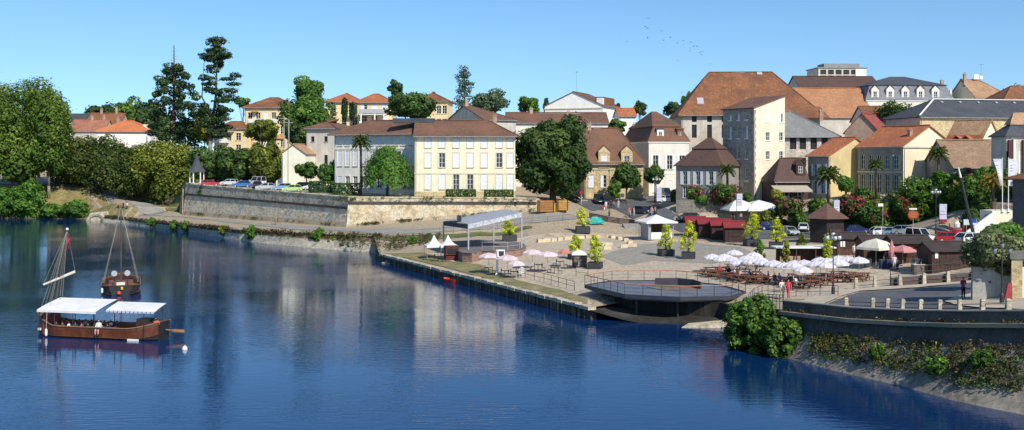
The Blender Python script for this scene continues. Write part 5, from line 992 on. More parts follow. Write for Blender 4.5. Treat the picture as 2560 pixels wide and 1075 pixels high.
q = on(2229,668); t = thing('parasol', 'tall closed pink parasol between cream and pink ones', 'parasol', q); b = MB(); b.lathe([(.05,.9),(.3,1.1),(.36,1.7),(.22,2.5),(.05,3.0)], 9); b.build('canopy', PARP, t); b = MB(); b.tube((0,0,0),(0,0,3.1),.03); b.build('pole', GREYM, t)
for x, top, w, gy, lab in [(1845,496,78,568,'left of two large white terrace parasols below the tower'), (1897,500,98,572,'right of two large white terrace parasols below the tower')]:
    q = on(x, 560); q.z = ZP(530, q.y)-2.4; Y = q.y; parasol('parasol', lab, q, w/2/F*Y*1.25, ZP(top,Y)-q.z, PARW, 'white terrace parasols', 4, ZP(top,Y)-ZP(522,Y), valance=.25, rz=.15)
# planters with yellow green bushes
def planter(label, cx, top, base, w, m, sz=1.0, bw=34):
    q = on(cx, base); k = q.y/F; t = thing('potted_tree', label, 'potted tree', q, rng.uniform(-.3,.3), 'potted bushes on the plaza'); H = (base-top)*k; hw = bw/2*k
    b = MB(); hh = hw*1.0
    for x0,x1,y0,y1 in ((-hw,hw,-hw,-hw+.06),(-hw,hw,hw-.06,hw),(-hw,-hw+.06,-hw+.061,hw-.061),(hw-.06,hw,-hw+.061,hw-.061)): b.box(x0,x1,y0,y1,.08,hh)
    b.box(-hw+.062,hw-.062,-hw+.062,hw-.062,.1,hh-.08)
    for x in (-hw+.1,hw-.1):
        for y in (-hw+.1,hw-.1): b.box(x-.06,x+.06,y-.06,y+.06,0,.079)
    b.build('planter', mat('planter_grey', (.035,.037,.042), .6, .2, 2), t)
    L = Leaves(int(cx)); W = w/2*k; rn = random.Random(int(cx)); b = MB()
    lean = rn.uniform(-.25,.25); k1 = rn.uniform(.35,.6)
    for j in range(20):
        f = j/20; z = hh+(H-hh)*(.1+.86*f)*rn.uniform(.93,1.03); r = W*(math.sin(math.pi*min(1,(f+.22)/(.9+k1*.5)))**.8)*rn.uniform(.2,.95); a = j*2.4+rn.uniform(-.6,.6); c = (r*math.cos(a)+lean*f*W, r*math.sin(a), z); s = rn.uniform(.22,.46); L.lobe(c, (W*s,W*s,(H-hh)*rn.uniform(.06,.14)), 60, .14, rn.uniform(.2,.8), (.2,1.1)); b.path([(0,0,hh-.1),(c[0]*.4,c[1]*.4,(hh+z)/2),c],.03,.012,4)
    b.build('stems', BARK, t); link('foliage', L.mesh('foliage', LM[m], .45), t)
for lab, cx, top, base, w, m in [('potted yellow green bush by the green tarpaulin', 1457, 519, 583, 44, 'lime'), ('potted yellow green bush framed under the stage roof', 1274, 548, 604, 40, 'lime'), ('potted yellow bush in front of the stone seats, left of a taller one', 1440, 588, 648, 42, 'lime'), ('tall potted bush beside the white square parasol', 1488, 582, 672, 44, 'lime'), ('left of two potted bushes before the white kiosk', 1665, 558, 640, 48, 'lime'), ('right of two potted bushes before the white kiosk', 1721, 552, 647, 50, 'lime'), ('broad potted bush at the end of the red roofed huts', 1879, 532, 615, 56, 'lime'), ('yellow potted bush in front of the silver car', 1940, 540, 622, 46, 'lime')]:
    planter(lab, cx, top, base, w, m)
for lab, cx, top, base, w, m in [('dark green potted bush behind the left parasols', 1902, 597, 668, 30, 'bright'), ('slim yellow green potted bush between the parasol clusters', 1965, 598, 668, 28, 'olivegreen'), ('green potted bush before the round kiosk, left of the yellowish one', 2004, 582, 652, 34, 'olivegreen'), ('yellowish potted bush before the dark round kiosk', 2066, 584, 662, 34, 'lime')]:
    planter(lab, cx, top, base, w, m, bw=24)
# stone seating ring
bl = [on(x, y) for x, y in [(1352,606),(1366,605),(1382,604),(1398,602),(1414,600),(1432,598),(1450,597),(1470,596),(1490,595),(1510,595),(1530,596),(1548,599),(1564,603),(1576,609),(1580,617),(1486,612),(1504,613),(1522,615),(1500,622),(1518,624),(1560,620)]]
st0 = None
for k, q in enumerate(bl):
    j = min(k+1, len(bl)-1); d = bl[j]-q if k < 14 else Vector((1,.1,0)); a = math.atan2(d.y, d.x)
    lab = f'pale limestone seat block, {ORD[k] if k < 15 else ORD[k-15]} along the {"outer arc" if k < 15 else "inner steps"} of the seating ring'
    if st0 is None:
        st0 = thing('stone_block', lab, 'stone block', q, a, 'limestone blocks of the seating ring'); b = MB(); b.frus((-.62,.62,-.36,.36,-.25),(-.6,.58,-.33,.35,.52)); b.build('block', mat('pale_block', (.62,.52,.36), .9, .14, 1.2, (.5,.4,.26)), st0)
    else: clone(st0, q, a+rng.uniform(-.1,.1), lab, sc=(rng.uniform(.85,1.15), 1, rng.uniform(.85,1.1)))
# open air stage with pitched canvas roof
M_, Rr_, Ll_ = CT(1171,148,0), CT(1304,151,0), CT(1109,159,0)
t = thing('stage', 'open air stage with grey canvas roof on slim poles and curved wooden skirt', 'stage', at(1200,152)); o0 = t.location.copy(); g0 = o0.z
B_ = Rr_+Ll_-M_; zt = [ZP(561,148), ZP(531,151), ZP(527,162), ZP(553,159)]
cn = [Vector((p.x-o0.x, p.y-o0.y, z-o0.z)) for p, z in zip((M_, Rr_, B_, Ll_), zt)]
b = MB(); ridge = [cn[0].lerp(cn[3],.5)+Vector((0,0,.35)), cn[1].lerp(cn[2],.5)+Vector((0,0,.35))]
b.slab([cn[0],cn[1],ridge[1],ridge[0]], .06); b.slab([cn[2],cn[3],ridge[0],ridge[1]], .06); b.build('canopy', fabric('grey_canvas', (.4,.42,.47), .15), t)
for i in range(4):
    a, c = cn[i], cn[(i+1) % 4]; b = MB(); u = Vector((0,0,-.62)); n_ = (c-a).cross(Vector((0,0,1))).normalized()*.03
    b.hexa([a+n_+u, c+n_+u, c-n_+u, a-n_+u], [a+n_, c+n_, c-n_, a-n_]); b.build('valance', mat('truss_grey', (.5,.51,.55), .6, .3, 6, (.25,.26,.3)) if i != 3 else mat('dark_valance', (.05,.05,.06), .7, .2, 2), t)
for i in range(4):
    b = MB(); p = cn[i]; b.tube((p.x,p.y,-.2),(p.x,p.y,p.z+.1),.11,.11,8); b.build('pole', GREYM, t)
sk = [Vector(((x-1280)/F*y-o0.x, y-o0.y, 0)) for x, y in [(1143,147),(1156,143.5),(1180,142.5),(1196,144),(1205,146.5),(1235,145.8),(1270,146.5),(1300,149),(1315,153),(1305,160),(1200,166),(1120,162),(1132,154)]]
b = MB(); b.prism(sk, -.6, 1.05); b.build('skirt', stone('stage_boards', (.3,.18,.13), (.34,.21,.15), (.24,.13,.1), 3, .8), t)
c_ = sum((p for p in sk), Vector())/len(sk); b = MB(); b.prism([c_+(p-c_)*1.02 for p in sk], 1.06, 1.14); b.build('floor', mat('stage_floor', (.16,.14,.14), .8, .2, 1), t)
b = MB(); sk2 = [c_+(p-c_)*.985 for p in sk[4:10]]
for p in sk2: b.tube((p.x,p.y,1.14),(p.x,p.y,2.2),.025,.025,5)
for a, c in zip(sk2[:-1], sk2[1:]):
    for z in (1.7,2.2): b.tube((a.x,a.y,z),(c.x,c.y,z),.022,.022,5)
b.build('railing', GREYM, t)
q = cn[0].lerp(cn[3],.35); b = MB(); b.box(q.x-.3,q.x+.3,q.y-.25,q.y+.25,q.z+.3,q.z+1.1); b.build('loudspeaker', DARKM, t)
# pop up tents with peaked tops and the red booth
for k, (x, lab) in enumerate([(1085,'left of two peaked white tents by the quay'), (1120,'right of two peaked white tents, over the red booth')]):
    q = on(x, 646-k*1); Y = q.y; t = thing('tent', lab, 'tent', q, .25, 'peaked white tents'); hw = 22/F*Y; ez = ZP(613,Y)-q.z; pz = ZP(588,Y)-q.z; b = MB()
    prof = [(1.0,0),(.62,.18),(.35,.42),(.14,.78),(.03,1.0)]
    for (r0,f0),(r1,f1) in zip(prof[:-1], prof[1:]):
        for s in range(4):
            A = [(1,1),(-1,1),(-1,-1),(1,-1)]; a, c = A[s], A[(s+1)%4]; b.poly([(a[0]*hw*r0,a[1]*hw*r0,ez+(pz-ez)*f0),(c[0]*hw*r0,c[1]*hw*r0,ez+(pz-ez)*f0),(c[0]*hw*r1,c[1]*hw*r1,ez+(pz-ez)*f1),(a[0]*hw*r1,a[1]*hw*r1,ez+(pz-ez)*f1)])
    for s in range(4): a, c = A[s], A[(s+1)%4]; b.poly([(a[0]*hw,a[1]*hw,ez-.25),(c[0]*hw,c[1]*hw,ez-.25),(c[0]*hw,c[1]*hw,ez),(a[0]*hw,a[1]*hw,ez)])
    b.build('canopy', PARW, t)
    for a in A: b = MB(); b.tube((a[0]*hw*.96,a[1]*hw*.96,0),(a[0]*hw*.96,a[1]*hw*.96,ez),.03,.03,5); b.build('leg', GREYM, t)
q = on(1130,650); t = thing('booth', 'dark red timber ticket booth under the right tent', 'booth', q, .2); b = MB(); b.box(-.9,.9,-.5,1.4,0,1.9); b.build('body', mat('red_boards', (.13,.02,.022), .8, .3, 2, (.07,.02,.02)), t); b = MB(); b.box(-.7,.7,-.56,-.503,.9,1.6); b.build('hatch', DKP, t); b = MB(); b.box(-1.0,1.0,-.75,-.51,.8,.86); b.build('counter', WOODR, t)
# white loudspeaker post
q = on(1243,690); t = thing('speaker_post', 'white square post with a boxed loudspeaker standing by the quay edge', 'post', q); b = MB(); k = q.y/F; H = 66*k; b.frus((-.16,.16,-.16,.16,0),(-.13,.13,-.13,.13,H)); b.box(-.2,.2,-.2,.2,H*.001,.3); b.build('post', WHITE, t); b = MB(); b.box(.0,.9,-.3,.2,H-.85,H+.0); b.build('cabinet', WHITE, t); b = MB(); b.box(.2,.8,-.33,-.301,H-.75,H-.15); b.build('loudspeaker_grille', DARKM, t)
# dark cabinet beneath the white parasol, tables near the stage
q = on(1449,668); t = thing('cabinet', 'dark slatted cabinet below the white square parasol', 'cabinet', q, .1); b = MB(); b.box(-.85,.85,-.5,.6,.06,1.5); b.build('body', WOODD, t); b = MB()
for k in range(6): b.box(-.8,.8,-.53,-.503,.2+k*.2,.34+k*.2)
b.build('slats', mat('grey_wood', (.14,.12,.11), .8, .3, 2), t); b = MB(); b.box(-.9,.9,-.55,.65,1.503,1.56); b.build('top', WOODD, t)
def cafe_table(label, loc, group='small tables by the stage'):
    t = thing('cafe_table', label, 'table', loc, rng.uniform(0,1), group); b = MB(); b.lathe([(.42,.7),(.42,.74)], 12); b.build('tabletop', WOODD, t); b = MB(); b.tube((0,0,0.03),(0,0,.7),.04); b.lathe([(.25,0),(.22,.03)], 10); b.build('pedestal', DARKM, t); return t
def chair(label, loc, rz, group='chairs near the stage', m=None):
    t = thing('chair', label, 'chair', loc, rz, group); m = m or DARKM
    b = MB(); b.box(-.22,.22,-.22,.22,.43,.46); b.build('seat', m, t); b = MB(); b.box(-.22,.22,.2,.24,.6,.92); b.build('backrest', m, t)
    for x in (-.2,.2):
        for y in (-.2,.2): b = MB(); b.tube((x,y,0),(x,y*1.05,.9 if y > 0 else .43),.018,.018,5); b.build('leg', m, t)
    return t
ct = ch = None
for k, (x, y, lab) in enumerate([(1221,683,'left of the white post'), (1262,692,'under the lowest blush parasols'), (1285,694,'by the white dressed sitter'), (1345,676,'under the lone pale parasol'), (1386,684,'right of the pale pair'), (1400,668,'under the coral parasol'), (1075,652,'under the left tent'), (1096,654,'between the two tents')]):
    q = on(x, y); lb = f'small dark round table {lab}'
    ct = cafe_table(lb, q) if ct is None else (clone(ct, q, None, lb), ct)[1]
    for j in range(2):
        qq = on(x+(14 if j else -13), y+(2 if j else -1)); lb = f'dark chair at the {"right" if j else "left"} of the table {lab}'
        if ch is None: ch = chair(lb, qq, 1.5 if j else -1.5)
        else: clone(ch, qq, (1.5 if j else -1.5)+rng.uniform(-.4,.4), lb)
# white kiosk with square canopy
q = on(1640,597); t = thing('kiosk', 'white kiosk with wide shallow canvas roof on the plaza', 'kiosk', q, .25); k = q.y/F; hw = 34*k
b = MB(); ez = ZP(553,q.y)-q.z; pz = ZP(536,q.y)-q.z; A = [(1,1),(-1,1),(-1,-1),(1,-1)]; w = hw*1.22
for s in range(4): a, c = A[s], A[(s+1)%4]; b.poly([(a[0]*w,a[1]*w,ez),(c[0]*w,c[1]*w,ez),(c[0]*w*.45,c[1]*w*.45,ez+(pz-ez)*.45),(a[0]*w*.45,a[1]*w*.45,ez+(pz-ez)*.45)]); b.poly([(a[0]*w*.45,a[1]*w*.45,ez+(pz-ez)*.45),(c[0]*w*.45,c[1]*w*.45,ez+(pz-ez)*.45),(0,0,pz)]); b.poly([(a[0]*w,a[1]*w,ez-.22),(c[0]*w,c[1]*w,ez-.22),(c[0]*w,c[1]*w,ez),(a[0]*w,a[1]*w,ez)])
b.build('roof', PARW, t)
b = MB(); b.box(-hw*.72,hw*.9,-hw*.9,-hw*.85,.05,1.15); b.box(hw*.85,hw*.9,-hw*.84,hw*.8,.05,1.15); b.build('counter', WHITE, t)
b = MB(); b.box(-hw*.9,-hw*.74,-hw*.88,hw*.8,.0,ez-.1); b.build('side_panel', mat('cool_panel', (.3,.3,.33), .7, .15, 2), t)
b = MB(); b.box(-hw*.7,hw*.8,hw*.6,hw*.7,0,ez-.1); b.build('back_wall', WOODD, t)
for a in A: b = MB(); b.tube((a[0]*hw*.96,a[1]*hw*.96,0),(a[0]*hw*.96,a[1]*hw*.96,ez),.05,.05,6); b.build('post', GREYM, t)
# red roofed market huts
def hut(name, label, loc, rz, W, D, h, rise, wm, rmat, group=None, ov=.35, axis='x', door=True, extra=None):
    t = thing(name, label, 'hut', loc, rz, group); b = MB()
    b.box(0,W,0,D,.12,h)
    if axis == 'x': b.hexa([(0,0,h),(0,D,h),(0,D/2,h+rise)], [(W,0,h),(W,D,h),(W,D/2,h+rise)])
    else: b.hexa([(0,0,h),(W,0,h),(W/2,0,h+rise)], [(0,D,h),(W,D,h),(W/2,D,h+rise)])
    b.build('wall', wm, t); r = MB(); slabroof(r, W, D, h, h+rise, axis, 0, 0, ov, .25, .1); r.build('roof', rmat, t)
    b = MB(); b.box(.05,W-.05,.05,D-.05,0,.119); b.build('base', CONC, t)
    n = int(W/.5); b = MB()
    for k in range(n+1): b.box(k*W/n-.025,k*W/n+.025,-.03,-.002,.15,h-.05)
    b.build('battens', wm, t)
    b = MB(); b.box(-.05,-.003,D*.3,D*.75,.15,2.0); b.build('door', mat('door_wood', (.04,.02,.016), .8, .3, 3), t)
    b = MB(); b.box(W*.2,W*.75,-.06,-.031,1.0,1.75); b.build('shutter', mat('door_wood', (0,0,0)), t)
    return t
RRF = mat('red_roof_felt', (.24,.018,.028), .8, .14, 1.2, (.2,.03,.03)); MRB = mat('maroon_boards', (.05,.022,.02), .8, .3, 2, (.035,.02,.016))
h0 = None
for k, (x, y, lab) in enumerate([(1813,607.5,'frontmost and rightmost'), (1780,601.5,'second from the front'), (1748,597,'third from the front'), (1717,593,'rearmost')]):
    q = on(x, y); lb = f'dark market hut with red gabled roof, {lab} of the four'
    if h0 is None: s = F/q.y; h0 = hut('market_hut', lb, q, -.06, 48/s, 2.5, 40/s*1.02, .62, MRB, RRF, 'red roofed market huts')
    else: clone(h0, q, -.06, lb)
# round dark kiosk
q = on(2067,607); s = F/q.y; t = thing('round_kiosk', 'dark six sided kiosk with pointed brown tile roof', 'kiosk', q, .25); r_ = 54/s
b = MB(); b.lathe([(r_*.86,0),(r_*.86,66/s)], 6); b.build('wall', mat('kiosk_boards', (.018,.012,.013), .75, .3, 2), t)
b = MB(); b.lathe([(r_*1.12,62/s),(r_*.95,68/s),(r_*.4,85/s),(.1,99/s),(.05,103/s)], 6); b.build('roof', tiles('kiosk_tiles', (.13,.065,.05), (.15,.075,.055), (.1,.05,.04)), t)
b = MB(); b.box(-r_*.3,r_*.3,-r_*.78,-r_*.75,1.0,2.2); b.build('hatch', WOODD, t); b = MB(); b.lathe([(r_*.92,-.1),(r_*.92,.12)], 6); b.build('plinth', CONC, t)
# brown wooden huts on the right of the plaza
BFELT = mat('brown_felt', (.045,.032,.03), .9, .2, 1, (.06,.045,.04)); HUTW = mat('hut_boards', (.1,.045,.028), .8, .3, 2.5, (.06,.03,.02), st=(.04,.02,.012))
t = hut('wooden_hut', 'brown hut with small white window beside the round kiosk', on(2094,640), .05, 4.0, 2.6, 2.3, .55, HUTW, BFELT, 'brown wooden huts'); box_part(t, 'window', WHITE, (.35,.6,-.075,-.031,1.2,1.9), (.7,.95,-.075,-.031,1.2,1.9))
hut('wooden_hut', 'brown hut half hidden behind the cream parasol', on(2160,660), .05, 4.0, 2.8, 2.5, .6, HUTW, BFELT, 'brown wooden huts')
hut('wooden_hut', 'brown hut behind the pink parasol with a serving hatch', on(2236,664), .03, 4.3, 3.2, 2.6, .6, HUTW, BFELT, 'brown wooden huts')
t = hut('wooden_hut', 'largest dark brown hut at the end, with a small white notice', on(2330,686), .14, 4.2, 3.2, 2.55, .65, mat('dark_hut_boards', (.06,.025,.02), .8, .3, 2.5, (.04,.018,.014)), BFELT, 'brown wooden huts'); box_part(t, 'notice', WHITE, (.3,.65,-.09,-.06,1.7,2.3))
q = on(2310,684); t = thing('counter', 'pale topped bar counter in front of the end hut', 'counter', q, .1); b = MB(); b.box(-1.2,1.1,-.3,.3,0,.95); b.build('front', mat('grey_wood', (0,0,0)), t); b = MB(); b.box(-1.3,1.2,-.4,.4,.953,1.02); b.build('top', LGREY, t)
for k, (x, y) in enumerate([(2170,668),(2206,672),(2222,672),(2238,674)]):
    q = on(x, y); t = thing('bin', f'{"grey waste bin left of the cream parasol pole" if k == 0 else "dark blue waste bin, "+ORD[k-1]+" right of the cream parasol pole"}', 'bin', q, 0, 'bins beside the cream parasol'); b = MB(); b.frus((-.27,.27,-.3,.3,.06),(-.32,.32,-.36,.36,.98)); b.build('body', mat('grey_bin', (.3,.3,.32), .6, .1, 2) if k == 0 else mat('blue_bin', (.02,.03,.1), .5, .1, 2), t); b = MB(); b.frus((-.34,.34,-.38,.38,.983),(-.3,.3,-.3,.3,1.08)); b.build('lid', DARKM, t); b = MB(); b.tube((-.3,.33,.08),(.3,.33,.08),.08,.08,8); b.build('wheels', DARKM, t)
# white topped bar behind the parasols
q = on(2010,662); t = thing('bar', 'long low bar with pale canopy edge behind the white parasols', 'bar', q, .02); s = F/q.y; w = 150/s
b = MB(); b.box(-w*.5,w*.5,-1.0,1.6,2.05,2.2); b.build('canopy', WHITE, t); b = MB(); b.box(-w*.42,-w*.08,-.5,-.42,0,1.1); b.box(w*.18,w*.45,-.5,-.42,0,1.1); b.build('counter', mat('tan_wood', (.36,.26,.17), .8, .2, 2), t); b = MB(); b.box(-w*.42,w*.45,1.3,1.4,0,2.0); b.build('back_wall', WOODD, t)
for x in (-.48,-.16,.16,.48): b = MB(); b.box(x*w-.06,x*w+.06,-.9,-.78,0,2.05); b.build('post', WOODD, t)
# timber skips on the terrace end
for x, y, w, lab, m in [(1364,531,40,'left orange wooden container at the end of the terrace wall',WOODO), (1405,527,26,'right yellowish wooden container at the end of the terrace wall',mat('yellow_wood',(.46,.24,.05),.8,.2,2))]:
    q = on(x, y); s = F/q.y; h = (y-501)/s; t = thing('container', lab, 'container', q, .12, 'wooden containers'); hw = w/2/s; b = MB(); b.box(-hw,hw,-.9,.9,.12,h); b.build('body', m, t); b = MB()
    for k in range(5): b.box(-hw-.03,hw+.03,-.95,-.903,.15+k*h*.19,.15+k*h*.19+h*.15)
    b.build('boards', m, t); b = MB()
    for k in (-1,1): b.box(k*hw*.9-.08,k*hw*.9+.08,-.99,-.951,.1,h+.05)
    b.build('corner_posts', WOODD, t)
q = on(1389,528); t = thing('grit_bin', 'bright yellow grit bin between the two wooden containers', 'grit bin', q); b = MB(); b.frus((-.4,.4,-.35,.35,0),(-.46,.46,-.4,.4,1.0)); b.build('body', mat('bright_yellow', (.7,.5,.02), .6, .08, 2), t); b = MB(); b.frus((-.5,.5,-.45,.45,1.003),(-.4,.4,-.2,.3,1.25)); b.build('lid', mat('bright_yellow', (0,0,0)), t)
# tarpaulin heap
q = on(1488,559); t = thing('tarpaulin', 'turquoise tarpaulin heap beside the low dark wall', 'tarpaulin', q); b = MB(); rn = random.Random(8); n = 14; V = []
for j in range(7):
    for k in range(n):
        a = 2*math.pi*k/n; r = 1.55*(1-(j/6.5)**1.6)*rn.uniform(.85,1.15); V.append((r*1.1*math.cos(a), r*.8*math.sin(a), 1.15*math.sin(j/6*1.45)*rn.uniform(.9,1.1)))
b.v = V; b.f = [(j*n+k, j*n+(k+1)%n, (j+1)*n+(k+1)%n, (j+1)*n+k) for j in range(6) for k in range(n)]+[tuple(6*n+k for k in range(n))]; b.m = [0]*len(b.f); b.build('sheet', mat('turquoise_sheet', (.02,.36,.32), .5, .2, 2, (.03,.45,.4)), t)
# wooden pallet ramp / bench group near the road
q = on(1590,572); t = thing('steps', 'grey timber steps below the road beside the white kiosk', 'steps', q, .1); b = MB()
for k in range(6): b.box(-1.9,1.9,k*.38,k*.38+.34,k*.14-.2,k*.14+.1)
b.build('treads', mat('grey_timber', (.3,.28,.26), .9, .2, 2), t); b = MB()
for x in (-1.95,1.9): b.hexa([(x,-.1,-.3),(x+.06,-.1,-.3),(x+.06,2.3,-.3),(x,2.3,-.3)],[(x,-.1,.15),(x+.06,-.1,.15),(x+.06,2.3,1.0),(x,2.3,1.0)])
b.build('stringer', mat('grey_timber', (0,0,0)), t)
# viewing platform over the ramp
zd = 2.35; dp = [G(1462,714,zd), G(1562,738,zd), G(1700,745,zd), G(1828,742,zd), G(1864,731,zd), G(1800,713,zd), G(1690,702,zd), G(1530,703,zd)]
t = thing('viewing_platform', 'dark steel viewing platform with rust coloured handrail above the boat ramp', 'platform', Vector((dp[1].x, dp[1].y, zd))); o0 = t.location.copy(); D_ = [p-o0 for p in dp]
c_ = sum(D_, Vector())/8
b = MB(); b.prism(D_, -.06, 0); b.build('deck', mat('deck_steel', (.14,.15,.19), .6, .2, .8, (.19,.195,.22), st=(.1,.09,.09)), t)
b = MB()
for i in range(8):
    a, c = D_[i], D_[(i+1) % 8]; n_ = (c-a).cross(Vector((0,0,1))).normalized()*.05; u = Vector((0,0,-.26)); v = Vector((0,0,.1)); b.hexa([a+n_+u,c+n_+u,c-n_+u,a-n_+u],[a+n_+v,c+n_+v,c-n_+v,a-n_+v])
b.build('fascia', mat('fascia_steel', (.035,.04,.055), .5, .15, 2), t)
b = MB(); in_ = [c_+(p-c_)*.9 for p in D_]; b.hexa([(p.x,p.y,-.46) for p in [c_+(q-c_)*.93 for q in D_]], [(p.x,p.y,-.265) for p in [c_+(q-c_)*.985 for q in D_]]); b.build('edge_beam', mat('sunlit_edge', (.2,.195,.19), .6, .2, 1), t); b = MB(); b.hexa([(p.x,p.y,-.75) for p in [c_+(q-c_)*.5 for q in D_]], [(p.x,p.y,-.463) for p in [c_+(q-c_)*.8 for q in D_]]); b.build('underframe', mat('under_steel', (.02,.02,.022), .7, .2, 1), t)  # paler strip paints the sunlit lower edge of the deck
b = MB(); w_ = [c_+(p-c_)*f+Vector((.6,.6,0)) for p, f in zip(D_, [.34]*8)]
b.prism(w_, .004, .05); b.build('timber_floor', mat('platform_wood', (.15,.125,.11), .8, .25, 2, (.2,.16,.13)), t)
b = MB()
for i in (4,5,6):
    a, c = w_[i], w_[i+1]; n_ = (c-a).cross(Vector((0,0,1))).normalized()*.06; b.hexa([a+n_,c+n_,c-n_,a-n_],[p+Vector((0,0,.75)) for p in (a+n_,c+n_,c-n_,a-n_)])
b.build('bench_back', mat('fascia_steel', (0,0,0)), t)
rail = dens(D_+[D_[0]], 1.35)
for p in rail: b = MB(); b.tube(p+Vector((0,0,.02)), p+Vector((0,0,1.05)), .028, .028, 5); b.build('rail_post', DARKM, t)
b = MB()
for a, c in zip(rail[:-1], rail[1:]): b.tube(a+Vector((0,0,1.07)), c+Vector((0,0,1.07)), .05, .05, 5)
b.build('handrail', mat('rust_rail', (.42,.19,.1), .7, .2, 3), t)
b = MB()
for a, c in zip(rail[:-1], rail[1:]):
    for z in (.35,.7): b.tube(a+Vector((0,0,z)), c+Vector((0,0,z)), .01, .01, 4)
b.build('rail_wires', DARKM, t)
for f, k in ((.75,1),(.75,2),(.75,3),(.7,6),(.7,7),(.72,0)):
    p = c_+(D_[k]-c_)*f; b = MB(); b.tube((p.x,p.y,-3.2),(p.x,p.y,-.5),.13,.13,8); b.build('post', DARKM, t)
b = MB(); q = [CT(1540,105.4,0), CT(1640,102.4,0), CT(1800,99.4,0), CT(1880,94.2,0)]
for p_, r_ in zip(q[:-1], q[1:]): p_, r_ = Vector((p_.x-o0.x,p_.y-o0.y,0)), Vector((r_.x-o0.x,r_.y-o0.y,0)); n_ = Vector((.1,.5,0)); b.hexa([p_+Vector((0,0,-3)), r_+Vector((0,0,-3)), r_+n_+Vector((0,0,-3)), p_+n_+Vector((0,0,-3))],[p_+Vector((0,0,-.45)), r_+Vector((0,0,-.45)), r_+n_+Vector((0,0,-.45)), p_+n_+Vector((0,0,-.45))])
b.build('shade_backing', stone('backing_shade', (.018,.016,.014), (.014,.012,.011), (.025,.022,.018), 1.2), t)  # added near-black backing wall, paints the shade under the deck
# boat ramp below it, the platform's shade put into its near-black colour
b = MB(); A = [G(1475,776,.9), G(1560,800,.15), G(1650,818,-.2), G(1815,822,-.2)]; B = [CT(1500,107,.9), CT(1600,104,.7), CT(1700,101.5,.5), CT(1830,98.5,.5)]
strip(b, A, B, 2); o = b.build('boat_ramp', mat('ramp_shade', (.02,.018,.016), .9, .25, .8, (.06,.055,.048))); o['kind'] = 'structure'
t = thing('stone_ledge', 'pale stone ledge at the waterline under the platform', 'ledge', G(1760,818,0)); b = MB(); b.hexa([(-2.6,-.5,-.5),(2.4,-.7,-.5),(2.4,1.4,-.5),(-2.0,1.2,-.5)],[(-2.0,-.2,.04),(2.4,-.4,.34),(2.4,1.3,.5),(-1.2,1.1,.2)]); b.build('stones', LIME, t)
# railings
def railing(label, pts, h=1.0, step=1.6, m=None, bars=(1.0,.5), name='railing', group=None, post_r=.03):
    m = m or DARKM; t = thing(name, label, 'railing', pts[0], 0, group); q = dens([p-pts[0] for p in pts], step)
    for p in q: b = MB(); b.tube(p+Vector((0,0,-.2)), p+Vector((0,0,h)), post_r, post_r, 5); b.build('post', m, t)
    for f in bars:
        b = MB()
        for a, c in zip(q[:-1], q[1:]): b.tube(a+Vector((0,0,h*f)), c+Vector((0,0,h*f)), post_r*.8, post_r*.8, 5)
        b.build('rail', m, t)
    return t
railing('rusty railing along the ramp path below the terrace wall', pg((1010,592),(1100,585),(1200,576),(1330,560),(1445,548)), 1.0, 2.4, mat('rusty_iron', (.16,.1,.07), .8, .2, 2))
railing('thin dark railing on the grass by the quay, right of the small tables', pg((1290,690),(1360,706),(1436,728)), 1.0, 1.9)
railing('dark railing between the potted bush and the platform', pg((1440,690),(1470,694)), 1.0, 2.0)
railing('curved iron railing at the end of the retaining wall', [CT(1872,94.2,2.3), CT(1885,97.5,2.35), CT(1905,99.5,2.4)]+pg((1935,738),(1960,742)), 1.05, .9)
railing('iron railing on the nose of the wall beside the big bush', [CT(1885,91.5,2.7), CT(1915,89,2.9), CT(1958,86,3.2)], 1.05, .6)
railing('iron railing of the plaza edge left of the ramp road', pg((1990,742),(2050,742),(2095,742)), 1.0, 1.1)
# ramp road kerb railing: pale stone posts with a rail
def stone_posts(name, label, pts, group, n, h=.85, plab=None, rails=True):
    q = dens(pts, 1); L = len(q)-1; f0 = None; P0 = []
    for k in range(n):
        f = k*L/(n-1); i = min(L-1, int(f)); p = q[i].lerp(q[i+1], f-i); P0.append(p); lab = f'pale stone post, {ORD[k]} from the left {plab}'
        if f0 is None:
            f0 = thing(name, lab, 'post', p, 0, group); b = MB(); b.frus((-.2,.2,-.2,.2,-.25),(-.13,.13,-.13,.13,h)); b.build('shaft', LIME, f0); b = MB(); b.frus((-.16,.16,-.16,.16,h+.002),(-.1,.1,-.1,.1,h+.12)); b.build('cap', LIME, f0)
        else: clone(f0, p, None, lab)
    if rails:
        t = thing('railing', label, 'railing', P0[0])
        for z in (.35,.72):
            b = MB()
            for a, c in zip(P0[:-1], P0[1:]): b.tube(a-P0[0]+Vector((0,0,h*z)), c-P0[0]+Vector((0,0,h*z)), .03, .03, 5)
            b.build('rail', DARKM, t)
def lift(px, py, Y): p = at(px, Y); return p
stone_posts('bollard', 'low iron rail linking the pale posts beside the parapet', [at(2115,83.5),at(2175,82.2),at(2265,79.6),at(2340,77.6),at(2420,75.6),at(2520,73.3)], 'pale posts beside the parapet', 9, .8, 'between parapet and ramp road')
stone_posts('pillar', 'iron rail between the pale pillars on the far side of the ramp road', [at(2140,101.5),at(2150,102),at(2230,103.2),at(2305,104.2),at(2380,105),at(2436,105.5)], 'pillars on the far side of the ramp road', 6, 1.0, 'on the far side of the ramp road')
lowwall('ramp_wall', 'dark infill wall between the pillars beyond the ramp road', [at(2226,103.9),at(2305,104.8),at(2380,105.6),at(2436,106.1)], .8, .22, stone('infill_stone', (.1,.07,.07), (.13,.09,.085), (.07,.05,.05), 1.5))
railing('sloping iron handrail in front of the end hut', [at(2226,107),at(2290,108.5),at(2370,110),at(2432,111.5)], 1.5, 2.2, None, (1.0,.6), post_r=.04)
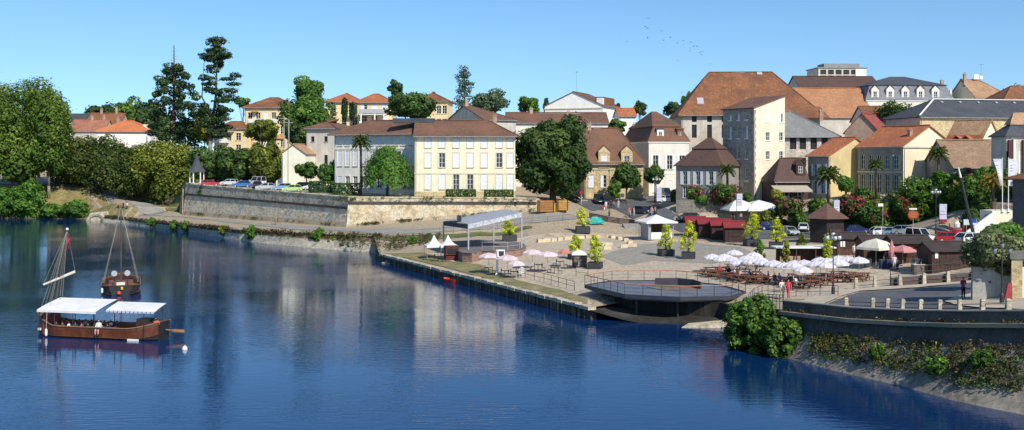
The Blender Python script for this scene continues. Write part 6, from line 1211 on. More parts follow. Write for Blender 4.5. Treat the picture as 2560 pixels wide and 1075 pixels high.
# white planter wall, doorway and red box on the right
p0 = at(2431,83.2); t = thing('planter_wall', 'pale concrete retaining wall block holding the olive tree', 'wall', p0, -.36); W = 3.3; H = ZP(674,83)-p0.z
b = MB(); b.frus((0,W,0,3,-.8),(.05,W,.25,3,H)); b.build('wall', CONC, t); b = MB(); b.box(-.08,W+.02,-.08,3,H+.003,H+.2); b.build('coping', mat('coping_grey', (0,0,0)), t); b = MB(); b.box(.1,W-.1,.3,2.9,H+.2,H+.3); b.build('soil', mat('soil', (.1,.07,.045), .95, .3, 2), t)
for k, (x, z) in enumerate([(1.25,1.55),(1.1,.25)]): b = MB(); b.lathe([(.09,0),(.09,.06)], 8); b.v = [(a+x, -c+.03+z*.09, b_+z) for a, b_, c in b.v]; b.build('drain_hole', DARKM, t)
p1 = at(2529,81.2); t = thing('gatehouse', 'stone pillar and dark doorway at the right edge above the road', 'gateway', p1, -.36); H = ZP(638,81)-p1.z
b = MB(); b.box(0,.75,0,1.5,-.8,H-.3); b.build('pillar', STON, t); b = MB(); b.box(.752,.95,.08,1.5,-.8,H-.9); b.build('door_jamb', mat('bright_cream', (0,0,0)), t); b = MB(); b.box(.952,3.5,.5,1.5,-.8,H-.9); b.build('door', WOODD, t); b = MB(); b.box(-.1,3.5,-.1,1.6,H-.298,H+.3); b.build('lintel', mat('lintel_grey', (.2,.19,.17), .9, .2, 1), t)
q = at(2518,80.6); t = thing('barrier', 'red road barrier leaning between the pale wall and the pillar', 'barrier', q); b = MB(); b.hexa([(-.3,-.2,0),(.3,-.2,0),(.3,.2,0),(-.3,.2,0)],[(.05,-.05,1.35),(.35,-.05,1.35),(.35,.1,1.35),(.05,.1,1.35)]); b.build('board', mat('barrier_red', (.3,.02,.03), .6, .15, 2), t); b = MB(); b.box(-.35,.35,-.3,.3,.0,.06); b.build('foot', DARKM, t)
# cream stairs and terrace under the flags
t = thing('stair_terrace', 'cream stair wall with flight of steps below the flag poles', 'stairs', Vector((CT(2490,150,4).x, 150, 4.2))); o0 = t.location.copy()
b = MB(); b.box(-.5,7.5,0,4,-2,ZP(527,150)-4.2); b.build('terrace', mat('bright_cream', (0,0,0)), t)
b = MB(); b.hexa([(-4.2,-.3,-1.5),(-.51,-.3,-1.5),(-.51,.0,-1.5),(-4.2,0,-1.5)],[(-4.2,-.3,.9),(-.51,-.3,ZP(530,150)-4.2),(-.51,0,ZP(530,150)-4.2),(-4.2,0,.9)]); b.build('stair_wall', WHITER, t)
b = MB()
for k in range(16): b.box(-4.2+k*.23,-4.2+(k+1)*.23,.02,1.8,-1.5,-.1+k*.22)
b.build('steps', CONC, t); b = MB()
for x in (1.0,2.6,4.4): b.box(x,x+.9,-.04,-.003,-1,1.5)
b.build('door', mat('tan_wood', (0,0,0)), t); b = MB(); zt_ = ZP(527,150)-4.2
for k in range(10): b.tube((.0+k*.75,.2,zt_),(.0+k*.75,.2,zt_+1.1),.025,.025,4)
for z in (.55,1.1): b.tube((0,.2,zt_+z),(7.2,.2,zt_+z),.025,.025,4)
b.build('railing', DARKM, t)
# ------------------------------------------------------------------ poles, lamps, banners, signs
def flagpole(label, px, top, bot, Y, w, h0, group):
    z0 = ZP(bot, Y); t = thing('flagpole', label, 'flag', Vector(((px-1280)/F*Y, Y, z0)), 0, group); b = MB(); H = ZP(top,Y)-z0; b.tube((0,0,0),(0,0,H+.2),.07,.05,7); b.lathe([(.25,0),(.1,.5)], 8); b.build('pole', WHITE, t)
    return t, H
for lab, px, sl in [('left white tapering flag banner', 2506, 1), ('right white flag banner with a small blue mark at its foot', 2521, 0)]:
    t, H = flagpole(lab, px, 397, 530, 150, 20, 0, 'white flag banners at the right'); b = MB(); w = 1.15; hh = 3.75; sg = -1 if sl else 1; pts = []; n = 8
    for k in range(n+1):
        z = H-hh*k/n; ww = w*(1-.85*k/n) if sl else w*(.95+.04*math.sin(k)); pts.append(((sg*.08,0,z),(sg*(.08+ww*.5),.1*math.sin(k*.9),z),(sg*(.08+ww),.14*math.cos(k*.8),z)))
    for a, c in zip(pts[:-1], pts[1:]):
        for j in (0,1): b.poly([a[j],a[j+1],c[j+1],c[j]])
    f = b.build('banner', fabric('banner_white', (.82,.82,.86)), t)
    b = MB()
    for k in range(4 if sl else 3): z = H-.8-k*.4; b.box(sg*.35 if sg > 0 else -.35-.45*(1-k*.18), sg*.35+.4 if sg > 0 else -.35, -.17,-.15,z,z+.12)
    b.build('faint_print', mat('faint_pink', (.72,.62,.68), .8, .05, 1), f)
    if not sl: b = MB(); b.box(.35,.7,-.19,-.16,H-3.5,H-3.2); b.box(.35,1.0,-.19,-.16,H-3.15,H-3.05); b.build('emblem', mat('navy_print', (.06,.07,.3), .7, .05, 1), f)
def lamp(label, px, py, top, kind, group='street lamps', Y=None, name='street_lamp'):
    q = on(px, py) if Y is None else at(px, Y); H = ZP(top, q.y)-q.z; t = thing(name, label, 'street lamp', q, 0, group)
    b = MB(); b.lathe([(.17,0),(.16,.7),(.1,.85),(.07,1.2)], 9); b.tube((0,0,1.2),(0,0,H-.5),.06,.045,8); b.build('pole', DARKM, t)
    heads = [(0,0,H-.5)] if kind == 1 else [(-.55,0,H-.9),(.55,0,H-.9),(0,0,H-.5)] if kind == 3 else [(math.cos(a)*.55,math.sin(a)*.55,H-.8) for a in (0,1.57,3.14,4.71)]+[(0,0,H-.5)]
    for x, y, z in heads:
        if x or y: b = MB(); b.path([(0,0,z-.35),(x*.6,y*.6,z-.4),(x,y,z-.15),(x,y,z)],.025,.02,5); b.build('arm', DARKM, t)
        b = MB(); b.lathe([(.06,0),(.15,.12),(.17,.34),(.1,.42)], 9, (x,y,z)) if kind != 5 else b.lathe([(.05,-.02),(.17,.08),(.21,.22),(.16,.36),(.04,.43)], 10, (x,y,z)); h = b.build('lantern', glossy('lamp_glass', (.55,.55,.52), .25) if kind == 5 else glossy('lamp_glass_dark', (.2,.2,.19), .3), t, True)
        b = MB(); b.lathe([(.2,.421 if kind != 5 else .431),(.06,.55),(.02,.62)], 9, (x,y,z)); b.build('cap', DARKM, h)
    return t
lamp('tall dark lamp with a cluster of globes standing among the white parasols', 2083, 738, 578, 5)
lamp('dark three lantern lamp in front of the pale planter wall', 2505, 774, 605, 3, Y=78.5)
lamp('globe lamp with banner below the round street tree', 1641, 545, 440, 5)
lamp('globe lamp standing behind the planted bank, right of the red sign', 2340, 590, 470, 5)
lamp('single headed lamp on a slim post behind the dark wall', 1523, 540, 425, 1)
lamp('single headed white lamp before the grey shuttered house', 2232, 575, 385, 1); lamp('white headed lamp left of the big green tree', 720, 470, 296, 1, Y=228); lamp('white headed lamp before the round green tree', 651, 455, 312, 1, Y=240)
def banner(label, px, top, bot, w, Y, base, redfoot=False, m=None):
    p = CT(px, Y, base); t = thing('banner', label, 'banner', p, 0, 'narrow street banners'); z0, z1 = ZP(bot,Y)-base, ZP(top,Y)-base; W = w/F*Y; b = MB(); b.tube((-.05,0,0),(-.05,0,z1+.3),.05,.04,6); b.build('pole', DARKM, t)
    b = MB(); n = 6
    for k in range(n): a, c = k/n, (k+1)/n; f = lambda s: z0+(z1-z0)*s; b.poly([(0,0,f(a)),(W,.06*math.sin(a*5),f(a)),(W,.06*math.sin(c*5),f(c)),(0,0,f(c))])
    ba = b.build('cloth', m or fabric('banner_lilac', (.7,.7,.85)), t)
    b = MB(); b.box(.1*W,.9*W,-.09,-.07,z0+(z1-z0)*.35,z0+(z1-z0)*.42); b.box(.2*W,.8*W,-.09,-.07,z0+(z1-z0)*.55,z0+(z1-z0)*.6); b.build('faint_print', mat('faint_pink', (0,0,0)), ba)
    if redfoot: b = MB(); b.box(0,W,-.1,.1,z0-.5,z0-.003); b.build('red_foot', mat('barrier_red', (0,0,0)), t)
banner('lilac white banner on the globe lamp before the white house', 1640, 470, 503, 14, 199, 4.6)
banner('lilac white banner rising between the terrace parasols', 1842, 484, 515, 14, 172, 2.8); banner('lilac white banner behind the round kiosk roof', 2085, 500, 532, 14, 172, 3.0); banner('white banner with red foot in front of the planted bank', 2349, 510, 548, 18, 160, 3.1, True)
# signs
q = at(2283,168); t = thing('road_sign', 'brownish red six sided sign with small white plate above', 'sign', q); zz = ZP(537,168)-q.z; b = MB(); b.tube((0,0,0),(0,0,zz+.8),.04,.04,6); b.build('pole', GREYM, t)
b = MB(); b.extr([(-.9,zz),(-.65,zz+.55),(.65,zz+.55),(.9,zz),(.65,zz-.55),(-.65,zz-.55)], -.09, -.05); sg_ = b.build('board', mat('sign_rust', (.36,.06,.025), .6, .15, 3), t); b = MB()
for z, w in ((.3,.45),(0,.6),(-.3,.45)): b.box(-w,w,-.105,-.092,zz+z-.05,zz+z+.05)
b.build('faint_lines', mat('sign_orange', (.55,.2,.06), .6, .1, 2), sg_); b = MB(); b.box(-.65,.55,-.09,-.05,zz+.8,zz+1.05); b.build('plate', WHITE, t)
q = at(2207,170); t = thing('sign_post', 'small white flag shaped sign on a thin pole left of the red sign', 'sign', q); zz = ZP(512,170)-q.z; b = MB(); b.tube((0,0,0),(0,0,zz+.2),.035,.035,6); b.build('pole', GREYM, t); b = MB(); b.box(-.75,.05,-.06,-.04,zz-.25,zz+.2); b.build('plate', WHITE, t)
q = at(2425,148); t = thing('notice_board', 'white notice board with blue square near the leaning mast', 'sign', q); zz = ZP(555,148)-q.z; b = MB(); b.tube((-.5,0,0),(-.5,0,zz),.04); b.tube((.6,0,0),(.6,0,zz),.04); b.build('legs', GREYM, t); b = MB(); b.box(-.9,.9,-.08,-.04,zz-.4,zz+.35); b.build('board', mat('pale_blue_board', (.6,.66,.75), .6, .08, 1), t); b = MB(); b.box(.15,.85,-.1,-.082,zz-.1,zz+.45); b.build('blue_panel', mat('sign_blue', (.02,.06,.35), .5, .08, 1), t)
q = on(1556,507); t = thing('road_sign', 'round white sign at the foot of the dark street tree', 'sign', q); b = MB(); b.tube((0,0,0),(0,0,1.5),.035); b.build('pole', GREYM, t); b = MB(); b.lathe([(.42,-.02),(.42,.02)], 14); b.v = [(a,c-.06,b_+1.5) for a,b_,c in b.v]; b.build('disc', WHITE, t)
q = on(1453,512); t = thing('road_sign', 'small round red and white sign by the dormer house', 'sign', q); b = MB(); b.tube((0,0,0),(0,0,2.7),.035); b.build('pole', WHITE, t); b = MB(); b.lathe([(.34,-.02),(.34,.02)], 14); b.v = [(a,c-.06,b_+2.4) for a,b_,c in b.v]; b.build('disc', mat('barrier_red', (0,0,0)), t)
# leaning mast
a = at(2437,132); e = P(2396,418,132); t = thing('leaning_mast', 'dark leaning mast with white tip behind the huts', 'mast', a); d = e-a; b = MB(); b.tube((0,0,0), d*.86, .24, .13, 8); b.build('mast', DARKM, t); b = MB(); b.tube(d*.86, d, .14, .07, 8); b.build('tip', WHITE, t)
# utility poles left
for px, top, lab in [(710,290,'left grey utility pole beside the big green tree'), (722,300,'right grey utility pole beside the big green tree')]:
    p = at(px, 243); t = thing('utility_pole', lab, 'utility pole', p, 0, 'utility poles'); H = ZP(top,243)-p.z; b = MB(); b.tube((0,0,-.3),(0,0,H),.16,.11,7); b.build('pole', CONC, t); b = MB(); b.box(-.9,.9,-.06,.06,H-.6,H-.5); b.build('crossarm', GREYM, t)
# birds
b0 = None
for px, py, Y in [(1621,46,260),(1613,67,262),(1619,71,265),(1652,78,270),(1619,95,258),(1676,94,266),(1568,104,262),(1693,108,268),(1659,101,272),(1734,116,264),(1742,116,266),(1728,106,270),(1726,121,262),(1725,128,262),(1756,129,266),(1750,131,268),(1753,136,270),(1695,152,262),(1776,160,266),(1708,102,274)]:
    p = P(px, py, Y)
    if b0 is None:
        b0 = thing('bird', 'tiny dark bird flying in the loose flock above the russet roof', 'bird', p, 0, 'birds in the sky'); b = MB()
        b.hexa([(-.05,-.18,-.02),(.05,-.18,-.02),(.03,.2,-.02),(-.03,.2,-.02)],[(-.04,-.22,.05),(.04,-.22,.05),(.02,.24,.03),(-.02,.24,.03)])
        for s in (-1,1): b.poly([(s*.04,-.08,.03),(s*.3,-.12,.16),(s*.55,.05,.06),(s*.28,.06,.12),(s*.04,.08,.03)])
        b.build('body', mat('bird_feathers', (.05,.06,.07), .8, .2, 4), b0)
    else: clone(b0, p, rng.uniform(0,6))
# ------------------------------------------------------------------ vehicles
TYRE = mat('tyre', (.02,.02,.02), .9, .2, 4); CGL = glossy('car_glass', (.015,.02,.025), .08); HL = glossy('headlight_glass', (.7,.72,.74), .1); TL = glossy('tail_light', (.3,.01,.01), .2)
def car_parts(t, kind):
    """side profile lofted over the width; x is forward"""
    van = kind == 'van'
    prof = [(-2.0,.32),(-2.05,.6),(-2.0,.92),(-1.1,.98),(.9,.98),(1.75,.84),(2.02,.68),(2.05,.42),(1.95,.3)] if not van else [(-2.1,.32),(-2.12,1.0),(1.1,1.05),(1.85,.92),(2.1,.7),(2.12,.42),(2.0,.3)]
    ws = [(-.86,.94),(-.8,1.0),(.8,1.0),(.86,.94)]; b = MB(); n = len(prof)
    for y, k in ws:
        for x, z in prof: b.v.append((x*(1 if abs(y) < .85 else .985), y, .3+(z-.3)*k))
    for i in range(3):
        for j in range(n): j2 = (j+1) % n; b.f.append((i*n+j, i*n+j2, (i+1)*n+j2, (i+1)*n+j)); b.m.append(0)
    b.f += [tuple(range(n-1,-1,-1)), tuple(range(3*n,4*n))]; b.m += [0,0]
    c0, c1, top = ((-1.95,1.0),(-1.45,.28),1.48) if not van else ((-2.1,1.15),(-2.0,.45),1.95)
    zb = .975 if not van else 1.03
    b.hexa([(c1[0]-.02,-.62,top-.06),(c1[1]+.05,-.62,top-.06),(c1[1]+.05,.62,top-.06),(c1[0]-.02,.62,top-.06)], [(c1[0]+.08,-.54,top),(c1[1]-.08,-.54,top),(c1[1]-.08,.54,top),(c1[0]+.08,.54,top)])
    ys0, ys1 = .78, .63; L_ = lambda a, f: a[0]+(a[1]-a[0])*f
    for f in (0,.48,1):   # pillars
        for s in (-1,1): b.tube((L_(c0,f),s*ys0,zb-.02),(L_(c1,f),s*ys1,top-.05),.045,.045,4)
    b.build('body', glossy('paint_white', (.75,.75,.75), .25, 0, .5), t, False)
    g = MB(); g.hexa([(c0[0],-ys0+.01,zb),(c0[1],-ys0+.01,zb),(c0[1],ys0-.01,zb),(c0[0],ys0-.01,zb)], [(c1[0],-ys1+.01,top-.07),(c1[1],-ys1+.01,top-.07),(c1[1],ys1-.01,top-.07),(c1[0],ys1-.01,top-.07)]); g.build('windows', CGL, t)
    for x in (-1.3,1.3):
        for s in (-1,1):
            w = MB(); w.lathe([(.22,-.1),(.31,-.1),(.32,-.05),(.32,.05),(.31,.1),(.22,.1)], 14); w.v = [(a+x, c*s+s*.76, b_+.32) for a,b_,c in w.v]; wo = w.build('wheel', TYRE, t)
            w = MB(); w.lathe([(.2,.1),(.17,.115),(.05,.12)], 10); w.v = [(a+x, c*s+s*.76, b_+.32) for a,b_,c in w.v]; w.build('rim', GREYM, wo)
    for s in (-1,1):
        w = MB(); w.box(1.93,2.06,s*.62-.17,s*.62+.17,.58,.74); w.build('headlight', HL, t); w = MB(); w.box(-2.09,-1.97,s*.68-.12,s*.68+.12,.66,.9); w.build('tail_light', TL, t)
        w = MB(); w.box(.62,.78,s*.93-.08,s*.93+.08,.98,1.1); w.build('mirror', DARKM, t)
    w = MB(); w.box(2.04,2.1,-.75,.75,.34,.5); w.build('bumper', DARKM, t); w = MB(); w.box(-2.11,-2.04,-.75,.75,.36,.5); w.build('bumper', DARKM, t); w = MB(); w.box(2.105,2.12,-.26,.26,.4,.49); w.build('number_plate', WHITE, t)
PT = dict(red=(.36,.015,.02), white=(.78,.78,.78), blue=(.03,.13,.42), black=(.012,.013,.016), silver=(.5,.52,.54), lightblue=(.2,.33,.5), navy=(.012,.02,.06), green=(.42,.62,.2), dkblue=(.015,.03,.13))
protos = {}
def car(label, p, rz, col, kind='hatch', group=None, sc=1.0):
    m = glossy('paint_'+col, PT[col], .25, .3 if col == 'silver' else 0, .6)
    nm = 'parked_car' if kind != 'van' else 'parked_van'
    if kind not in protos: t = thing(nm, label, 'car' if kind != 'van' else 'van', p, rz, group); car_parts(t, kind); protos[kind] = t
    else:
        t = clone(protos[kind], p, rz, label)
        if group: t['group'] = group
    t.scale = (sc,)*3
    for c in t.children:
        if c.name.startswith('body'): recolor(c, m)
    return t
gt = 'cars parked on the terrace'
for lab, px, Y, rz, col, kind in [('dark red car beside the pavilion', 526, 243.5, .25, 'red', 'hatch'), ('white hatchback second from the pavilion', 574, 241, 2.9, 'white', 'hatch'), ('bright blue hatchback in the terrace row', 604, 235, 3.3, 'blue', 'hatch'), ('white van behind the bright blue car', 642, 240, 2.6, 'white', 'van'), ('black car between the blue and silver ones', 643, 231.5, 1.9, 'black', 'hatch'), ('silver hatchback in the middle of the terrace row', 663, 226, 3.4, 'silver', 'hatch'), ('pale blue car partly hidden by the lime green one', 706, 223, 3.3, 'lightblue', 'hatch'), ('white estate car behind the navy one', 722, 231, 3.0, 'white', 'hatch'), ('navy car behind the lime green one', 755, 225, 2.4, 'navy', 'hatch'), ('lime green small car nearest the wall', 730, 217.5, 3.35, 'green', 'hatch'), ('white car at the right end by the hedge', 781, 221, 3.25, 'white', 'hatch')]:
    car(lab, at(px, Y+(2.5 if px < 600 else 1.2)), rz, col, kind, gt)
gr = 'cars along the road'
for lab, px, py, rz, col, kind in [('black car facing the river before the dormer house', 1497, 508, -1.5, 'black', 'van'), ('dark blue car turning on the road behind the kiosk', 1607, 535, -.9, 'navy', 'hatch'), ('dark car with open boot above the red roofed huts', 1720, 553, -2.6, 'black', 'hatch'), ('dark car in the shade under the chestnut', 1430, 502, -.6, 'black', 'hatch'), ('dark van parked before the white house', 1664, 492, -1.3, 'navy', 'van'), ('white car low behind the white banner', 1668, 506, .1, 'white', 'hatch')]:
    car(lab, on(px, py), rz, col, kind, gr)
gp = 'cars in the car park behind the huts'
for lab, px, py, rz, col, kind in [('silver car facing the plaza left of the round kiosk', 1973, 588, -1.35, 'silver', 'hatch'), ('white backed car beside the round kiosk', 2006, 578, 1.4, 'white', 'hatch'), ('dark blue car behind the silver one', 1955, 568, .1, 'dkblue', 'hatch'), ('dark blue car right of the round kiosk', 2140, 584, .2, 'dkblue', 'hatch'), ('pale car low behind the brown huts', 2208, 590, .05, 'white', 'hatch'), ('light blue car left of the white roofed van', 2242, 592, -.4, 'lightblue', 'hatch'), ('silver car directly left of the white roofed van', 2268, 588, -.7, 'silver', 'hatch'), ('white roofed van in the middle of the car park', 2300, 604, -1.1, 'white', 'van'), ('white car at the foot of the leaning mast', 2432, 612, .3, 'white', 'hatch'), ('bright red car parked right of the white banner', 2375, 606, -.15, 'red', 'hatch'), ('dark blue car behind the potted bushes on the left of the car park', 1925, 575, .1, 'dkblue', 'hatch')]:
    q = on(px, py); car(lab, q, rz, col, kind, gp)
q = on(2392,596); t = thing('fairground_ride', 'red and white fairground ride figure beside the red car', 'ride', q); b = MB(); b.lathe([(.9,0),(1.0,.3),(.8,.9),(.5,1.3)], 12); b.build('base', glossy('paint_red', (0,0,0)), t); b = MB(); b.lathe([(.1,1.3),(.4,1.6),(.45,2.1),(.2,2.5)], 10); b.build('top', WHITE, t); b = MB(); b.tube((-.8,0,.6),(-1.1,0,2.2),.12,.08); b.tube((.8,0,.6),(1.1,0,2.2),.12,.08); b.build('arms', glossy('paint_red', (0,0,0)), t)

# ------------------------------------------------------------------ people
def fig(kind):
    """skinned skeleton, figure faces -y; returns meshes body, shirt, trousers, hair, shoes"""
    V = []; E = []; Rd = []
    def v(p, r, par=None):
        V.append(p); Rd.append(r)
        if par is not None: E.append((par, len(V)-1))
        return len(V)-1
    sit = kind == 'sit'; hz = .48 if sit else .92
    pel = v((0,0,hz+.02), .125); sp = v((0,.0,hz+.22), .115, pel); ch = v((0,.0,hz+.43), .135, sp); nk = v((0,-.005,hz+.57), .05, ch); nk2 = v((0,-.02,hz+.62), .052, nk); hd = v((0,-.025,hz+.71), .085, nk2); ht = v((0,-.015,hz+.79), .062, hd)
    v((0,-.115,hz+.69), .014, hd); v((.085,-.01,hz+.7), .014, hd); v((-.085,-.01,hz+.7), .014, hd)
    for s in (-1, 1):
        st = .16*s if kind == 'walk' else 0
        hip = v((s*.09,0,hz-.04), .085, pel)
        if sit: kn = v((s*.12,-.42,hz), .058, hip); an = v((s*.12,-.42,.09), .04, kn); to = v((s*.12,-.58,.045), .033, an)
        else: kn = v((s*.1,-.03-st*1.1,.5), .057, hip); an = v((s*.1,.02-st*1.2+(.12 if st < 0 else 0),.09), .038, kn); to = v((s*.11,-.14-st*1.2+(.12 if st < 0 else 0),.04), .032, an)
        shd = v((s*.18,0,hz+.5), .058, ch)
        if kind == 'cross': el = v((s*.25,-.02,hz+.24), .042, shd); wr = v((-s*.02,-.2,hz+.3+.03*s), .028, el); dx = Vector((-s*.9,.1,.25))
        elif sit: el = v((s*.23,-.03,hz+.24), .042, shd); wr = v((s*.15,-.26,hz+.14), .028, el); dx = Vector((-s*.2,-1,-.1))
        else: el = v((s*.24,.03+st*.4,hz+.22), .042, shd); wr = v((s*.26,-.05+st*.8,hz-.02), .027, el); dx = Vector((0,-.25,-1))
        dx.normalize(); pa = v(tuple(Vector(V[wr])+dx*.07), .03, wr); sd = dx.cross(Vector((1,0,0)) if abs(dx.x) < .6 else Vector((0,0,1))).normalized()
        for k in range(4): f0 = Vector(V[pa])+dx*.03+sd*(k-1.5)*.02; i0 = v(tuple(f0), .0095, pa); f1 = f0+dx*(.045-.006*abs(k-1.2)); i1 = v(tuple(f1), .009, i0); v(tuple(f1+(dx+Vector((0,-.5,0))).normalized()*.03), .008, i1)
        th = v(tuple(Vector(V[wr])+dx*.04-sd*.04), .011, wr); v(tuple(Vector(V[th])+(dx-sd*.5).normalized()*.04), .009, th)
    me = bpy.data.meshes.new('body'); me.from_pydata(V, E, []); o = bpy.data.objects.new('body', me); COL.objects.link(o)
    m = o.modifiers.new('skin', 'SKIN'); m.use_smooth_shade = True
    for i, d in enumerate(me.skin_vertices[0].data): d.radius = (Rd[i], Rd[i]*(.78 if i in (pel,sp,ch) else 1)); d.use_root = (i == pel)
    o.modifiers.new('sub', 'SUBSURF').levels = 1
    dg = bpy.context.evaluated_depsgraph_get(); ev = o.evaluated_get(dg); body = bpy.data.meshes.new_from_object(ev); bpy.data.objects.remove(o); bpy.data.meshes.remove(me); body.name = 'body'
    co = [p.co.copy() for p in body.vertices]; no = [p.normal.copy() for p in body.vertices]
    def shell(nm, test, off):
        fs = [p.vertices[:] for p in body.polygons if test(p.center)]; ids = sorted({i for f in fs for i in f}); mp = {i: k for k, i in enumerate(ids)}
        s = bpy.data.meshes.new(nm); s.from_pydata([co[i]+no[i]*off for i in ids], [], [[mp[i] for i in f] for f in fs]); s.update(); return s
    wz = hz+.05
    if sit: leg = lambda c: c.z < wz and not (abs(c.x) > .12 and c.y < -.15 and c.z > hz+.08) and c.z > .14
    else: leg = lambda c: .14 < c.z < wz and abs(c.x) < .2 and not (abs(c.x) > .19)
    sh = shell('shirt', lambda c: wz-.03 < c.z < hz+.57 and (abs(c.x) < .235) and (c.z > hz+.2 or abs(c.x) < .17) and c.y > -.16, .014)
    tr = shell('trousers', leg, .014); hr = shell('hair', lambda c: c.z > hz+.66 and (c.y > -.04 or c.z > hz+.77) and abs(c.x) < .11, .014); so = shell('shoes', lambda c: c.z < .12, .01)
    return dict(body=body, shirt=sh, trousers=tr, hair=hr, shoes=so)
FIG = {}
SKIN = mat('skin', (.42,.24,.17), .6, .1, 6)
def cm(c): return mat('cloth_%d_%d_%d' % tuple(int(x*99) for x in c), c, .85, .15, 5)
def person(label, loc, rz, kind, shirt, trou, hair=(.03,.02,.015), group=None, sc=1.0):
    if kind not in FIG: FIG[kind] = fig(kind)
    t = thing('person', label, 'person', loc, rz, group); t.scale = (sc,)*3
    ms = dict(body=SKIN, shirt=cm(shirt), trousers=cm(trou), hair=cm(hair), shoes=cm((.05,.04,.04)))
    par = link('body', FIG[kind]['body'], t)
    for k in ('shirt','trousers','hair','shoes'): link(k, FIG[kind][k], t)
    for c in t.children: nm = c.name.split('.')[0]; c.data.materials.clear() if not c.data.materials else None; (c.data.materials.append(SKIN) if not c.data.materials else None); recolor(c, ms[nm])
    return t
W_ = (.75,.75,.75); BK = (.02,.02,.025); NV = (.03,.04,.12); RD = (.5,.04,.06); PK = (.65,.3,.32)
for lab, px, py, rz, kd, a, b_, Y in [
  ('woman in bright red dress walking at the wall end', 1971, 746, -.4, 'walk', (.8,.05,.1), (.75,.05,.1), None), ('person in white shirt and pale trousers beside the woman in red', 1954, 746, .2, 'stand', (.7,.68,.6), (.55,.45,.3), None),
  ('person in dark red top with crossed arms on the pavement corner', 2408, 750, .2, 'cross', (.4,.05,.1), BK, 85.6),
  ('person in white top at the left of the roadside group', 1515, 525, .3, 'stand', W_, PK, None), ('person in navy at the back of the roadside group', 1527, 522, 0, 'stand', NV, BK, None), ('person in pink shirt in the roadside group', 1534, 523, 2, 'walk', PK, NV, None), ('person in pale blue at the right of the roadside group', 1546, 521, -.5, 'stand', (.5,.55,.75), (.6,.6,.65), None), ('small child in red at the front left of the roadside group', 1511, 527, .6, 'stand', RD, W_, None),
  ('person in red top by the low wall', 1574, 540, .2, 'walk', (.5,.15,.15), (.5,.38,.33), None), ('person in grey shirt beside the one in red top', 1585, 541, 1, 'stand', (.4,.38,.38), (.45,.35,.3), None),
  ('person in pink beside the dark blue car', 1630, 540, .3, 'stand', PK, (.4,.3,.3), None), ('person in dusty rose behind the kiosk roof', 1637, 540, -.4, 'walk', (.5,.3,.32), NV, None),
  ('cyclist in yellow on the embankment path', 690, 562, -1.2, 'stand', (.75,.55,.03), (.5,.38,.05), None),
  ('person in red on the far bank path', 296, 522, .2, 'walk', (.5,.2,.22), BK, None), ('person in white on the far bank path', 318, 523, -.3, 'stand', W_, NV, None), ('person in dark clothes on the far bank path', 308, 523, .8, 'walk', BK, BK, None),
  ('person in navy by the bins under the cream parasol', 2214, 668, .4, 'stand', NV, NV, None), ('person in white shirt near the pink parasol', 2236, 676, -.3, 'stand', W_, (.5,.45,.4), None), ('person in grey by the bar counter', 2282, 682, .3, 'stand', (.35,.33,.33), BK, None), ('person in pale top by the bar counter', 2294, 680, -.6, 'walk', (.55,.5,.5), (.35,.33,.35), None), ('person in black near the bar counter', 2303, 686, 1.2, 'stand', BK, BK, None), ('person in white by the small brown hut', 2136, 645, .1, 'stand', W_, (.4,.4,.42), None),
  ('person in purple walking behind the car park', 2398, 588, .3, 'walk', (.25,.08,.3), (.5,.5,.5), None), ('person in dark clothes under the terrace parasols', 1832, 565, .2, 'stand', BK, BK, None), ('person in skin toned top under the terrace parasols', 1852, 565, -.2, 'stand', (.5,.35,.28), NV, None)]:
    q = on(px, py) if Y is None else at(px, Y)
    if 'terrace parasols' in lab: q.z = ZP(555, q.y)
    if 'pavement corner' in lab: q.z += .14
    person(lab, q, rz, kd, a, b_, hair=(.03+.1*rng.random(),.02+.06*rng.random(),.015), sc=.68 if 'child' in lab else 1.0)
q = on(1304,690); person('person all in white sitting by the lowest blush parasol', q, -.5, 'sit', W_, W_); chair('white chair of the person dressed in white', q+Vector((0,.05,0)), -.5, None, WHITE)
SEATED = [(1800,692,RD,'in red'), (1822,694,BK,'in black'), (1836,699,W_,'in white'), (1851,703,(.5,.3,.25),'in tan'), (1874,704,NV,'in navy'), (1936,712,BK,'in black'), (1948,714,(.2,.1,.3),'in purple'), (1975,717,NV,'in navy'), (1990,722,W_,'in white'), (1921,708,(.4,.1,.25),'in plum')]
for k, (x, y, c, w) in enumerate(SEATED):
    cl = 'left' if x < 1910 else 'right'
    person(f'guest {w} seated at a picnic table, {ORD[k if k < 5 else k-5]} from left in {cl} cluster', on(x, y), rng.uniform(-2,2), 'sit', c, BK, group='guests at the picnic tables')
# bicycle under the cyclist
q = on(690,563); t = thing('bicycle', 'bicycle ridden along the embankment path by the cyclist in yellow', 'bicycle', q, .12)
for x in (-.52,.52):
    b = MB()
    for k in range(16): a0, a1 = k*math.pi/8, (k+1)*math.pi/8; b.tube((x+.33*math.cos(a0),0,.34+.33*math.sin(a0)),(x+.33*math.cos(a1),0,.34+.33*math.sin(a1)),.02,.02,4)
    b.build('wheel', TYRE, t)
b = MB(); b.path([(-.52,0,.34),(-.1,0,.32),(.38,0,.82),(-.2,0,.8),(-.1,0,.32)],.02,.02,5); b.tube((-.2,0,.8),(-.52,0,.34),.015); b.tube((.38,0,.95),(.52,0,.34),.02); b.tube((-.2,0,.8),(-.23,0,.95),.018); b.build('frame', DARKM, t); b = MB(); b.box(-.36,-.1,-.07,.07,.95,1.0); b.build('saddle', DARKM, t); b = MB(); b.tube((.38,-.28,1.02),(.38,.28,1.02),.018); b.build('handlebar', DARKM, t)

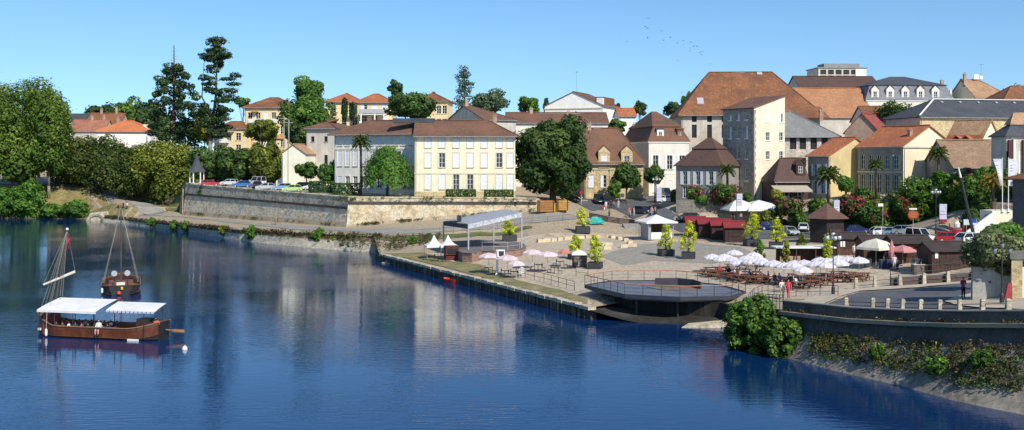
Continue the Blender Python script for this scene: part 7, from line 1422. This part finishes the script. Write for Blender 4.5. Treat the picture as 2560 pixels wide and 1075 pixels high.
# ------------------------------------------------------------------ boats
HULLR = mat('hull_planks', (.19,.055,.022), .45, .3, 1.5, (.11,.035,.016), st=(.06,.022,.012)); HULLD = mat('hull_tar', (.018,.015,.016), .6, .3, 2); ROPE = mat('rope', (.3,.28,.24), .9, .2, 5)
def hull(t, L, B, fb, bow, stern, paint=HULLR):
    """flat bottomed river barge; x from bow 0 to stern L"""
    n = 24; st = []
    for i in range(n+1):
        f = i/n; w = B/2*min(1, (max(f,.0)/.22)**.6 if f < .22 else 1)*(1 if f < .8 else 1-.42*((f-.8)/.2)**1.6); w = max(w, .1)
        z = fb+bow*max(0,1-f/.25)**1.7+stern*max(0,(f-.78)/.22)**1.5; kx = -.0 if f > 0 else 0; st.append((f*L, w, z, -.35+ .5*max(0,1-f/.16)**2+.35*max(0,(f-.88)/.12)**2))
    b = MB(); lv = [(0,.78),(.35,.9),(.36,.905),(.88,1.0),(1.0,1.03)]
    def ring(x, w, z, zb): return [(x, -w*k, zb+(z-zb)*h) for h, k in lv]
    rg = [ring(*s) for s in st]
    for s in (1,-1):
        for i in range(n):
            for j in range(len(lv)-1):
                b.mi = 1 if j < 1 or j == 1 else (0 if j < 3 else 2); q = lambda p: (p[0], p[1]*s, p[2]); b.poly([q(rg[i][j]),q(rg[i+1][j]),q(rg[i+1][j+1]),q(rg[i][j+1])])
    b.mi = 1; e = rg[-1]; b.poly(e+[(p[0],-p[1],p[2]) for p in e[::-1]]); e = rg[0]; b.poly(e+[(p[0],-p[1],p[2]) for p in e[::-1]])
    b.build('hull', [paint, HULLD, mat('gunwale', (.16,.08,.045), .6, .2, 2)], t)
    b = MB()
    for i in range(1,n): a, c = st[i], st[min(n,i+1)]; b.poly([(a[0],-a[1]*.95,.12),(c[0],-c[1]*.95,.12),(c[0],c[1]*.95,.12),(a[0],a[1]*.95,.12)])
    b.build('deck', mat('boat_deck', (.2,.1,.05), .7, .25, 2), t)
    b = MB()
    for i in range(n):
        for s in (1,-1): a, c = st[i], st[i+1]; b.tube((a[0],s*a[1]*1.03,a[2]+.03),(c[0],s*c[1]*1.03,c[2]+.03),.06,.06,6)
    b.build('rubbing_rail', mat('rail_wood', (.26,.13,.07), .6, .2, 2), t)
    return st
A = G(97,833,0); Bp = G(410,847,0); L = (Bp-A).length; a_ = math.atan2(Bp.y-A.y, Bp.x-A.x)
t = thing('river_boat', 'wooden river barge with white passenger awning and raked mast on the left', 'boat', A, a_)
st = hull(t, L, 3.1, .95, .8, .5)
inv = (Matrix.Translation(A) @ Matrix.Rotation(a_, 4, 'Z')).inverted(); loc = lambda px, py, Y: inv @ P(px, py, Y)
Yb = A.y
b = MB(); X0, X1, X2 = 1.0, 7.05, L+.1
def sheet(x0, x1, zl, zh, y0, y1, nx=8, ny=4, sk=.0):
    for i in range(nx):
        for j in range(ny):
            f = lambda i_, j_: (x0+(x1-x0)*i_/nx+sk*(j_/ny), y0+(y1-y0)*j_/ny, zl+(zh-zl)*(j_/ny)**.8-.05*math.sin(math.pi*(i_%2)))
            b.poly([f(i,j),f(i+1,j),f(i+1,j+1),f(i,j+1)])
sheet(X0, X1-.35, 2.28, 2.95, -1.55, 1.5, sk=.0); b.build('awning', PARW, t)
b = MB()
for i in range(8): f = lambda k: X0+(X1-.35-X0)*k/8; b.poly([(f(i),-1.56,2.1),(f(i+1),-1.56,2.1),(f(i+1),-1.551,2.28),(f(i),-1.551,2.28)])
b.build('awning_valance', PARW, t)
b = MB(); sheet(X1+.2, X2-.35, 2.36, 2.8, -.95, 1.35, 6, 3, -.35); b.build('rear_awning', PARW, t); b = MB(); 
for i in range(12): f = lambda k: X1+.2+(X2-.55-X1)*k/12; b.poly([(f(i),-.96,2.2),(f(i+.7),-.96,2.2),(f(i+.85),-.955,2.36),(f(i),-.955,2.36)])
b.build('scalloped_edge', fabric('lilac_edge', (.7,.68,.8)), t)
for x in (1.1,2.6,4.4,6.5,L-1.0):
    for y in (-1.4,1.4):
        b = MB(); b.tube((x,y,.1),(x,y,2.3 if y < 0 else 2.85),.035,.035,6); b.build('awning_post', DARKM, t)
mb_ = inv @ P(128,770,Yb+1.0); mt = inv @ P(168,576,Yb+1.0); mb_.z = .15
b = MB(); b.tube(mb_, mt, .13, .05, 9); b.build('mast', mat('mast_wood', (.09,.06,.045), .7, .2, 2), t)
b = MB(); b.lathe([(.02,0),(.12,.05),(.13,.16),(.03,.24)], 9, tuple(mt)); b.build('masthead', WHITE, t)
y0, y1 = loc(108,712,Yb+.5), loc(188,679,Yb+1.5); b = MB(); b.tube(y0, y1, .09, .13, 8); b.build('yard', mat('yard_cream', (.62,.56,.45), .7, .1, 2), t)
b = MB()
for px, py, dy in [(100,778,-.6),(108,781,.6),(118,778,1.0),(124,772,-1.0),(150,740,.9),(156,742,-.4)]: b.tube(mt, loc(px,py,Yb+dy), .016, .016, 4)
b.tube(mt, y0, .014, .014, 4); b.tube(mt, y1, .014, .014, 4); b.build('rigging', ROPE, t)
f0 = mt.lerp(mb_, .06); b = MB(); pts = [(f0+Vector((.06,0,-k*.17)), f0+Vector((.22+.05*math.sin(k*1.3),.12*math.sin(k),-.06-k*.17)), f0+Vector((.34-.03*k+.05*math.cos(k),.1*math.cos(k*1.2),-.16-k*.17))) for k in range(7)]
for a, c in zip(pts[:-1], pts[1:]):
    for j in (0,1): b.poly([a[j],a[j+1],c[j+1],c[j]])
b.build('flag', fabric('flag_red', (.6,.03,.09)), t)
b = MB(); b.tube((L+.05,.2,.75),(L+.85,.5,.62),.05,.05,6); b.hexa([(L+.6,.35,.55),(L+1.55,.6,.5),(L+1.55,.65,.5),(L+.6,.42,.55)],[(L+.6,.35,.78),(L+1.5,.6,.72),(L+1.5,.65,.72),(L+.6,.42,.78)]); b.build('steering_oar', mat('oar_wood', (.36,.16,.06), .6, .15, 2), t)
for x, z in ((2.0,.4),): b = MB(); b.lathe([(.03,-.33),(.1,-.25),(.115,0),(.1,.25),(.03,.33)], 9, (x,-1.66,z)); b.tube((x,-1.66,.7),(x,-1.55,2.2),.012,.012,4); b.build('fender', WHITE, t)
b = MB(); b.box(L-2.4,L-1.35,-1.66,-1.6,.0,.16); b.build('name_board', WHITE, t); b = MB(); b.box(.5,.8,-.78,-.72,.4,.6); b.build('bow_mark', WHITE, t)
b = MB(); b.box(L-2.3,L-1.1,-.5,.6,.1,1.65); b.build('engine_cabinet', WOODD, t); b = MB(); b.box(1.15,1.5,-1.0,.8,.1,1.8); b.build('bulkhead', mat('bulkhead_red', (.22,.05,.03), .6, .2, 2), t)
b = MB(); b.lathe([(.1,-.2),(.26,-.12),(.28,.1),(.12,.22)], 10, (L-.25,-.7,1.4)); b.build('fender', mat('fender_coral', (.6,.1,.07), .5, .1, 2), t)
b = MB()
for k in range(9): x = 2.2+k*.62; b.box(x,x+.34,-1.25,1.25,.38,.44); b.box(x+.3,x+.35,-1.25,1.25,.45,.85)
b.build('benches', WOODR, t)
cols = [BK, (.08,.05,.06), W_, NV, (.3,.08,.1), BK, (.05,.06,.05), (.4,.35,.3), BK]
cn_ = ['in black','in brown','in white','in navy','in dark red','in black','in dark green','in beige','in black']
Wd = Matrix.Translation(A) @ Matrix.Rotation(a_, 4, 'Z'); kk = 0
for k in range(9):
    for j, y in enumerate((-.85, .55)):
        c = cols[(k+j*4) % 9]; w = cn_[(k+j*4) % 9]
        person(f'boat passenger {w}, {ORD[k]} bench from the mast, {"near" if j == 0 else "far"} side', Wd @ Vector((2.38+k*.62, y, .02)), a_+(.15 if k % 3 else -.4)-math.pi/2, 'sit', c, BK, group='passengers under the white awning')
person('boatman in white shirt seated on the near side of the awned boat', Wd @ Vector((6.75,-1.2,.3)), a_+.2, 'sit', W_, PK)
person('helmsman in dark clothes standing at the stern of the awned boat', Wd @ Vector((L-.95,.3,.12)), a_-1.4, 'stand', BK, BK)
# second barge seen from its stern
p = G(302,737,0); t = thing('river_boat', 'dark moored barge seen end on with bare mast and fanned stays', 'boat', p, R(109.5))
for_ = Vector((0,0,0)); st = hull(t, 12.5, 4.1, .85, .3, .25, mat('dark_planks', (.065,.033,.024), .6, .3, 2))
for c in t.children: c.location = (12.2,0,0); c.rotation_euler = (0,0,math.pi)
b = MB(); H2 = ZP(515,p.y+3.5); b.tube((3.5,0,.1),(3.5,0,H2),.12,.05,8); b.build('mast', mat('mast_wood', (0,0,0)), t)
b = MB()
for x, y, z in [(1.2,1.8,1.2),(1.2,-1.8,1.2),(2.6,1.95,1.1),(2.6,-1.95,1.1),(9.5,0,1.6)]: b.tube((3.5,0,H2-.1),(x,y,z),.02,.02,4)
b.build('rigging', ROPE, t)
for y in (-.68,.72): b = MB(); b.tube((2.4,y,.1),(2.4,y,1.9),.04,.04,6); b.build('post', DARKM, t); b = MB(); b.lathe([(.3,-.1),(.34,0),(.3,.1)], 14); b.v = [(c+2.3,a+y,b_+2.15) for a,b_,c in b.v]; b.build('search_light', GREYM, t)
b = MB(); b.box(.35,.6,-.45,.45,.7,1.35); b.build('stern_board', mat('stern_cream', (.68,.64,.52), .7, .1, 2), t); b = MB(); b.box(3.2,7,-1.3,1.3,.12,.95); b.build('cabin', mat('cabin_wood', (.2,.07,.035), .6, .25, 2), t); b = MB(); b.box(1.4,2.2,-1.2,1.2,.12,.6); b.build('bench', WOODR, t)
b = MB(); b.lathe([(.05,-.22),(.22,-.1),(.22,.12),(.05,.22)], 10, (-.5,.18,.25)); b.build('fender', mat('fender_coral', (0,0,0)), t); b = MB(); b.lathe([(.03,-.2),(.13,-.1),(.13,.12),(.03,.2)], 10, (-.45,-.12,.75)); b.build('fender', mat('bright_yellow', (0,0,0)), t); b = MB(); b.lathe([(.03,-.3),(.11,-.2),(.11,.2),(.03,.3)], 10, (.3,1.95,.5)); b.build('fender', WHITE, t)
t = thing('buoy', 'white mooring buoy floating right of the awned boat', 'buoy', G(462,874,0)); b = MB(); b.lathe([(.02,-.2),(.14,-.15),(.21,.0),(.21,.1),(.14,.25),(.03,.3)], 14); b.build('float', WHITE, t, True); b = MB(); b.lathe([(.03,.3),(.05,.32),(.05,.38)], 8); b.build('ring', GREYM, t)
q = G(1129,706,0); t = thing('rowing_boat', 'small red rowing boat moored at the quay wall', 'boat', q, -.7); n = 12; b = MB()
for s in (1,-1):
    for i in range(n):
        f = lambda k: (1.35*(k/n*2-1), s*.55*math.sqrt(max(0,1-abs(k/n*2-1)**2.6)), .42+.12*abs(k/n*2-1)**2)
        g_ = lambda k: (1.2*(k/n*2-1), s*.35*math.sqrt(max(0,1-abs(k/n*2-1)**2.6)), -.1); b.poly([g_(i),g_(i+1),f(i+1),f(i)])
b.build('hull', mat('boat_red', (.5,.05,.03), .5, .12, 2), t); b = MB()
for i in range(n): f = lambda k, s: (1.25*(k/n*2-1), s*.45*math.sqrt(max(0,1-abs(k/n*2-1)**2.6)), .18); b.poly([f(i,1),f(i+1,1),f(i+1,-1),f(i,-1)])
b.build('floor', mat('boat_red_inside', (.34,.04,.03), .7, .15, 2), t); b = MB(); b.box(-.1,.15,-.5,.5,.32,.36); b.build('thwart', WOODR, t)
